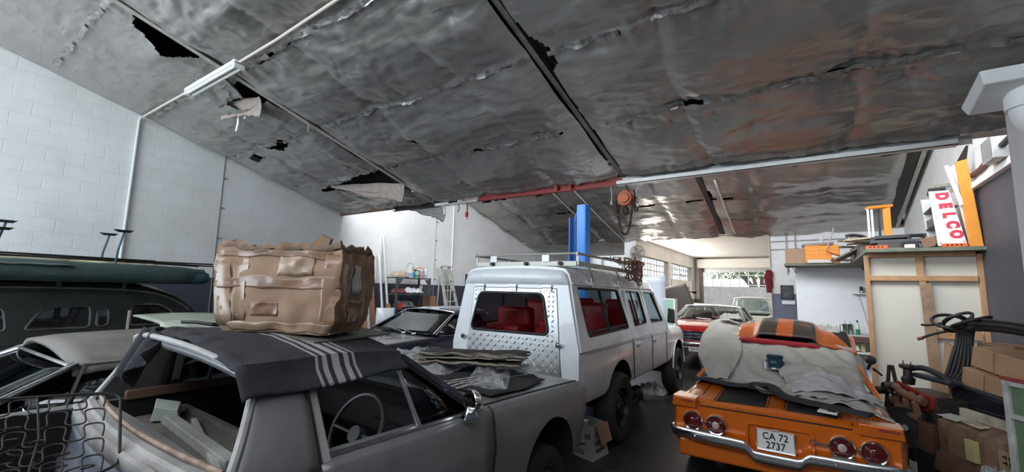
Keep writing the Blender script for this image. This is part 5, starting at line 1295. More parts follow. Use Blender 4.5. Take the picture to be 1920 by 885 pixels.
# ---- pale green panel on the saloon roof
P = []
for i in range(13):
    u = i / 12; row = []
    for j in range(13):
        v = j / 12
        p = Vector((-5.40, 1.46, 0)).lerp(Vector((-4.25, 1.34, 0)), u).lerp(Vector((-5.30, 2.15, 0)).lerp(Vector((-3.95, 1.72, 0)), u), v)
        row.append((p.x, p.y, 1.415 + .014 * math.sin(PI * v) - .05 * sm(.92, 1, u) - .03 * max(0, abs(u - .45) - .3)))
    P.append(row)
pn = thing('bonnet_panel', 'pale green car bonnet panel lying on the beige saloon roof', 'car panel', (0, 0, 0))
b = MB(); b.grid(P); b.build('outer_skin', mat('pale_green_paint', (.30, .335, .265), .5, .05, var=.14, vscale=4, dust=.2), pn, solid=.018, smooth=40)
b = MB(); b.tube([(-4.02, 1.70, 1.40), (-3.98, 1.58, 1.415), (-4.05, 1.50, 1.43), (-4.16, 1.44, 1.43)], .016, 6); b.build('rubber_edge', M_rubber, pn)
# ---- load on the vintage car's rack
roll = thing('canvas_bundle', 'dark green canvas bundle strapped along the vintage car roof rack', 'bundle', (-6.25, .9, 1.82))
rings = []
for k in range(40):
    y = lerp(-1.6, 1.36, k / 39); rg = []
    for q in range(20):
        a = 2 * PI * q / 20; ca, sa = math.cos(a), math.sin(a)
        rx, rz = .30, .105; p = Vector((rx * math.copysign(abs(ca) ** .6, ca), y, rz * math.copysign(abs(sa) ** .7, sa)))
        w_ = .8 + .2 * sm(1.36, 1.1, abs(y)); p.x *= w_; p.z *= w_
        p += Vector((.02, 0, .014)) * fbm(y * 1.6, q * .35, 3, 3); rg.append(p)
    rings.append(rg)
b = MB(); b.loft(rings); b.build('canvas', mat('dark_green_canvas', (.035, .062, .058), .75, var=.35, vscale=5, bump=.15, bscale=30), roll, smooth=50)
rings = []
for k in range(8):
    y = lerp(1.10, 1.42, k / 7); rings.append([(.26 * math.copysign(abs(math.cos(a)) ** .6, math.cos(a)) * (1 - .2 * (k == 7)), y, .08 * math.copysign(abs(math.sin(a)) ** .7, math.sin(a)) * (1 - .2 * (k == 7)) - .02) for a in np.linspace(0, 2 * PI, 20, endpoint=False)])
b = MB(); b.loft(rings); b.build('rolled_end', mat('blue_green_canvas', (.03, .085, .095), .6, var=.2), roll, smooth=50)
P = [[(-.30 + .62 * u, lerp(-1.7, .2, v), .105 + .02 * fbm(u * 4, v * 6, 1) - .05 * (2 * u - 1) ** 2) for v in np.linspace(0, 1, 24)] for u in np.linspace(0, 1, 10)]
b = MB(); b.grid(P); b.build('top_sheet', mat('grey_green_sheet', (.14, .165, .145), .7, var=.2), roll, solid=.006)
crumple('plastic_sheet', 'yellowish clear plastic sheet under thin rods on the roof rack', Matrix.Translation((-6.95, .95, 1.80)) , .9, 2.6, .20, plastic_film('yellow_sheet', (.62, .58, .36), .6, 9, False), 21, n=40)
rods = [((-6.3, .1, 1.965), (-6.75, 2.72, 1.965)), ((-6.45, -.2, 1.955), (-6.55, 2.55, 1.985)), ((-6.6, .9, 1.98), (-6.9, 2.50, 1.96)), ((-6.1, .5, 1.975), (-6.5, 1.9, 1.985)), ((-6.9, -.3, 1.955), (-6.9, 2.35, 1.975))]
for i, (p, q) in enumerate(rods):
    b = MB(); b.tube([p, Vector(p).lerp(Vector(q), .5), q], .010, 6); tag(b.build('metal_rod', M_steel_dark, None), 'thin dark metal rod lying lengthwise on the vintage car roof rack', 'rod', 'rods on the roof rack')
st = thing('rack_stand', 'thin blue green upright with T-shaped top leaning on the roof rack, the right one', 'stand', (-6.35, 1.50, 1.90))
b = MB(); b.tube([(0, 0, 0), (.0, .01, .18), (-.03, .05, .39)], .011, 8); b.build('upright', mat('teal_tube', (.05, .10, .12), .4, .3), st)
b = MB(); b.hexa([(-.05, .0, .385), (-.01, .0, .385), (-.01, .10, .385), (-.05, .10, .385)], [(-.07, -.04, .41), (.01, -.04, .41), (.01, .13, .41), (-.07, .13, .41)]); b.build('top_plate', M_rubber, st, smooth=0)
s2 = dup(st, (-7.0, 1.52, 1.90), -.1, 'thin upright with T-shaped top standing on the roof rack, the middle one')
s3 = dup(st, (-6.75, .66, 1.92), 0, 'T-shaped top of an upright at the left picture edge, the upper one')
s4 = dup(st, (-6.55, .62, 1.83), 0, 'T-shaped top of an upright at the left picture edge, the lower one')

# ================================================================ along the left wall
def conduit(name, pts, r, label, m=None):
    b = MB(); b.tube(pts, r, 10); o = b.build(name, m or mat('pale_conduit', (.62, .66, .66), .4), None); return tag(o, label, 'conduit')
conduit('conduit_pipe', [(XL + .03, 2.13, 0), (XL + .03, 2.13, 4.30), (XL + .06, 2.13, 4.355), (XL + .16, 2.13, 4.33)], .022, 'white conduit pipe running up the left wall to the ceiling light')
conduit('conduit_pipe', [(XL + .03, 9.68, 0), (XL + .03, 9.68, 4.3)], .022, 'white conduit pipe on the wall behind the ladder')
lt = thing('fluorescent_light', 'long fluorescent light fitting hung below the foil near the left wall', 'light fitting', (-5.98, 2.09, 4.24))
b = MB(); b.box((0, 0, .02), (1.42, .12, .05)); b.build('housing', M_white, lt, smooth=0, bevel=.008)
b = MB(); b.cyl((-.66, -.03, -.025), (.66, -.03, -.025), .019); b.build('tube_lamp', mat('unlit_tube', (.72, .72, .66), .3), lt)
b = MB(); b.cyl((-.66, .035, -.025), (.66, .035, -.025), .019); b.build('tube_lamp', MATS['unlit_tube'], lt)
for x in (-.69, .69):
    b = MB(); b.box((x, 0, -.015), (.04, .12, .07)); b.build('end_cap', M_white, lt, smooth=0, bevel=.008)
for q in ([(-.7, 0, .03), (-1.6, 0, .04), (-2.62, .04, .09)], [(.7, 0, .03), (1.5, 0, .04), (3.2, -.02, .10)]):
    b = MB(); b.tube(q, .016, 8); b.build('conduit', mat('cream_conduit', (.60, .56, .46), .5), lt)
for x in (-.5, .5):
    b = MB(); b.tube([(x, 0, .04), (x, 0, .24)], .006, 6); b.build('hanger', M_galv, lt)
for y, z1 in ((3.42, 4.05), (8.98, 4.6)):
    b = MB(); b.tube([(XL + .006, y, 0.0), (XL + .006, y, z1)], .008, 5)
    for z in np.arange(2.0, z1, .55): b.box((XL + .015, y + .02, z), (.02, .06, .025))
    tag(b.build('cable_run', mat('grey_cable', (.22, .22, .22), .7), None), 'thin cable clipped up the wall above the ' + ('cardboard box' if y < 5 else 'metal shelf'), 'cable')

# metal shelf unit and what stands on it
sh = thing('metal_shelf', 'grey metal shelf unit against the wall behind the navy coupe', 'shelf', (-8.42, 7.70, 0))
M_shelf = mat('grey_shelf_steel', (.075, .08, .085), .5, .2, var=.3)
for x in (-.2, .2):
    for y in (-.55, .55):
        b = MB(); b.box((x, y, 1.0), (.045, .045, 2.0)); b.build('post', M_shelf, sh, smooth=0)
for z in (.35, .80, 1.22, 1.58, 1.98):
    b = MB(); b.box((0, 0, z), (.44, 1.14, .03)); b.build('shelf_board', M_shelf, sh, smooth=0)
for y0 in (-.55, .55):
    b = MB(); b.hexa([(.2, y0, 1.95), (.2, y0 - math.copysign(.18, y0), 1.95), (.21, y0 - math.copysign(.02, y0), 1.75), (.2, y0, 1.75)], [(.215, y0, 1.95), (.215, y0 - math.copysign(.18, y0), 1.95), (.22, y0 - math.copysign(.02, y0), 1.75), (.215, y0, 1.75)]); b.build('gusset', M_shelf, sh, smooth=0)
def can(name, label, x, y, z, r, h, m, mband=None, handle=False, lid=None, cat='can', group=None):
    t = thing(name, label, cat, (x, y, z), group=group)
    b = MB(); b.lathe([(.001, 0), (r * .98, 0), (r, .008), (r, h - .01), (r * 1.03, h - .006), (r * 1.03, h), (r * .9, h), (.001, h - .01)], (0, 0, 0), 'z', 24); b.build('body', m, t)
    if mband: b = MB(); b.lathe([(r + .0015, h * .10), (r + .0015, h * .45)], (0, 0, 0), 'z', 24); b.build('label_band', mband, t)
    if handle: b = MB(); b.tube([(0, r * math.cos(a) * 1.02, h + r * 1.0 * math.sin(a)) for a in np.linspace(0, PI, 12)], .005, 5); b.build('wire_handle', M_steel_dark, t)
    if lid: b = MB(); b.cyl((0, 0, h), (0, 0, h + .02), r * .9); b.build('lid', lid, t)
    return t
zs = 1.995
M_wbk = mat('white_bucket', (.70, .70, .64), .5, var=.1); M_grn = mat('green_tin', (.02, .16, .09), .4); M_pinkw = mat('pink_white_tin', (.55, .42, .38), .5, var=.2)
can('paint_bucket', 'white paint bucket with blue band and wire handle on the metal shelf', -8.36, 7.68, zs, .10, .27, M_wbk, mat('blue_band', (.12, .34, .62), .5), True)
can('paint_tin', 'green and silver paint tin beside the white bucket on the metal shelf, nearer one', -8.30, 7.86, zs, .075, .17, mat('pale_green_tin', (.35, .48, .40), .4), M_grn, lid=M_steel_dark)
can('paint_tin', 'dark topped green paint tin behind the nearer green tin', -8.48, 7.92, zs, .075, .20, M_grn, None, lid=M_steel_dark)
can('paint_tin', 'pinkish white tin to the right of the green tins on the shelf', -8.36, 8.06, zs, .075, .19, M_pinkw, mat('rose_band', (.55, .22, .20), .5))
can('spray_bottle', 'slim white bottle at the right end of the top shelf', -8.34, 8.21, zs, .035, .22, mat('white_bottle', (.66, .70, .72), .4), mat('blue_label', (.2, .4, .6), .5), lid=M_white, cat='bottle')
can('spray_bottle', 'cream bottle between the pinkish tin and the slim white bottle', -8.42, 8.15, zs, .04, .18, M_wbk, M_pinkw, cat='bottle')
b = MB(); b.tube([(-8.4 + .055 * math.cos(a), 8.04 + .09 * math.cos(a), zs + .22 + .06 * math.sin(a)) for a in np.linspace(0, 2 * PI, 20)[:-1]], .022, 8, closed=True); tag(b.build('tape_roll', mat('tan_roll', (.48, .30, .20), .6), None), 'tan roll lying on the tins of the top shelf', 'roll')
crumple('cloth_bundle', 'tan cloth bundle lying at the left end of the top shelf', Matrix.Translation((-8.40, 7.38, zs)), .30, .42, .16, mat('tan_cloth', (.38, .29, .20), .9, var=.3), 31, 'cloth', 26)
crumple('plastic_bag', 'white folded plastic sheet on the second shelf of the metal unit', Matrix.Translation((-8.36, 7.75, 1.597)), .30, .55, .15, mat('white_plastic_bag', (.62, .65, .68), .4), 32, 'bag', 26)
crumple('rag', 'reddish rag at the left end of the second shelf', Matrix.Translation((-8.36, 7.33, 1.597)), .28, .28, .13, mat('red_brown_rag', (.20, .06, .05), .8, var=.5), 33, 'rag', 20)
b = MB(); b.bar((-8.33, 8.02, 1.60), (-8.33, 8.06, 1.80), .05, .07); b.bar((-8.30, 7.98, 1.60), (-8.30, 8.12, 1.64), .03, .03); tag(b.build('pliers', mat('pale_tool', (.45, .42, .33), .5), None, smooth=0, bevel=.006), 'pale upright tool at the right of the second shelf', 'tool')
b = MB(); b.cyl((-8.3, 7.5, 1.597), (-8.3, 7.62, 1.62), .022); tag(b.build('paint_tube', mat('coral_tube', (.62, .20, .16), .5), None), 'coral coloured tube lying in front of the white plastic sheet', 'tube')
crumple('rag', 'heap of black and white cloth on the third shelf', Matrix.Translation((-8.38, 7.55, 1.237)), .30, .50, .20, mat('grey_rag', (.12, .12, .12), .8, var=.9, vscale=9), 34, 'rag', 26)
can('paint_tin', 'small red tin on the third shelf beside the cloth heap', -8.28, 7.33, 1.237, .06, .13, mat('red_tin', (.50, .04, .03), .4), None)
b = MB(); b.box((-8.36, 7.42, .895), (.26, .3, .16)); tag(b.build('carton', M_white, None, smooth=0, bevel=.006), 'white carton on the fourth shelf of the metal unit', 'carton')
# timber, pipes and sheet leaning on the wall
def leaning(name, label, y0, z0, y1, z1, w_, m, x0=None, x1=None, rnd=False, group=None, cat='plank'):
    x1 = XL + .04 if x1 is None else x1; x0 = XL + .30 if x0 is None else x0
    b = MB()
    if rnd: b.cyl((x0, y0, z0), (x1, y1, z1), w_ / 2, n=12)
    else: b.bar((x0, y0, z0), (x1, y1, z1), .022, w_, (0, 1, 0))
    return tag(b.build(name, m, None, smooth=40 if rnd else 0), label, cat, group)
M_wp = mat('white_plastic_pipe', (.68, .70, .70), .4); M_tim = mat('raw_timber', (.42, .25, .14), .7, var=.25, vscale=10); M_tim2 = mat('dark_raw_timber', (.28, .15, .08), .7, var=.25, vscale=10)
leaning('plastic_pipe', 'longest pale grey pipe leaning on the wall left of the metal shelf', 7.08, 0, 7.10, 2.98, .06, mat('grey_pipe', (.50, .52, .52), .4), x0=XL + .60, rnd=True, cat='pipe')
leaning('plastic_pipe', 'thick white pipe standing in the middle of the leaning timber', 6.75, 0, 6.55, 2.60, .075, M_wp, rnd=True, cat='pipe')
leaning('plastic_pipe', 'white pipe just right of the curved white sheet', 7.02, 0, 6.95, 2.56, .055, M_wp, x0=XL + .48, x1=XL + .10, rnd=True, cat='pipe')
leaning('plastic_pipe', 'thin white pipe leaning left of the curved white sheet', 6.50, 0, 6.25, 2.55, .04, M_wp, rnd=True, cat='pipe')
leaning('plastic_pipe', 'short thin white pipe in front of the leaning timber', 6.92, 0, 6.88, 2.05, .035, M_wp, x0=XL + .55, x1=XL + .28, rnd=True, cat='pipe')
leaning('timber_plank', 'wide brown plank leaning on the wall behind the curved white sheet', 6.90, 0, 6.78, 1.95, .15, M_tim2, x0=XL + .26, x1=XL + .05)
leaning('timber_plank', 'thin pale batten rising behind the box, left one of two', 6.30, 0, 6.03, 2.46, .05, M_tim)
leaning('timber_plank', 'thin pale batten rising behind the box, right one of two', 6.40, 0, 6.12, 2.47, .05, M_tim)
leaning('timber_plank', 'broad tan board leaning beside the cardboard box', 6.55, 0, 6.35, 1.45, .14, M_tim, x0=XL + .5, x1=XL + .3)
leaning('timber_plank', 'short brown board leaning below the white pipes', 6.98, 0, 6.98, 1.35, .12, M_tim2, x0=XL + .75, x1=XL + .5)
leaning('timber_plank', 'narrow tan strip leaning left of the tan board', 6.3, 0, 6.15, 1.6, .07, M_tim, x0=XL + .5, x1=XL + .3)
b = MB(); P = [[(XL + .62 + .16 * math.cos(a), 6.78 + .27 * math.sin(a), z) for z in (.62, .95, 1.27)] for a in np.linspace(-1.3, 1.3, 14)]
b.grid(P); tag(b.build('curved_sheet', mat('white_sheet_metal', (.62, .67, .72), .35, .1), None, solid=.006), 'curved white sheet standing among the leaning timber', 'sheet')
b = MB(); b.box((XL + .6, 6.78, .31), (.4, .6, .62)); tag(b.build('crate', M_tim2, None, smooth=0, bevel=.01), 'brown crate below the curved white sheet', 'crate')
# step ladder
ld = thing('step_ladder', 'pale aluminium step ladder leaning on the wall right of the shelf', 'ladder', (-8.55, 9.28, 0))
M_alu = mat('weathered_aluminium', (.52, .51, .47), .5, .3, var=.15)
for s in (-1, 1):
    b = MB(); b.bar((.42, s * .30 + .15, 0), (0.0, s * .17 - .15 + .02, 2.36), .03, .10, (0, 1, 0)); b.build('front_rail', M_alu, ld, smooth=0)
    b = MB(); b.bar((-.18, s * .30 + .02, 0), (-.02, s * .15 - .13, 2.3), .02, .04, (0, 1, 0)); b.build('rear_rail', M_alu, ld, smooth=0)
for k in range(7):
    t = (k + .7) / 8; z = 2.36 * t; y = lerp(.15, -.13, t); hw2 = lerp(.30, .17, t); b = MB(); b.box((lerp(.42, 0, t), y, z), (.10, 2 * hw2, .025)); b.build('tread', M_alu, ld, smooth=0)
b = MB(); b.box((0, -.13, 2.37), (.14, .44, .04)); b.build('top_cap', M_alu, ld, smooth=0)
b = MB(); b.box((-8.62, 8.66, .765), (.28, .24, 1.53)); tag(b.build('wooden_cabinet', mat('orange_brown_wood', (.32, .16, .08), .6, var=.2), None, smooth=0, bevel=.008), 'small orange brown wooden case between the shelf and the ladder', 'case')
b = MB(); b.box((XL + .10, 10.45, 1.1), (.14, .26, 2.2)); b.box((XL + .08, 10.72, 1.05), (.10, .12, 2.1)); tag(b.build('black_panel', M_steel_dark, None, smooth=0, bevel=.01), 'dark upright panel by the wall beside the off-road vehicle', 'panel')

# ================================================================ torn ceiling flaps, hoist and dangling bits
def flap(name, label, pts, m, bend=.03, lip=None, n=12):
    """hanging sheet between 4 points, slightly curled and ragged"""
    a, b_, c, d = [Vector(p) for p in pts]; P = []
    for i in range(n + 1):
        u = i / n; row = []
        for j in range(n + 1):
            v = j / n; p = a.lerp(b_, u).lerp(d.lerp(c, u), v); p.x += bend * math.sin(PI * v) + .015 * noise.noise((u * 4, v * 4, 1)); p.z += bend * .6 * math.sin(PI * u) + .02 * noise.noise((u * 5, v * 3, 2)) - .02 * v * noise.noise((u * 9, 1, 2)); row.append(p)
        P.append(row)
    t = thing(name, label, 'insulation', tuple(P[0][0])); off = -Vector(P[0][0])
    P = [[p + off for p in r] for r in P]
    bb = MB(); bb.grid(P); bb.build('sheet', m, t, solid=.006)
    if lip:
        bb = MB(); e = [P[n][j] for j in range(n + 1)]; bb.tube([q + Vector((.004 * noise.noise((k * 1.1, 0, 0)), 0, 0)) for k, q in enumerate(e)], .014, 6); bb.build('torn_edge', lip, t)
    return t
M_frayed = mat('frayed_foil_edge', (.55, .54, .50), .5, .2, var=.3, vscale=30)
flap('insulation_flap', 'torn insulation flap with pinkish backing hanging near the fluorescent light', [(-7.02, 2.55, 4.30), (-6.02, 2.66, 4.25), (-6.10, 2.72, 4.02), (-7.15, 2.66, 4.16)], M_foil_back, .05, M_frayed)
flap('insulation_flap', 'long torn insulation flap with brown backing hanging above the eave beam', [(-7.72, 4.82, 3.68), (-5.90, 5.14, 3.59), (-6.02, 5.22, 3.28), (-6.85, 5.10, 3.42)], M_foil_back, .04, M_frayed)
flap('insulation_flap', 'shiny silver foil sheet sagging beside the fluorescent light fitting', [(-6.75, 2.10, 4.36), (-6.02, 2.12, 4.36), (-6.10, 2.50, 4.20), (-6.85, 2.52, 4.22)], M_foil, .05)
flap('insulation_flap', 'crumpled silver foil scrap hanging below the eave beam', [(-6.75, 6.02, 3.34), (-5.72, 6.04, 3.32), (-5.80, 6.1, 3.02), (-6.35, 6.06, 3.20)], M_foil, .05)
for i, (x, y, z, l, w_) in enumerate(((-6.72, 2.72, 4.18, .26, .05), (-6.55, 2.74, 4.18, .10, .04), (-6.42, 2.74, 4.16, .07, .04))):
    b = MB(); b.tube([(x, y, z), (x + .01, y + .01, z - l * .5), (x - .01, y, z - l)], lambda t: w_ * .45 * (.7 + .5 * abs(math.sin(t * 9))), 7)
    tag(b.build('foil_strip', mat('shredded_foil', (.66, .66, .64), .35, .4, var=.3, vscale=30), None), ['longest shredded foil strip dangling from the torn flap', 'short foil shred right of the longest strip', 'smallest foil shred near the flap edge'][i], 'foil strip')
b = MB(); b.tube([(-5.86, 3.30, 4.08), (-5.85, 3.29, 4.02), (-5.86, 3.30, 3.96), (-5.88, 3.32, 4.0)], .012, 6); tag(b.build('hook_tie', mat('tan_tie', (.38, .28, .18), .6), None), 'small tan loop tied on the left rafter', 'tie')
hook = thing('red_strap', 'short red strap dangling from the eave beam near the left wall', 'strap', (-5.00, 5.86, 3.28))
b = MB(); b.tube([(0, 0, 0), (.01, 0, -.10), (.0, 0, -.19)], .012, 6); b.box((.0, 0, -.21), (.05, .03, .08)); b.tube([(0, 0, -.24), (.01, 0, -.30)], .008, 6); b.build('strap', mat('red_webbing', (.42, .03, .03), .7), hook)
b = MB(); b.tube([(-5.22, 5.88, 3.28), (-5.20, 5.88, 3.20), (-5.23, 5.88, 3.13)], .008, 6); tag(b.build('wire_tie', M_steel_dark, None), 'dark wire end hanging left of the red strap', 'wire')
ch = thing('chain_hoist', 'orange chain hoist with hanging loops of rusty chain on the eave beam', 'hoist', (-2.08, 5.87, 3.262))
M_chain = mat('rusty_chain', (.09, .055, .035), .6, .5, var=.5, vscale=30)
b = MB(); b.tube([(.0, 0, .0), (.03, 0, -.03), (.02, 0, -.07), (0, 0, -.06)], .014, 8); b.build('top_hook', M_chain, ch)
b = MB(); b.cyl((0, -.07, -.19), (0, .07, -.19), .105, n=24); b.cyl((0, -.10, -.19), (0, -.07, -.19), .075, n=20); b.box((0, 0, -.11), (.10, .10, .08)); b.build('hoist_body', mat('orange_hoist_paint', (.55, .15, .05), .5, .1, var=.3, vscale=18), ch, bevel=.008)
def chain(pts, name):
    pts = catmull(pts, 10); b = MB(); L = 0; last = None; k = 0
    for p in pts:
        if last is not None and (p - last).length < .034: continue
        if last is not None:
            d = (p - last).normalized(); a = d.orthogonal().normalized(); c = d.cross(a); s = a if k % 2 else c; m_ = (p + last) / 2; k += 1
            b.tube([m_ + d * .028 * math.cos(t) + s * .015 * math.sin(t) for t in np.linspace(0, 2 * PI, 9)[:-1]], .0075, 5, closed=True)
        last = p
    return b.build(name, M_chain, ch)
chain([(-.11, -.02, -.14), (-.13, -.02, -.28), (-.10, 0, -.50), (-.06, 0, -.66), (.0, 0, -.70), (.05, 0, -.60), (.08, 0, -.42), (.10, 0, -.24)], 'hand_chain')
chain([(.12, 0, -.08), (.16, 0, -.22), (.17, .0, -.34), (.14, .02, -.40), (.12, .02, -.30), (.13, .02, -.14)], 'load_chain')
chain([(-.12, .02, -.10), (-.15, .02, -.22), (-.14, .02, -.36), (-.11, .02, -.40), (-.10, .02, -.26)], 'load_chain')
chain([(0, 0, -.28), (.02, .01, -.36), (-.02, .0, -.44), (-.03, 0, -.30), (.03, -.02, -.34), (.04, 0, -.42)], 'chain_knot')
for x, l, q in ((-2.30, .22, .02), (-1.88, .28, -.05)):
    b = MB(); b.tube([(x, 5.86, 3.27), (x + q, 5.86, 3.15), (x + q * .5, 5.86, 3.27 - l)], .006, 6); b.tube([(x + q * .5, 5.86, 3.27 - l), (x + q * .5, 5.86, 3.22 - l)], .015, 6); tag(b.build('string', mat('white_string', (.66, .64, .58), .8), None), 'white string hanging from the beam ' + ('left of the chain hoist' if x < -2.1 else 'right of the chain hoist'), 'string')
b = MB(); b.tube([(-4.9, 9.6, roof2(9.6) - .20), (-4.9, 11.6, roof2(11.6) - .20), (-4.88, 13.6, roof2(13.6) - .16)], .016, 8); tag(b.build('conduit_pipe', mat('pale_grey_conduit', (.46, .46, .44), .5), None), 'thin grey conduit running down the far ceiling behind the blue lift column', 'conduit')

b = MB(); b.grid([[(-1.62 + dx, y, roof2(y) - .15) for dx in (-.02, .02)] for y in np.linspace(10.3, 13.4, 8)]); tag(b.build('tape_strip', mat('pale_tape', (.50, .46, .40), .6), None, solid=.004), 'pale tape strip running down the far foil ceiling', 'tape')
# ================================================================ on the orange coupe
M_cover = mat('grey_beige_car_cover', (.40, .385, .35), .85, var=.12, vscale=5, bump=.6, bscale=11)
M_lining = mat('pale_cover_lining', (.47, .47, .48), .85, var=.08, vscale=6, bump=.3, bscale=18)
CX, CY = -.29, 6.72
def car_top(x, y):
    """height of the orange coupe under the cover, car coordinates"""
    if y < -1.45: return decky(x, y)
    xr = min(1, abs(x) / .72)
    if y < -.42: z = lerp(.86, 1.185, (y + 1.45) / 1.03)
    elif y < .35: z = 1.19
    else: z = lerp(1.19, .92, sm(.35, 1.05, y))
    return z - .035 * xr ** 3
def drape(x, y, lift=.012):
    side = max(0, abs(x) - .66)
    return car_top(x, y) + lift - side * 1.3 * (1 if y > -1.45 else .35)
cov = thing('car_cover', 'rumpled grey beige cloth cover over the rear window of the orange coupe', 'car cover', (CX, CY, 0))
P = []
for i in range(70):
    u = i / 69; row = []
    for j in range(60):
        v = j / 59
        # lower hem wanders over the boot lid
        hem = lerp(-1.72, -2.05, sm(.05, .85, u)) + .05 * math.sin(u * 17) ; x = lerp(-.74, .80, u) * lerp(1, .93, v)
        y = lerp(hem, -.37, v ** .9)
        pull = .013 * math.sin((x * 3.6 + v * 3) * 8 + 2.5 * fbm(x * 2, y * 2, 1)) * (.4 + abs(noise.noise((x * 2, y * 2, 7)))) + .022 * max(0, ridge(x * 4 + y * 2, y * 1.6 - x, 5) - .2) + .016 * max(0, fbm(x * 3.2 + y * 2, y * 2.2 - x, 6, 3))
        ed = sm(.10, 0, v); pull += ed * .035 * (1 + math.sin(u * 26)) * .6
        row.append((x, y, drape(x, y, .016) + pull))
    P.append(row)
b = MB(); b.grid(P); b.build('rear_sheet', M_cover, cov, solid=.008, smooth=60)
Lc = keyf([(0, -.96, .75, 1.40), (.2, -.97, .35, 1.33), (.45, -.95, -.30, 1.20), (.7, -.87, -.85, 1.06), (1, -.62, -1.56, .86)])
Rc = keyf([(0, -.60, .75, 1.33), (.2, -.52, .35, 1.27), (.45, -.46, -.35, 1.23), (.7, -.40, -.90, 1.06), (1, -.46, -1.58, .87)])
P = []
for i in range(30):
    u = i / 29; row = []
    for j in range(56):
        v = j / 55; a, c_ = Vector(Lc(v)), Vector(Rc(v)); p = a.lerp(c_, u)
        n = .020 * abs(fbm(p.x * 6, p.y * 4, 11, 3)) + .028 * max(0, noise.noise((p.x * 9, p.y * 3, 4)))
        row.append((p.x - .03 * max(0, .3 - u) * math.sin(v * 21), p.y, p.z + n + .02 * math.sin(PI * u) - .05 * (1 - u) ** 4))
    P.append(row)
P.insert(0, [(x + .03, y, z - .16 - .05 * math.sin(k * .4)) for k, (x, y, z) in enumerate(P[0])])
b = MB(); b.grid(P); b.build('side_sheet', M_cover, cov, solid=.008, smooth=60)
# bunched roll on the right with pale lining showing
P = []
for i in range(44):
    u = i / 43; row = []
    for j in range(36):
        v = j / 35; x = lerp(.02, .72, u) + .05 * math.sin(v * 5) * (1 - u); y = lerp(-1.85, -1.10, v) + .12 * u
        hump = .10 * math.sin(PI * min(1, u * 1.4 + .05)) * math.sin(PI * v) ** .6 + .04 * abs(fbm(x * 6, y * 6, 15, 3)) + .03 * math.sin(v * 16 + u * 6) * sm(.5, .7, v) + .03 * sm(.15, 0, u)
        row.append((x, y, drape(x, y, .026) + hump))
    P.append(row)
b = MB(); b.grid(P); b.build('rolled_fold', M_cover, cov, solid=.008, smooth=60)
P = []
for i in range(34):
    u = i / 33; row = []
    for j in range(26):
        v = j / 25; x = lerp(.12, .76 + .03 * math.sin(v * 22) + .02 * noise.noise((v * 9, 0, 0)), u); y = lerp(-1.83, -1.38, v) + .16 * u
        hump = .095 * math.sin(PI * min(1, u * 1.2 + .12)) * math.sin(PI * lerp(.12, .75, v)) + .04 * abs(fbm(x * 7, y * 7, 17, 3))
        row.append((x, y, drape(x, y, .045) + hump))
    P.append(row)
b = MB(); b.grid(P); b.build('torn_lining', M_lining, cov, solid=.006, smooth=60)
# bonnet panel lying on the roof
hp = thing('bonnet_panel', 'orange bonnet panel with two dark stripes lying on the orange coupe roof', 'car panel', (CX, CY, 0))
P = []
xs = np.linspace(-1, 1, 49)
SX = 35
for i, u in enumerate(xs):
    row = []
    for j in range(22):
        v = j / 21
        bow = .10 * (1 - u * u)                                   # leading edge bows rearwards
        y = lerp(-.50 - bow * .2, .62, v); x = lerp(.60, .64, v) * u + .10
        # raised centre with sloped shoulders, drooping outer edges
        c_ = .065 * (1 - sm(.42, .62, abs(u + .12))) * lerp(1, .9, v)
        z = 1.235 + .115 * v + .055 * math.sin(PI * v * .8) - .06 * abs(u) ** 3 - .05 * max(0, u) * v - .025 * u + c_
        row.append((x, y, z))
    P.append(row)
M_hstripe = band_mat('orange_panel_dark_stripes', (.50, .105, .012), [(-.265, -.065, (.045, .036, .030)), (.105, .335, (.045, .036, .030))], 0, .38, .03, 60, .18, 5, .1, .3)
b = MB(); b.grid(P); b.build('outer_skin', M_hstripe, hp, solid=.022, off=-1, smooth=40)
b = MB(); b.grid([[(x * .93 + .01, lerp(-.44, .55, v), 1.195 + .115 * v + .05 * math.sin(PI * v * .8) - .05 * abs(x - .1)) for v in np.linspace(0, 1, 6)] for x in np.linspace(-.5, .7, 9)]); b.build('inner_frame', M_under, hp, solid=.02)
b = MB(); pts = [(x, -.50 - .03 * math.cos(x * 2), 1.218 - .035 * (x + .5)) for x in np.linspace(-.46, .36, 12)]; b.tube(pts, lambda t: .036 * min(1, .3 + 6 * min(t, 1 - t)), 10)
o = b.build('cushion_roll', mat('red_fabric', (.36, .012, .02), .7), None); o.location = (CX, CY, 0); tag(o, 'red padded roll tucked under the orange bonnet panel', 'roll')
def crumple2(name, label, loc, sx, sy, h, m, seed, cat='cloth', n=30, rz=0):
    return crumple(name, label, Matrix.Translation(loc) @ Matrix.Rotation(R(rz), 4, 'Z'), sx, sy, h, m, seed, cat, n)
crumple2('cloth_bundle', 'rumpled cover cloth heaped on the right corner of the orange bonnet panel', (.18, 7.12, 1.30), .26, .20, .10, M_cover, 41)
crumple2('cloth_bundle', 'rumpled cover cloth heaped at the far left corner of the orange bonnet panel', (-.98, 7.25, 1.40), .28, .22, .09, M_cover, 42)
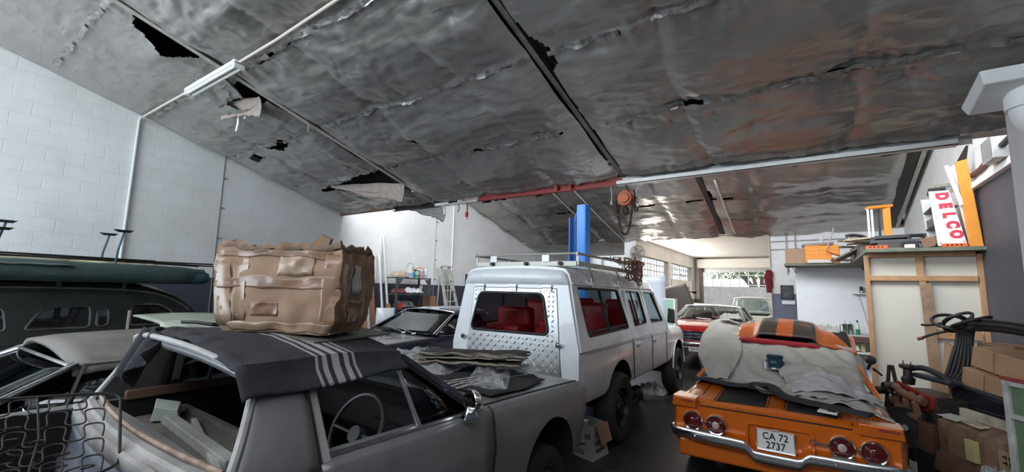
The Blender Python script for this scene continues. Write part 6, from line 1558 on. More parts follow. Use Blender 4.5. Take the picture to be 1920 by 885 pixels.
# cowl strip lying diagonally on the boot
cs = thing('cowl_strip', 'long black plastic cowl panel with a raised hump lying across the orange boot lid', 'trim panel', (-1.06, 5.10, 0))
dv = Vector((.905, -.425, 0)); nv = Vector((.425, .905, 0)); L_ = 1.56
rings = []
for k in range(50):
    t = k / 49; s = t * L_; hump = .13 * math.exp(-((t - .45) / .10) ** 2); wd = .052 + .04 * math.exp(-((t - .45) / .12) ** 2) + .01 * t
    wp = Vector((-1.06, 5.10, 0)) + dv * s; zc = max(drape(wp.x - CX, wp.y - CY, .02) if wp.y - CY > -2.28 else decky(wp.x - CX, -2.28), .83) + .028
    c_ = dv * s + nv * hump * .9 + Vector((0, 0, zc + hump * .35)); rings.append([c_ + nv * a * wd + Vector((0, 0, b_)) for a, b_ in ((-1, -.006), (-1, .012), (-.3, .028), (.5, .022), (1, .008), (1, -.006))])
b = MB(); b.loft(rings); b.build('strip', mat('black_plastic', (.020, .021, .026), .55, var=.2), cs, smooth=35)
b = MB(); q = dv * L_ * .45; zc = rings[22][2].z
b.lathe([(.001, .012), (.055, .012), (.075, .004), (.080, -.01)], (q.x - nv.x * .02, q.y - nv.y * .02, zc + .0), 'z', 24); b.build('round_recess', M_rubber, cs)
cp_ = thing('filter_housing', 'round blue black canister standing on the grey cover', 'canister', (-.335, 5.48, 1.005), rot=(R(-10), 0, 0))
b = MB(); b.lathe([(.001, 0), (.066, 0), (.070, .01), (.086, .03), (.088, .06), (.070, .085), (.078, .10), (.080, .12), (.068, .132), (.06, .12), (.001, .115)], (0, 0, 0), 'z', 32); b.build('canister', mat('blue_black_enamel', (.012, .055, .085), .3, .2, var=.4), cp_)
b = MB(); b.cyl((0, 0, -.02), (0, 0, .005), .05); b.cyl((-.08, -.05, -.02), (-.08, -.05, .05), .026, .03); b.build('grey_base', M_galv, cp_)
b = MB(); b.box((0, 0, 0), (.13, .10, .012), rot=(R(3), 0, R(-14))); o = b.build('card_tag', M_plate_white, None, smooth=0); o.location = (.085, 4.50, .835); tag(o, 'white card tag lying at the edge of the black strip on the boot', 'tag')
b = MB(); b.box((.02, -.01, .007), (.05, .035, .002)); b.build('print_mark', M_steel_dark, o, smooth=0)

# ================================================================ beside the off-road vehicle
rp = thing('rope', 'tangled reddish brown rope hanging over the roof rack side', 'rope', (-2.03, 5.9, 2.15))
M_rope = mat('red_brown_rope', (.20, .095, .075), .85, var=.4, vscale=25); M_rope2 = mat('pale_rope', (.46, .40, .32), .85, var=.3)
random.seed(9)
for k in range(9):
    pts = []; y0 = random.uniform(-.30, .25); d = random.uniform(.22, .40)
    for q in range(9):
        a = q / 8 * 2 * PI; pts.append((random.uniform(-.02, .05) + .05, y0 + .08 * math.cos(a) + random.uniform(-.05, .05), -d * .5 + (d * .5) * math.sin(a) + random.uniform(-.03, .03) + .06))
    b = MB(); b.tube(catmull(pts, 5, True), .010, 6, closed=True); b.build('rope_loop', M_rope, rp)
for k in range(5):
    pts = [(random.uniform(-.25, .08), -.5 + q * .14 + random.uniform(-.06, .06), .03 + random.uniform(-.03, .05)) for q in range(8)]
    b = MB(); b.tube(catmull(pts, 5), .009, 6); b.build('rope_strand', M_rope if k % 2 else M_rope2, rp)
# jacket / rag on the front wing
P = [[(-.16 + .42 * u, .0 + .36 * v, .05 * math.sin(PI * u) - max(0, u - .55) * .62 + .03 * fbm(u * 4, v * 4, 3) + .03) for v in np.linspace(0, 1, 16)] for u in np.linspace(0, 1, 20)]
b = MB(); b.grid(P); o = b.build('dark_cloth', mat('dark_brown_cloth', (.045, .035, .032), .9, var=.4), None, solid=.012, smooth=60); o.location = (-2.46, 8.15, 1.185); tag(o, 'dark brown cloth hanging over the front wing of the off-road vehicle', 'cloth')
M_whitebox = mat('white_printed_carton', (.42, .42, .40), .7, var=.08)
gb = thing('printed_carton', 'white printed carton with black lettering on the floor behind the rear tyre', 'box', (-1.94, 4.42, 0), rot=(0, 0, R(-3)))
a_, b_c, c_c, d_c = (0, 0), (.02, .34), (-.40, .42), (-.40, .10)
hz = .34
b = MB(); b.loft([[(a_[0], a_[1], 0), (b_c[0], b_c[1], 0), (c_c[0], c_c[1], 0), (d_c[0], d_c[1], 0)], [(a_[0] - .02, a_[1] + .02, hz), (b_c[0] - .06, b_c[1] - .02, hz), (c_c[0] + .06, c_c[1], hz), (d_c[0] + .14, d_c[1] - .0, hz)]], True, False); b.build('carton', M_whitebox, gb, smooth=0, solid=.006)
angL = math.atan2(.10, -.40) + PI
for z, s in ((.235, .085), (.135, .085)):
    text('coolwood', s, M_letter, gb, 'printed_word', (-.20 + .02, .038 + .012, z), (R(87), 0, angL), .0008, .002, sx=.86)
for z in (.075, .050): text('manufacturing and supplies', .022, M_letter, gb, 'printed_line', (-.20, .046, z), (R(87), 0, angL), .0008, .0, sx=.8)
for z, s in ((.27, .08), (.17, .08), (.09, .07)): text('coolwo', s, mat('dark_red_lettering', (.10, .03, .03), .6), gb, 'printed_word', (.008, .17, z), (R(88), 0, math.atan2(.34, .02)), .0008, .0015, sx=.85)
P = [[(-.33 + .24 * u + .03 * v, -.02 + .10 * u - .03 * v, hz + .06 - .22 * v - .06 * u * v + .02 * fbm(u * 4, v * 4, 2)) for v in np.linspace(0, 1, 12)] for u in np.linspace(0, 1, 12)]
b = MB(); b.grid(P); o = b.build('silver_bag', mat('silver_film', (.42, .43, .46), .2, .8, var=.3, bump=.5, bscale=18), None, solid=.004, smooth=60); o.location = (-1.93, 4.42, .01); tag(o, 'crinkled silver foil bag spilling out of the white printed carton', 'bag')
b = MB(); b.hexa([(0, .06, hz + .03), (.02, .30, hz + .01), (.08, .30, hz - .17), (.06, .10, hz - .19)], [(.006, .06, hz + .034), (.026, .30, hz + .014), (.086, .30, hz - .166), (.066, .10, hz - .186)]); b.build('carton_flap', M_card, gb, smooth=0)
crumple2('plastic_bag', 'clear crinkled plastic bag on the floor under the off-road vehicle', (-2.35, 7.9, 0), .45, .35, .22, plastic_film('clear_bag', (.40, .39, .37), .55, 14, False), 51, 'bag')
b = MB(); b.cyl((-2.6, 6.9, .10), (-2.35, 7.2, .16), .09, .12); b.box((-2.5, 7.0, .05), (.35, .3, .10)); tag(b.build('gearbox_part', mat('oily_dark_metal', (.03, .028, .027), .5, .4, var=.4), None, bevel=.01), 'oily dark gearbox part on the floor below the off-road vehicle', 'car part')
b = MB(); b.box((0, 0, .012), (.28, .10, .02), rot=(0, 0, .4)); o = b.build('scrap_wood', mat('dark_scrap', (.05, .035, .03), .8), None, smooth=0); o.location = (-1.62, 4.28, 0); tag(o, 'small dark scrap strip on the floor in front of the white carton', 'scrap')

# ================================================================ far end of the workshop
fan = thing('wall_fan', 'round wall fan on the white column near the passage', 'fan', (-4.40, 13.50, 3.02))
b = MB(); b.lathe([(.001, 0), (.05, 0), (.06, .05), (.05, .12), (.001, .13)], (0, 0, 0), 'y', 20); b.bar((0, .06, 0), (-.15, .30, -.05), .05, .05); b.build('motor', mat('cream_plastic', (.55, .50, .42), .5), fan)
b = MB()
for rr in (.07, .13, .19, .235):
    b.tube([(rr * math.cos(a), -.05 - .05 * math.cos(rr / .235 * PI / 2), rr * math.sin(a)) for a in np.linspace(0, 2 * PI, 28)[:-1]], .009, 5, closed=True)
for k in range(20):
    a = 2 * PI * k / 20; b.tube([(.03 * math.cos(a), -.10, .03 * math.sin(a)), (.15 * math.cos(a), -.085, .15 * math.sin(a)), (.235 * math.cos(a), -.05, .235 * math.sin(a)), (.20 * math.cos(a), .02, .20 * math.sin(a))], .005, 4)
b.build('guard', mat('brown_grey_guard', (.22, .20, .18), .5, .3), fan)
b = MB()
for k in range(4):
    a = 2 * PI * k / 4; P = [[(r_ * math.cos(a + w_), -.03 + .05 * (w_ - .35), r_ * math.sin(a + w_)) for w_ in (0, .35, .7)] for r_ in (.03, .12, .20)]; b.grid(P)
b.build('blades', mat('fan_blade', (.45, .42, .36), .4), fan, solid=.004)
gx = far_car('parked_car', 'car with raised dark grey bonnet beyond the off-road vehicle', (-3.72, 17.4, 0), R(178), mat('pale_grey_repair_car', (.50, .50, .50), .35, coat=.3))
P = [[(lerp(-.55, .62, u) + .35 * v, 1.0 + .35 * v, .97 + (.85 + .40 * (1 - u)) * v + .06 * math.sin(PI * u) - .08 * (v ** 6)) for v in np.linspace(0, 1, 10)] for u in np.linspace(0, 1, 12)]
b = MB(); b.grid(P); b.build('raised_bonnet', mat('dark_grey_bonnet', (.09, .085, .08), .5), gx, solid=.03, smooth=50)
gc = thing('cabinet', 'pale green upright cabinet between the off-road vehicle and the red coupe', 'cabinet', (-2.53, 9.90, 0))
b = MB(); b.box((0, 0, .82), (.20, .20, 1.62)); b.build('body', mat('pale_green_cabinet', (.24, .40, .33), .5), gc, smooth=0, bevel=.006)
b = MB(); b.box((.115, -.0, .82), (.03, .22, 1.66)); b.build('side_frame', M_white, gc, smooth=0, bevel=.004)
b = MB(); b.box((0, 0, 1.64), (.24, .22, .02)); b.build('top', M_white, gc, smooth=0)
cl = thing('hanging_jacket', 'dark red jacket hanging on the edge of the far wall', 'jacket', (-.88, 13.66, 1.95))
rings = []
for k in range(12):
    t = k / 11; w_ = .05 + .05 * math.sin(PI * t ** .6); rings.append([(w_ * math.cos(a) * (1 + .2 * math.sin(3 * a + k)), .06 * math.sin(a), lerp(.52, -.10, t)) for a in np.linspace(0, 2 * PI, 14)[:-1]])
b = MB(); b.loft(rings); b.build('cloth', mat('dark_red_cloth', (.16, .015, .02), .9, var=.3), cl)
pf = thing('picture_frame', 'black framed picture on the far wall left of the white board', 'picture', (-.48, YE2 - .02, 1.88))
b = MB()
for x in (-.13, .13): b.box((x, 0, 0), (.03, .025, .36))
for z in (-.165, .165): b.box((0, 0, z), (.29, .025, .03))
b.build('frame', M_rubber, pf, smooth=0, bevel=.003)
b = MB(); b.box((0, .005, 0), (.24, .008, .31)); b.build('print', mat('grey_abstract_print', (.07, .075, .08), .3, var=.9, vscale=14), pf, smooth=0)
b = MB(); b.box((-.455, YE2 - .03, 1.605), (.30, .05, .10)); b.box((-.455, YE2 - .056, 1.605), (.26, .006, .07)); tag(b.build('switch_box', M_white, None, smooth=0, bevel=.005), 'white switch box on the far wall below the black picture', 'switch box')
for z in (3.02, 3.24):
    b = MB(); b.tube([(-.80, YE2 - .03, z), (1.9, YE2 - .03, z + .02)], .014, 8); tag(b.build('wall_pipe', M_galv, None), 'thin horizontal pipe on the far wall, the ' + ('lower' if z < 3.1 else 'upper') + ' of two', 'pipe')
for x in (-.44, -.24):
    b = MB(); b.tube([(x, YE2 - .05, 2.35), (x, YE2 - .05, 3.5)], .016, 8); tag(b.build('wall_pipe', M_beige_steel, None), 'vertical pale pipe on the far wall above the cardboard box, the ' + ('left' if x < -.3 else 'right') + ' one', 'pipe')
b = MB(); b.tube([(-.83, YE2 - .03, 0), (-.83, YE2 - .03, 3.4)], .02, 8); tag(b.build('wall_pipe', M_beige_steel, None), 'vertical conduit at the left edge of the far wall', 'pipe')

# ---- kitchen nook under the loft
b = MB(); b.box((.855, 12.03, 1.22), (2.19, .06, 2.44)); structure(b.build('wall_nook', mat('whiteboard_white', (.76, .79, .81), .35, var=.03), smooth=0))
b = MB(); b.box((1.335, 10.1, 2.455), (1.23, 3.92, .05)); b.box((.15, 11.62, 2.455), (1.14, .84, .05)); structure(b.build('ceiling_loft', mat('loft_board_green', (.14, .165, .12), .7, var=.3), smooth=0))
b = MB()
for x in (1.0, 1.88): b.box((x, 10.2, 2.40), (.05, 3.6, .06))
structure(b.build('ceiling_loft_joist', M_timber, smooth=0))
ct = thing('counter', 'narrow counter with brown front edge in the nook behind the panel', 'counter', (.95, 11.70, 0))
b = MB(); b.box((0, 0, 1.0), (1.2, .6, .03)); b.build('worktop', mat('pale_worktop', (.50, .50, .47), .4), ct, smooth=0, bevel=.004)
b = MB(); b.box((0, -.29, .93), (1.2, .02, .11)); b.build('front_edge', mat('dark_brown_edge', (.12, .06, .04), .6), ct, smooth=0)
b = MB(); b.box((0, 0, .66), (1.2, .6, .03)); b.build('lower_shelf', M_white, ct, smooth=0)
for x in (-.58, .58):
    b = MB(); b.box((x, 0, .5), (.04, .56, 1.0)); b.build('side_panel', M_white, ct, smooth=0)
M_ss = mat('stainless_steel', (.50, .50, .50), .22, .95, var=.2)
for i, (x, y) in enumerate(((.60, 11.62), (.69, 11.66))):
    t = thing('plunger_pot', 'stainless steel coffee pot on the nook counter, the ' + ('left' if i == 0 else 'right') + ' of two', 'coffee pot', (x, y, 1.016))
    b = MB(); b.lathe([(.001, 0), (.048, 0), (.05, .01), (.05, .20), (.052, .205), (.001, .215)], (0, 0, 0), 'z', 24); b.build('body', M_ss, t)
    b = MB(); b.tube([(-.05, 0, .18), (-.09, 0, .17), (-.09, 0, .05), (-.05, 0, .04)], .008, 6); b.build('handle', M_rubber, t)
    b = MB(); b.cyl((0, 0, .21), (0, 0, .25), .004); b.lathe([(.001, .012), (.011, .008), (.011, 0), (.001, -.002)], (0, 0, .25), 'z', 12); b.build('plunger_knob', M_ss, t)
t = thing('soap_bottle', 'clear bottle with green liquid on the nook counter', 'bottle', (.80, 11.60, 1.016))
b = MB(); b.lathe([(.001, 0), (.036, 0), (.038, .02), (.038, .11)], (0, 0, 0), 'z', 20); b.build('liquid', mat('green_liquid', (.03, .22, .09), .2), t)
b = MB(); b.lathe([(.038, .11), (.036, .17), (.016, .22), (.014, .25)], (0, 0, 0), 'z', 20); b.build('neck', mat('clear_green_plastic', (.55, .68, .58), .2), t)
b = MB(); b.cyl((0, 0, .25), (0, 0, .29), .016); b.build('cap', M_rubber, t)
t = thing('cleaner_bottle', 'yellow and white bottle on the lower shelf of the nook counter', 'bottle', (.86, 11.62, .676))
b = MB(); b.lathe([(.001, 0), (.05, 0), (.052, .02), (.052, .13), (.03, .18), (.001, .20)], (0, 0, 0), 'z', 20); b.build('body', mat('pale_yellow_plastic', (.58, .55, .22), .4), t)
b = MB(); b.cyl((0, 0, .19), (0, 0, .23), .02); b.build('cap', M_white, t)
crumple2('dish_cloth', 'white cloth on the lower shelf beside the yellow bottle', (.70, 11.55, .676), .22, .2, .14, mat('white_cloth', (.62, .62, .60), .9), 61)
ws = thing('wall_shelf', 'small white wall shelf with hanging cable on the white board', 'shelf', (.95, 11.93, 1.86))
b = MB(); b.box((0, 0, 0), (.36, .12, .02)); b.build('board', M_white, ws, smooth=0)
t = thing('cordless_phone', 'black cordless phone standing on the small wall shelf', 'phone', (.93, 11.92, 1.872))
b = MB(); b.box((0, 0, .07), (.06, .05, .14)); b.build('handset', M_rubber, t, bevel=.012, seg=3)
b = MB(); b.lathe([(.001, -.028), (.022, -.028), (.022, -.024)], (0, 0, .03), 'y', 16); b.build('dial', M_white, t)
b = MB(); b.tube([(.88, 11.99, 1.85), (.95, 11.985, 1.5), (1.02, 11.98, 1.1)], .005, 5); tag(b.build('cable', mat('grey_cord', (.35, .37, .38), .6), None), 'thin grey cable hanging below the small wall shelf', 'cable')

# ---- timber framed panel
pl = thing('framed_panel', 'cream board panel in a raw timber frame standing against the right wall', 'panel', (1.325, 8.37, 0))
M_cboard = mat('cream_board', (.58, .56, .49), .7, var=.05, vscale=3); M_tf = mat('raw_pine', (.42, .24, .12), .6, var=.2, vscale=7)
b = MB(); b.box((0, .04, 1.2), (1.22, .012, 2.38)); b.build('board', M_cboard, pl, smooth=0)
for x, w_ in ((-.59, .055), (.60, .05)):
    b = MB(); b.box((x, 0, 1.2), (w_, .07, 2.40)); b.build('stile', M_tf, pl, smooth=0, bevel=.004)
for z, h_ in ((2.40, .06), (2.06, .075), (.15, .07)):
    b = MB(); b.box((0, -.005, z), (1.13, .065, h_)); b.build('rail', M_tf, pl, smooth=0, bevel=.004)
b = MB(); b.box((.0, 0, 2.21), (.075, .06, .32)); b.box((.01, -.0, 2.01), (.07, .06, .05)); b.build('short_stud', M_tf, pl, smooth=0, bevel=.004)
b = MB(); b.bar((.035, -.03, 1.99), (.07, -.03, 0.05), .115, .03, (0, 1, 0)); b.build('centre_plank', mat('grey_brown_plank', (.30, .20, .125), .75, var=.3, vscale=8), pl, smooth=0)
b = MB(); b.box((.30, .01, 1.30), (.5, .05, .12)); b.build('cross_plank', M_tf, pl, smooth=0)
# ---- clutter on the loft
LZ = 2.481
def loft_box(name, label, cat, c, s, m, rot=None, bevel=.004, group=None):
    b = MB(); b.box((0, 0, s[2] / 2), s); o = b.build(name, m, None, smooth=0, bevel=bevel); o.location = (c[0], c[1], c[2] if len(c) > 2 else LZ); o.rotation_euler = rot or (0, 0, 0); return tag(o, label, cat, group)
bx2 = thing('cardboard_box', 'brown cardboard box overhanging the left end of the loft', 'box', (-.14, 11.6, LZ - .02))
b = MB(); b.box((0, 0, .175), (.52, .34, .35)); b.build('carton', mat('tan_cardboard', (.36, .24, .165), .8, var=.08), bx2, smooth=0, bevel=.006)
b = MB(); b.box((-.10, -.02, .36), (.24, .2, .025), rot=(.1, 0, .1)); b.build('top_flap', M_card, bx2, smooth=0)
b = MB(); b.tube([(-.36, 11.5, 2.46), (-.35, 11.5, 2.36), (-.34, 11.48, 2.30)], .012, 6); b.tube([(-.30, 11.9, 2.46), (-.25, 11.92, 2.36), (-.22, 11.96, 2.30)], .008, 6); tag(b.build('bracket_hook', M_steel_dark, None), 'dark hook and wire below the overhanging cardboard box', 'hook')
cr = thing('storage_crate', 'bright orange ribbed plastic crate on the loft above the white board', 'crate', (.27, 11.45, LZ))
M_ocr = mat('orange_plastic', (.78, .26, .015), .5, var=.06)
b = MB(); b.box((0, 0, .19), (.60, .36, .38)); b.build('tub', M_ocr, cr, smooth=0, bevel=.02)
for z in (.10, .20, .29):
    b = MB(); b.box((0, -.185, z), (.58, .012, .014)); b.build('rib', mat('pale_orange_plastic', (.72, .36, .10), .5), cr, smooth=0)
b = MB(); b.box((-.09, -.187, .20), (.016, .014, .34)); b.build('rib', MATS['pale_orange_plastic'], cr, smooth=0)
loft_box('flat_carton', 'flattened grey brown carton lying on top of the orange crate', 'carton', (.20, 11.45, LZ + .385), (.56, .30, .05), mat('grey_brown_card', (.27, .235, .20), .8, var=.15), (0, R(-3), .05))
loft_box('foam_block', 'long white block in front of the orange crate', 'block', (.22, 11.20, LZ), (.42, .08, .07), mat('cream_foam', (.62, .58, .52), .8))
loft_box('foam_block', 'tilted white slab leaning on the right end of the orange crate', 'block', (.56, 11.18, LZ + .06), (.30, .10, .06), MATS['cream_foam'], (0, R(18), 0))
b = MB(); b.tube([(.34, 11.16, 2.72), (.46, 11.14, 2.66), (.6, 11.16, 2.60)], .012, 6); tag(b.build('red_lever', M_red_oxide, None), 'thin red lever lying across the orange crate front', 'lever')
loft_box('grey_carton', 'grey carton under the timber offcuts on the loft', 'carton', (.98, 10.3, LZ), (.46, 1.3, .24), mat('grey_card', (.16, .145, .13), .8, var=.2), (0, 0, .05))
random.seed(21)
WOODS = [mat('offcut_pale', (.50, .42, .30), .8, var=.2), mat('offcut_grey', (.17, .15, .13), .8, var=.3), mat('offcut_brown', (.24, .14, .08), .8, var=.3)]
WL = [('pale plywood offcut sticking out to the left, lowest of the loft heap', .86, 9.6, .245, .60, .20, 0, .12, 4), ('grey weathered board sloping down to the left from the loft heap', .70, 10.2, .10, .55, .34, 1, -.35, -28), ('brown batten lying across the loft heap', .86, 10.0, .275, .8, .07, 2, .35, 3), ('pale wedge shaped offcut on the loft heap', .94, 9.5, .29, .55, .18, 0, -.12, -4), ('dark narrow strip at the left of the loft heap', .80, 10.6, .245, .6, .07, 1, .5, 0), ('brown board end beside the metal ring', .90, 10.4, .30, .5, .16, 2, .1, -5), ('grey strip on top of the loft heap below the metal ring', .86, 10.2, .33, .7, .09, 1, -.2, 2), ('short pale stick lying across the grey strip', .78, 9.9, .315, .4, .05, 0, .8, 3), ('dark brown board under the tilted white slab', .66, 10.9, .02, .5, .3, 2, .1, 0)]
for lb, x, y, z, l, w_, mi, rz, tl in WL:
    loft_box('timber_offcut', lb, 'offcut', (x, y, LZ + z), (l, w_, .028), WOODS[mi], (R(random.uniform(-3, 3)), R(tl), rz), .002)
b = MB(); b.lathe([(.085, 0), (.16, .01), (.17, .03), (.15, .045), (.09, .03)], (0, 0, 0), 'z', 32); o = b.build('metal_ring', mat('grey_pressed_steel', (.30, .30, .30), .35, .8, var=.2), None); o.location = (.78, 10.3, LZ + .40); o.rotation_euler = (R(22), R(8), 0); tag(o, 'round grey pressed metal ring on top of the loft heap', 'ring')
b = MB(); b.tube([(.36, 11.2, 2.78), (.50, 11.3, 3.22)], .014, 8); tag(b.build('metal_rod', M_galv, None), 'slanting grey rod standing behind the orange crate', 'rod')
b = MB(); b.lathe([(.001, 0), (.05, 0), (.06, .10), (.06, .13)], (0, 0, 0), 'z', 20); o = b.build('glass_jar', plastic_film('jar_plastic', (.6, .6, .58), .35, 6, False), None); o.location = (.27, 11.35, LZ + .436); tag(o, 'clear jar standing on the flattened carton', 'jar')
stl = thing('frame_stool', 'orange topped frame with pale legs standing on the loft', 'stool', (1.04, 9.45, LZ + .295))
b = MB(); b.bar((-.16, -.1, .50), (.17, .02, .535), .12, .045); b.build('top_bar', M_ocr, stl, smooth=0, bevel=.006)
b = MB(); b.bar((.10, -.02, .0), (.10, -.02, .52), .10, .05, (0, 1, 0)); b.build('broad_leg', M_ocr, stl, smooth=0, bevel=.006)
for x in (-.15, -.10):
    b = MB(); b.bar((x, -.1, -.0), (x, -.1, .49), .03, .03, (0, 1, 0)); b.build('pale_leg', mat('pale_blue_leg', (.58, .66, .72), .4), stl, smooth=0)
b = MB(); b.bar((-.0, 0, 0), (-.0, 0, .48), .03, .03, (0, 1, 0)); b.build('dark_leg', M_steel_dark, stl, smooth=0)
loft_box('dark_board', 'long dark board lying under the orange topped frame', 'board', (1.22, 9.3, LZ + .245), (.62, .50, .05), mat('dark_grey_board', (.07, .07, .075), .6, var=.2), (0, R(-2), R(6)))
loft_box('dark_board', 'second dark board on the loft, resting below the longer one', 'board', (1.20, 9.15, LZ + .16), (.66, .40, .05), MATS['dark_grey_board'], (0, 0, R(-4)))
loft_box('low_carton', 'low dark carton supporting the dark boards on the loft', 'carton', (1.20, 9.2, LZ), (.5, .5, .158), mat('dark_card', (.09, .075, .065), .8))
loft_box('pink_board', 'pale pink strip lying at the front edge of the loft', 'board', (1.08, 8.56, LZ), (.40, .12, .035), mat('pale_pink_board', (.50, .26, .25), .7))
loft_box('tool_case', 'black plastic tool case with pale label on the loft', 'case', (1.40, 8.95, LZ), (.20, .22, .07), mat('black_case', (.03, .03, .035), .5))
loft_box('tool_case', 'small violet grey box on top of the black tool case', 'case', (1.39, 8.94, LZ + .072), (.17, .16, .05), mat('violet_grey_case', (.24, .24, .33), .5))
for i, (x, y, z, rz) in enumerate(((1.41, 8.98, LZ + .125, .2), (1.30, 8.80, LZ + .0, -.2))):
    t = thing('instrument_bezel', ('black bezel with pale face standing on the violet grey box', 'black bezel with white face behind the dark boards')[i], 'bezel', (x, y, z), rz)
    b = MB(); rr = roundpoly([(-.085, 0), (.085, 0), (.085, .14), (-.085, .14)], .03); b.tube([(a, 0, c) for a, c in rr], .022, 8, closed=True); b.build('bezel', M_rubber, t)
    b = MB(); b.box((0, .01, .07), (.12, .006, .10)); b.build('face', M_plate_white if i else mat('grey_face', (.40, .38, .38), .4), t, smooth=0)
M_orr = mat('orange_red_bracket', (.78, .12, .025), .5, var=.1)
for i, (x, y, n_) in enumerate(((.85, 8.20, 'left'), (1.66, 8.19, 'right'))):
    t = thing('perforated_bracket', 'orange red perforated bracket on the loft edge above the timber frame, the ' + n_ + ' one', 'bracket', (x, y, LZ))
    b = MB(); b.box((0, 0, .022), (.24, .10, .045)); b.build('channel', M_orr, t, smooth=0, bevel=.003)
    for k in range(4): b = MB(); b.cyl((-.075 + .045 * k, -.052, .024), (-.075 + .045 * k, -.046, .024), .011, n=12); b.build('slot', M_under, t)
# display rack with painted name
rk = thing('display_rack', 'white metal display rack with red lettering on its side standing on the loft', 'display rack', (1.53, 8.34, LZ + .03), rot=(0, R(-2), R(-2)))
M_rackw = mat('chipped_white_enamel', (.66, .67, .64), .35, var=.12, vscale=9)
b = MB(); b.prism([(0, 0), (.29, 0), (.19, .78), (-.02, .79)], lambda x, z: Vector((x, 0, z)), lambda x, z: Vector((x, .02, z))); b.build('side_panel', M_rackw, rk, smooth=0, bevel=.003)
b = MB(); b.prism([(0, 0), (.29, 0), (.19, .78), (-.02, .79)], lambda x, z: Vector((x, .68, z)), lambda x, z: Vector((x, .70, z))); b.build('side_panel', M_rackw, rk, smooth=0)
b = MB(); b.hexa([(.27, .02, 0), (.29, .02, 0), (.29, .68, 0), (.27, .68, 0)], [(.17, .02, .78), (.19, .02, .78), (.19, .68, .78), (.17, .68, .78)]); b.build('back_panel', M_rackw, rk, smooth=0)
for z in (.03, .30, .56):
    b = MB(); b.hexa([(-.01, .02, z), (.26, .02, z - .02), (.26, .68, z - .02), (-.01, .68, z)], [(-.01, .02, z + .015), (.26, .02, z - .005), (.26, .68, z - .005), (-.01, .68, z + .015)]); b.build('shelf_board', mat('dark_blue_shelf', (.035, .05, .075), .5), rk, smooth=0)
M_redpaint = mat('red_sign_paint', (.62, .03, .07), .5, var=.15)
for k, ch_ in enumerate('DELCO'):
    text(ch_, .165, M_redpaint, rk, 'painted_letter', (.085 + .022 * k + .02, -.003, .70 - .137 * k), (PI / 2, R(90), 0), .001, .012, sx=.80)
for x, z in ((.02, .74), (.15, .74), (.03, .05), (.26, .05), (.02, .40), (.25, .14)):
    b = MB(); b.cyl((x, -.004, z), (x, .002, z), .010, n=12); b.build('screw', M_galv, rk)
loft_box('cardboard_box', 'small tan box lying on the lowest shelf of the display rack', 'box', (1.585, 8.66, LZ + .065), (.20, .34, .14), M_card, (0, R(-10), R(14)))
loft_box('folded_card', 'dark grey folded card on the middle shelf of the display rack', 'card', (1.62, 8.70, LZ + .34), (.18, .30, .12), mat('dark_grey_card', (.12, .12, .125), .7), (0, 0, R(5)))
# panels leaning behind the rack
b = MB(); b.hexa([(1.825, 8.24, LZ), (1.90, 8.24, LZ), (1.90, 8.27, LZ), (1.825, 8.27, LZ)], [(1.70, 8.24, 3.60), (1.82, 8.22, 3.66), (1.82, 8.25, 3.66), (1.70, 8.27, 3.60)]); tag(b.build('leaning_board', mat('dirty_white_panel', (.55, .55, .53), .5, var=.12), None, smooth=0), 'tall dirty white board leaning right of the display rack', 'board')
op_ = thing('orange_plank', 'long bright orange plank leaning at the corner of the right wall', 'plank', (1.90, 8.22, LZ))
b = MB(); b.hexa([(-.09, -.03, 0), (.04, -.03, 0), (.04, .02, 0), (-.09, .02, 0)], [(-.145, -.03, 1.17), (-.03, -.03, 1.20), (-.03, .02, 1.20), (-.145, .02, 1.17)]); b.build('plank', mat('orange_painted_board', (.72, .27, .03), .55, var=.12, vscale=5), op_, smooth=0, bevel=.004)
b = MB(); b.hexa([(-.13, 0, 1.17), (-.03, 0, 1.18), (-.03, .02, 1.18), (-.13, .02, 1.17)], [(-.05, -.10, 1.36), (-.02, -.10, 1.37), (-.02, -.09, 1.37), (-.05, -.09, 1.36)]); b.build('dark_top', M_steel_dark, op_, smooth=0)
b = MB(); b.bar((1.665, 8.22, 3.62), (1.775, 8.20, 3.05), .045, .02, (0, 1, 0)); tag(b.build('white_strip', M_white, None, smooth=0), 'narrow white strip leaning above the display rack', 'strip')
t = thing('number_plate', 'old framed plate with faded print leaning above the display rack', 'plate', (1.70, 8.75, 3.40), rot=(0, R(8), R(-62)))
b = MB(); b.box((0, 0, 0), (.44, .012, .14)); b.build('plate', mat('faded_tan_plate', (.36, .31, .22), .6, var=.2), t, smooth=0)
b = MB(); b.box((0, -.008, .01), (.36, .006, .075)); b.build('print_area', mat('faded_grey_print', (.30, .32, .34), .6, var=.8, vscale=40), t, smooth=0)
loft_box('dark_tray', 'dark flat tray lying on top of the display rack', 'tray', (1.60, 8.55, LZ + .83), (.18, .5, .03), M_steel_dark, (0, 0, R(-8)))
# electrics on the right wall
eb = thing('electrical_box', 'grey metal electrical box on the upper right wall near the column', 'electrical box', (1.95, 7.05, 3.48))
b = MB(); b.box((-.09, 0, 0), (.18, .36, .26)); b.build('case', M_galv, eb, smooth=0, bevel=.006)
b = MB(); b.tube([(-.10, -.2, .0), (-.10, -.55, .02), (-.10, -.9, .10)], .035, 10); b.build('cable_gland', M_rubber, eb)
b = MB(); b.tube(catmull([(1.92, 7.24, 3.44), (1.92, 7.6, 3.49), (1.92, 7.9, 3.46), (1.92, 8.30, 3.46)], 5), .035, 10); tag(b.build('armoured_cable', mat('red_brown_sheath', (.14, .055, .045), .6, var=.3), None), 'thick red brown cable running from the electrical box along the wall', 'cable')
b = MB(); b.box((1.915, 7.30, 3.37), (.05, .12, .05)); tag(b.build('orange_block', M_ocr, None, smooth=0, bevel=.004), 'small orange block lying on the ledge below the electrical box', 'block')

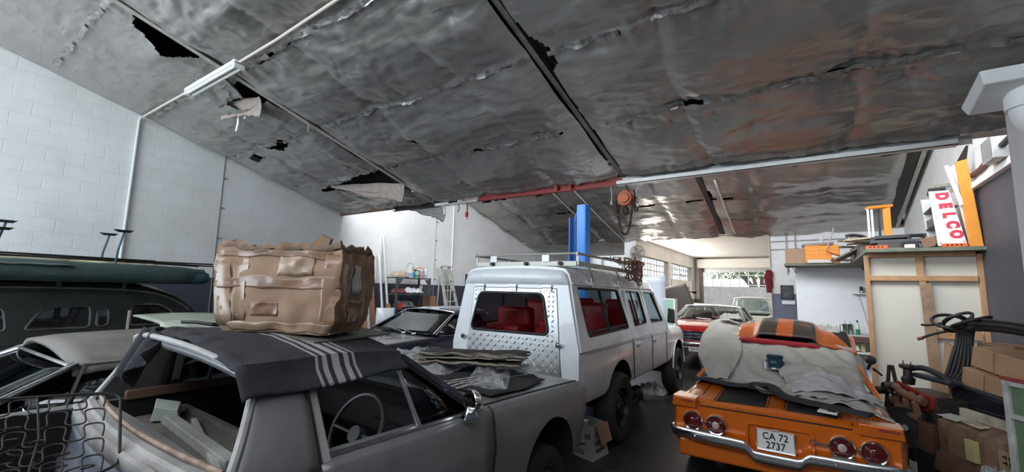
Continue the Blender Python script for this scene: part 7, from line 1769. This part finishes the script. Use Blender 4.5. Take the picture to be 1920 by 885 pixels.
# ================================================================ pile on the right
FV = Vector((.41, -.912, 0)); DV = Vector((.912, .41, 0)); RZ = math.atan2(FV.y, FV.x)
M_oil = mat('oily_engine_metal', (.05, .042, .036), .5, .5, var=.5, vscale=18); M_engred = mat('engine_red_paint', (.24, .018, .015), .45, .1, var=.6, vscale=16)
en = thing('engine', 'old car engine with red rocker side and belt pulley standing by the orange coupe', 'engine', (.92, 6.05, 0), rot=(0, 0, RZ))
b = MB(); b.box((0, .05, .66), (.56, .34, .36)); b.box((.0, .05, .44), (.46, .24, .14)); b.build('block', M_oil, en, smooth=0, bevel=.03)
b = MB(); b.prism([(-.20, .72), (-.05, .62), (.10, .66), (.26, .72), (.28, .84), (.05, .87), (-.22, .91)], lambda x, z: Vector((x, -.135, z)), lambda x, z: Vector((x, -.10, z))); b.build('red_side', M_engred, en, smooth=0, bevel=.01)
b = MB(); b.tube(catmull([(-.16, -.17, .86), (0, -.20, .82), (.24, -.18, .79)], 5), .038, 8)
for x in (-.12, .02, .15): b.tube([(x, -.13, .82), (x + .02, -.21, .76), (x + .03, -.20, .66)], .034, 8)
b.tube(catmull([(-.08, -.2, .68), (.06, -.23, .66), (.2, -.2, .62)], 5), .04, 8)
b.build('exhaust_manifold', mat('rusty_manifold', (.20, .11, .07), .8, .2, var=.4), en)
b = MB(); b.box((.06, .06, .985), (.46, .14, .05)); b.build('rocker_cover', mat('blue_grey_metal', (.07, .085, .11), .35, .6), en, smooth=0, bevel=.02)
b = MB(); b.tube(catmull([(-.22, 0, 1.03), (-.05, .02, 1.07), (.16, .04, 1.03), (.30, .02, .97)], 5), .028, 10); b.build('hose', M_rubber, en)
b = MB(); b.lathe([(.001, .20), (.065, .20), (.07, .18), (.065, .165), (.035, .15), (.04, .08), (.06, .06), (.05, 0)], (-.19, -.03, .88), 'z', 24)
for dx in (-.055, .055): b.cyl((-.19 + dx, -.03, 1.07), (-.19 + dx, -.03, 1.115), .005, n=6)
b.build('carburettor', M_oil, en)
b = MB(); b.lathe([(.001, -.05), (.03, -.05), (.035, -.035), (.04, -.03), (.09, -.025), (.13, -.01), (.165, -.02), (.185, -.03), (.19, 0), (.185, .03), (.13, .03)], (0, 0, 0), 'y', 36)
fw_ = b.build('belt_pulley', M_tyre, en); fw_.location = (.10, -.27, .52); fw_.rotation_euler = (0, 0, R(52))
b = MB(); b.lathe([(.001, -.062), (.028, -.06), (.032, -.045), (.018, -.05)], (0, 0, 0), 'y', 20); b.build('hub', M_galv, fw_)
b = MB(); b.cyl((.08, -.05, .52), (.10, -.27, .52), .05); b.box((-.1, -.10, .30), (.5, .3, .16)); b.bar((-.32, -.2, 0), (-.30, -.1, .4), .05, .05); b.bar((.26, -.14, 0), (.24, -.08, .4), .05, .05); b.bar((-.28, .25, 0), (-.25, .2, .5), .05, .05); b.bar((.26, .25, 0), (.24, .2, .5), .05, .05); b.build('stand', M_under, en, smooth=0)
random.seed(14)
for k in range(9):
    p = Vector((random.uniform(-.34, .1), random.uniform(-.26, -.05), random.uniform(.55, .98))); q = p + Vector((random.uniform(-.12, .15), random.uniform(-.08, .05), random.uniform(-.2, .1)))
    b = MB(); b.tube(catmull([p, (p + q) / 2 + Vector((0, -.05, .05)), q], 5), .011, 6); b.build('ignition_cable', M_rubber, en)
for x, z, r_ in ((-.22, .84, .05), (-.16, .70, .06), (-.34, .78, .04)):
    b = MB(); b.lathe([(.001, -.06), (r_ * .8, -.06), (r_, -.04), (r_, .05), (.001, .06)], (x, -.19, z), 'y', 20); b.build('accessory', M_oil, en)
af = thing('steel_a_frame', 'narrow dark steel A-frame bracket rising beside the engine', 'bracket', (.72, 6.55, -.08), rot=(0, 0, R(-8)))
for s in (-1, 1):
    b = MB(); b.bar((s * .075, 0, .55), (s * .012, 0, 1.10), .035, .03, (0, 1, 0)); b.build('leg', mat('dark_red_brown_steel', (.045, .025, .022), .6, .3, var=.3), af, smooth=0)
for z, w_ in ((.74, .10), (.90, .06)):
    b = MB(); b.box((0, 0, z), (w_, .02, .035)); b.build('cross_piece', M_under, af, smooth=0)
b = MB(); b.cyl((0, -.02, 1.08), (0, .02, 1.08), .022); b.build('pivot', M_under, af)
b = MB(); b.box((0, 0, .32), (.18, .09, .48)); b.build('foot', M_under, af, smooth=0)
# black car panel standing behind the crate
P = []
for i in range(24):
    u = i / 23; row = []
    for j in range(14):
        v = j / 13; p = Vector((1.02, 6.02, 0)) + FV * (u * .95) + DV * (.05 * math.sin(PI * v) - .16 * v ** 3 * .0 + .10 * (1 - math.cos(v * 1.4)))
        row.append((p.x, p.y, lerp(.30, .97 - .06 * u, v) - .02 * sm(.9, 1, v)))
    P.append(row)
bp_ = thing('car_door_skin', 'large glossy black car panel standing behind the taped carton', 'car panel', (0, 0, 0))
b = MB(); b.grid(P); b.build('outer_skin', mat('glossy_black_navy', (.010, .012, .02), .18, .1, var=.3, coat=.6), bp_, solid=.025, smooth=40)
b = MB(); b.tube([tuple(Vector(P[i][13]) + Vector((0, 0, .012))) for i in range(24)], .022, 8); b.build('top_rim', mat('worn_black_rim', (.045, .045, .05), .4, .2, var=.4), bp_)
b = MB(); pb = Vector((1.18, 6.02, .15)) + FV * .45; b.box((0, 0, 0), (.9, .16, .30), rot=(0, 0, RZ)); o = b.build('low_crate', M_under, None, smooth=0); o.location = pb; tag(o, 'dark low crate under the glossy black car panel', 'crate')
# stacked cartons
def carton(name, label, corner, l, d, z0, h, m, rz=RZ, flap=False, tape=None, tilt=8):
    t = thing(name, label, 'box', (corner[0], corner[1], z0), rot=(0, R(tilt), rz))
    b = MB(); b.hexa([(0, 0, 0), (l, 0, 0), (l, d, 0), (0, d, 0)], [(.005, .01, h), (l - .005, .01, h), (l, d, h), (0, d, h)]); b.build('carton', m, t, smooth=0, bevel=.008)
    if tape: b = MB(); b.box((l * .40, -.0, h / 2), (.003, .004, h * .98)); b.build('crease', mat('carton_crease', (.22, .14, .09), .8), t, smooth=0)
    return t
M_card2 = mat('warm_cardboard', (.40, .245, .14), .7, var=.12, vscale=5)
carton('cardboard_box', 'lower of the two brown cartons stacked by the right wall', (1.15, 5.98), .62, .42, .86, .28, M_card2, tape=True)
carton('cardboard_box', 'upper brown carton with sharp creases stacked by the right wall', (1.235, 5.96), .60, .40, 1.15, .19, M_card2, tape=True)
carton('cardboard_box', 'open brown carton under the black hoses behind the stacked cartons', (1.36, 6.32), .40, .26, 1.0, .35, mat('dark_cardboard', (.28, .17, .10), .8, var=.15), tilt=0)
b = MB(); b.box((0, 0, 0), (.55, .36, .78), rot=(0, 0, RZ)); o = b.build('support_crate', M_timber, None, smooth=0); o.location = Vector((1.42, 5.86, .39)); tag(o, 'dark timber crate carrying the stacked cartons by the right wall', 'crate')
b = MB(); b.box((0, 0, 0), (.40, .26, 1.0), rot=(0, 0, RZ)); o = b.build('support_crate', M_timber, None, smooth=0); o.location = Vector((1.60, 6.32, .50)); tag(o, 'tall dark crate under the open carton behind the stacked cartons', 'crate')
b = MB(); q0 = Vector((1.08, 6.42, 0)); b.hexa([q0 + Vector((0, 0, .72)), q0 + FV * .22 + Vector((0, 0, .70)), q0 + FV * .26 + Vector((.03, .02, 1.26)), q0 + FV * .05 + Vector((.05, .03, 1.33))], [q0 + Vector((.02, .03, .72)), q0 + FV * .22 + Vector((.02, .03, .70)), q0 + FV * .26 + Vector((.05, .05, 1.26)), q0 + FV * .05 + Vector((.07, .06, 1.33))]); tag(b.build('cardboard_sheet', mat('tan_card_sheet', (.45, .29, .16), .75, var=.1), None, smooth=0), 'leaning tan cardboard sheet with a dark hand hole left of the cartons', 'cardboard')
# hoses
hs = thing('hose_coil', 'tangle of black rubber hoses heaped on the cartons by the right wall', 'hose', (1.35, 6.1, 1.42))
M_hose = mat('black_rubber_hose', (.012, .012, .013), .45)
for k, (cx, cy, cz, r_, tl) in enumerate(((-.16, .25, .12, .13, .5), (-.10, .22, .14, .11, .7), (-.02, .14, .13, .14, .4), (-.12, .24, .10, .09, .9))):
    b = MB(); b.tube([(cx + r_ * math.cos(a), cy + r_ * .7 * math.sin(a), cz + r_ * tl * math.sin(a + k)) for a in np.linspace(0, 2 * PI, 28)[:-1]], .016, 8, closed=True); b.build('hose_loop', M_hose, hs)
random.seed(4)
for k in range(9):
    y = random.uniform(-.06, .12); pts = [(-.12 + .03 * k * .3, .22, .05 + .012 * k), (.0, .08 + y * .4, .06 + .012 * k), (.10, -.14 + y, .07 + .010 * k), (.20, -.40 + y, .055 + .010 * k), (.30, -.75 + y, .03 + .01 * k)]
    b = MB(); b.tube(catmull(pts, 6), .018, 8); b.build('hose_run', M_hose, hs)
for k in range(6):
    x = -.24 + .03 * k; pts = [(-.10 + .02 * k, .20, .06), (-.14 + .02 * k, .12, -.08), (-.20 + .028 * k, .03, -.22), (-.26 + .03 * k, -.06, -.36), (-.30 + .02 * k, -.10, -.44)]
    b = MB(); b.tube(catmull(pts, 6), .02, 8); b.build('hanging_hose', M_hose, hs)
for k, p in enumerate((((-.2, .28, .10), (-.30, .34, .07), (-.36, .36, .07)), ((-.18, .25, .02), (-.30, .30, -.03), (-.38, .34, -.08)))):
    b = MB(); b.tube(catmull(p, 5), .012, 8); b.build('hose_end', M_hose, hs)
b = MB(); b.cyl((-.40, .345, -.085), (-.36, .33, -.07), .017); b.build('red_fitting', mat('dark_red_fitting', (.22, .02, .05), .4), hs)
# taped flat carton with plank
tc_ = thing('taped_carton', 'worn brown taped carton with a cream plank along its back edge', 'box', (.965, 5.76, 0), rot=(0, 0, RZ))
M_worn = mat('worn_brown_card', (.20, .125, .085), .75, var=.5, vscale=9, bump=.25, bscale=25)
b = MB(); b.prism([(0, .0), (0, .66), (.10, .70), (.26, .70), (.26, 0)], lambda y, z: Vector((0, y - .04, z)), lambda y, z: Vector((.78, y - .04, z))); b.build('carton', M_worn, tc_, smooth=0, bevel=.012)
b = MB(); b.hexa([(.0, .14, .66), (.78, .14, .66), (.78, .20, .66), (.0, .20, .66)], [(.0, .15, .775), (.78, .15, .768), (.78, .20, .768), (.0, .20, .775)]); b.build('cream_plank', mat('weathered_cream_plank', (.50, .45, .35), .75, var=.35, vscale=6), tc_, smooth=0, bevel=.005)
for x0, w_, z0, z1, m in ((.12, .20, .40, .66, mat('shiny_brown_tape', (.26, .17, .11), .3, var=.3)), (.50, .10, .38, .66, MATS['shiny_brown_tape']), (.62, .15, .42, .60, mat('tan_patch', (.34, .24, .15), .7, var=.3))):
    b = MB(); b.box((x0 + w_ / 2, -.043, (z0 + z1) / 2), (w_, .004, z1 - z0)); b.build('tape_patch', m, tc_, smooth=0)
b = MB()
for dx in (-.03, .03):
    for dz in (-.022, .022): b.box((.70 + dx, -.046, .53 + dz), (.03, .003, .012)); b.box((.70 + dx * .5, -.046, .53 + dz), (.010, .003, .03))
b.build('stencil_mark', M_steel_dark, tc_, smooth=0)
b = MB(); b.hexa([(0, -.10, .22), (.78, -.10, .22), (.78, -.04, .22), (0, -.04, .22)], [(0, -.06, .38), (.78, -.06, .38), (.78, -.04, .38), (0, -.04, .38)]); b.build('lower_flap', mat('red_brown_card', (.17, .085, .06), .7, var=.3), tc_, smooth=0)
def on_carton(x, y, z): return Matrix.LocRotScale(Vector((.965, 5.76, 0)), Euler((0, 0, RZ)), None) @ Vector((x, y, z))
def small(name, label, cat, p, s, m, rot=(0, 0, 0)):
    b = MB(); b.box((0, 0, s[2] / 2), s); o = b.build(name, m, None, smooth=0, bevel=.002); o.location = on_carton(*p); o.rotation_euler = (rot[0], rot[1], RZ + rot[2]); return tag(o, label, cat)
small('white_tile', 'white square tile lying on top of the taped carton', 'tile', (.14, .02, .70), (.13, .11, .012), mat('white_tile', (.58, .57, .50), .3), (.2, 0, .1))
small('paper_sheet', 'pale blue white leaflet at the left end of the taped carton', 'paper', (.0, .03, .70), (.10, .10, .006), mat('pale_blue_paper', (.58, .63, .70), .5), (.2, .1, .4))
small('plastic_sleeve', 'yellow and white plastic sleeve lying beside the white tile', 'sleeve', (.32, .03, .70), (.24, .08, .010), mat('yellow_white_sleeve', (.50, .45, .34), .3, var=.6, vscale=14), (.2, 0, -.1))
small('yellow_packet', 'pale yellow packet stuck on the front of the taped carton', 'packet', (.40, -.062, .42), (.10, .035, .17), mat('pale_yellow_card', (.52, .47, .22), .6, var=.15))
crumple('bubble_wrap', 'bubble wrap bundle at the right end of the taped carton', Matrix.Translation(on_carton(.98, -.22, .32)) @ Matrix.Rotation(RZ, 4, 'Z'), .40, .34, .22, M_bub, 71, 'bubble wrap')
small('low_box', 'dark box under the bubble wrap in the lower right corner', 'box', (.98, -.22, 0), (.42, .34, .32), M_under)
small('small_carton', 'small red brown carton wedged between the engine and the taped carton', 'box', (-.10, -.02, .34), (.14, .20, .26), mat('red_brown_box', (.13, .06, .045), .7), (0, .1, .3))
small('carton_stand', 'black block under the small red brown carton', 'block', (-.10, -.02, 0), (.16, .2, .338), M_under, (0, 0, .3))
small('white_cylinder_cap', 'whitish plastic cap between the engine and the small carton', 'cap', (-.20, -.06, .60), (.06, .06, .05), mat('offwhite_plastic', (.50, .48, .44), .5), (.3, .2, 0))
b = MB(); b.lathe([(.045, 0), (.06, .008), (.065, .03), (.05, .04)], (0, 0, 0), 'z', 20); o = b.build('brass_ring', mat('dull_brass', (.24, .16, .09), .4, .6, var=.3), None); o.location = on_carton(-.10, .08, .66); tag(o, 'dull brass coloured ring beside the cream plank end', 'ring')
gw = thing('green_window_panel', 'green board in a worn white frame standing at the right picture edge', 'panel', (1.225, 5.02, 0), rot=(0, 0, RZ))
b = MB(); b.box((.30, 0, .58), (.60, .012, 1.14)); b.build('board', mat('faded_green_board', (.13, .20, .12), .7, var=.2), gw, smooth=0)
M_wf = mat('chipped_white_wood', (.50, .51, .47), .7, var=.35, vscale=12)
for x in (.02, .58):
    b = MB(); b.box((x, -.01, .58), (.045, .035, 1.16)); b.build('stile', M_wf, gw, smooth=0, bevel=.003)
for z in (.03, .90, 1.14):
    b = MB(); b.box((.30, -.01, z), (.52, .03, .035)); b.build('rail', M_wf, gw, smooth=0, bevel=.003)
b = MB(); b.box((.30, -.012, 1.172), (.62, .04, .022)); b.build('red_top_strip', M_red_oxide, gw, smooth=0)
# ================================================================ light
wd = bpy.data.worlds.new('sky'); SC.world = wd; wd.use_nodes = True
bg = wd.node_tree.nodes['Background']; bg.inputs['Color'].default_value = (.88, .94, 1.0, 1); bg.inputs['Strength'].default_value = 1.5
def area(name, loc, rot, sx, sy, power, col):
    l = bpy.data.lights.new(name, 'AREA'); l.shape = 'RECTANGLE'; l.size = sx; l.size_y = sy; l.energy = power; l.color = col
    o = bpy.data.objects.new(name, l); COL.objects.link(o); o.location = loc; o.rotation_euler = rot
    return o
# daylight through the two clerestories, the open vehicle door behind the photographer and the front windows
area('daylight_clerestory', (-3.4, YE1 + .10, 4.55), (R(75), 0, 0), 10.4, 1.7, 330, (.93, .96, 1.0))
area('daylight_clerestory_near', (-3.4, YB + .06, 4.6), (R(72), 0, 0), 10.4, 1.5, 120, (.90, .95, 1.0))
area('daylight_back_door', (-6.2, -4.0, 1.75), (R(90), 0, 0), 4.8, 3.2, 190, (.72, .86, 1.0))
area('daylight_front_windows', (-4.5, 17.8, 2.6), (0, R(-90), 0), .7, 7.0, 170, (1.0, .95, .88))
# ================================================================ camera
cd = bpy.data.cameras.new('camera'); cam = bpy.data.objects.new('camera', cd); COL.objects.link(cam)
yaw, pit, rol, fpx = R(34.3635), R(7.0977), R(1.47), 812.655
f = Vector((-math.sin(yaw) * math.cos(pit), math.cos(yaw) * math.cos(pit), math.sin(pit)))
rt = Vector((math.cos(yaw), math.sin(yaw), 0)); up = rt.cross(f)
A = math.cos(rol) * rt + math.sin(rol) * up; B = -math.sin(rol) * rt + math.cos(rol) * up
cam.matrix_world = Matrix(((A.x, B.x, -f.x, 0), (A.y, B.y, -f.y, 0), (A.z, B.z, -f.z, 1.75), (0, 0, 0, 1)))
cd.sensor_fit = 'HORIZONTAL'; cd.sensor_width = 36; cd.lens = fpx * 36 / 1920; cd.clip_start = .05; cd.clip_end = 200
SC.camera = cam
vs = SC.view_settings; vs.view_transform = 'Standard'; vs.look = 'None'; vs.gamma = 1; vs.use_curve_mapping = False; vs.exposure = .6
SC.cycles.max_bounces = 8; SC.cycles.transparent_max_bounces = 16; SC.cycles.sample_clamp_indirect = 6
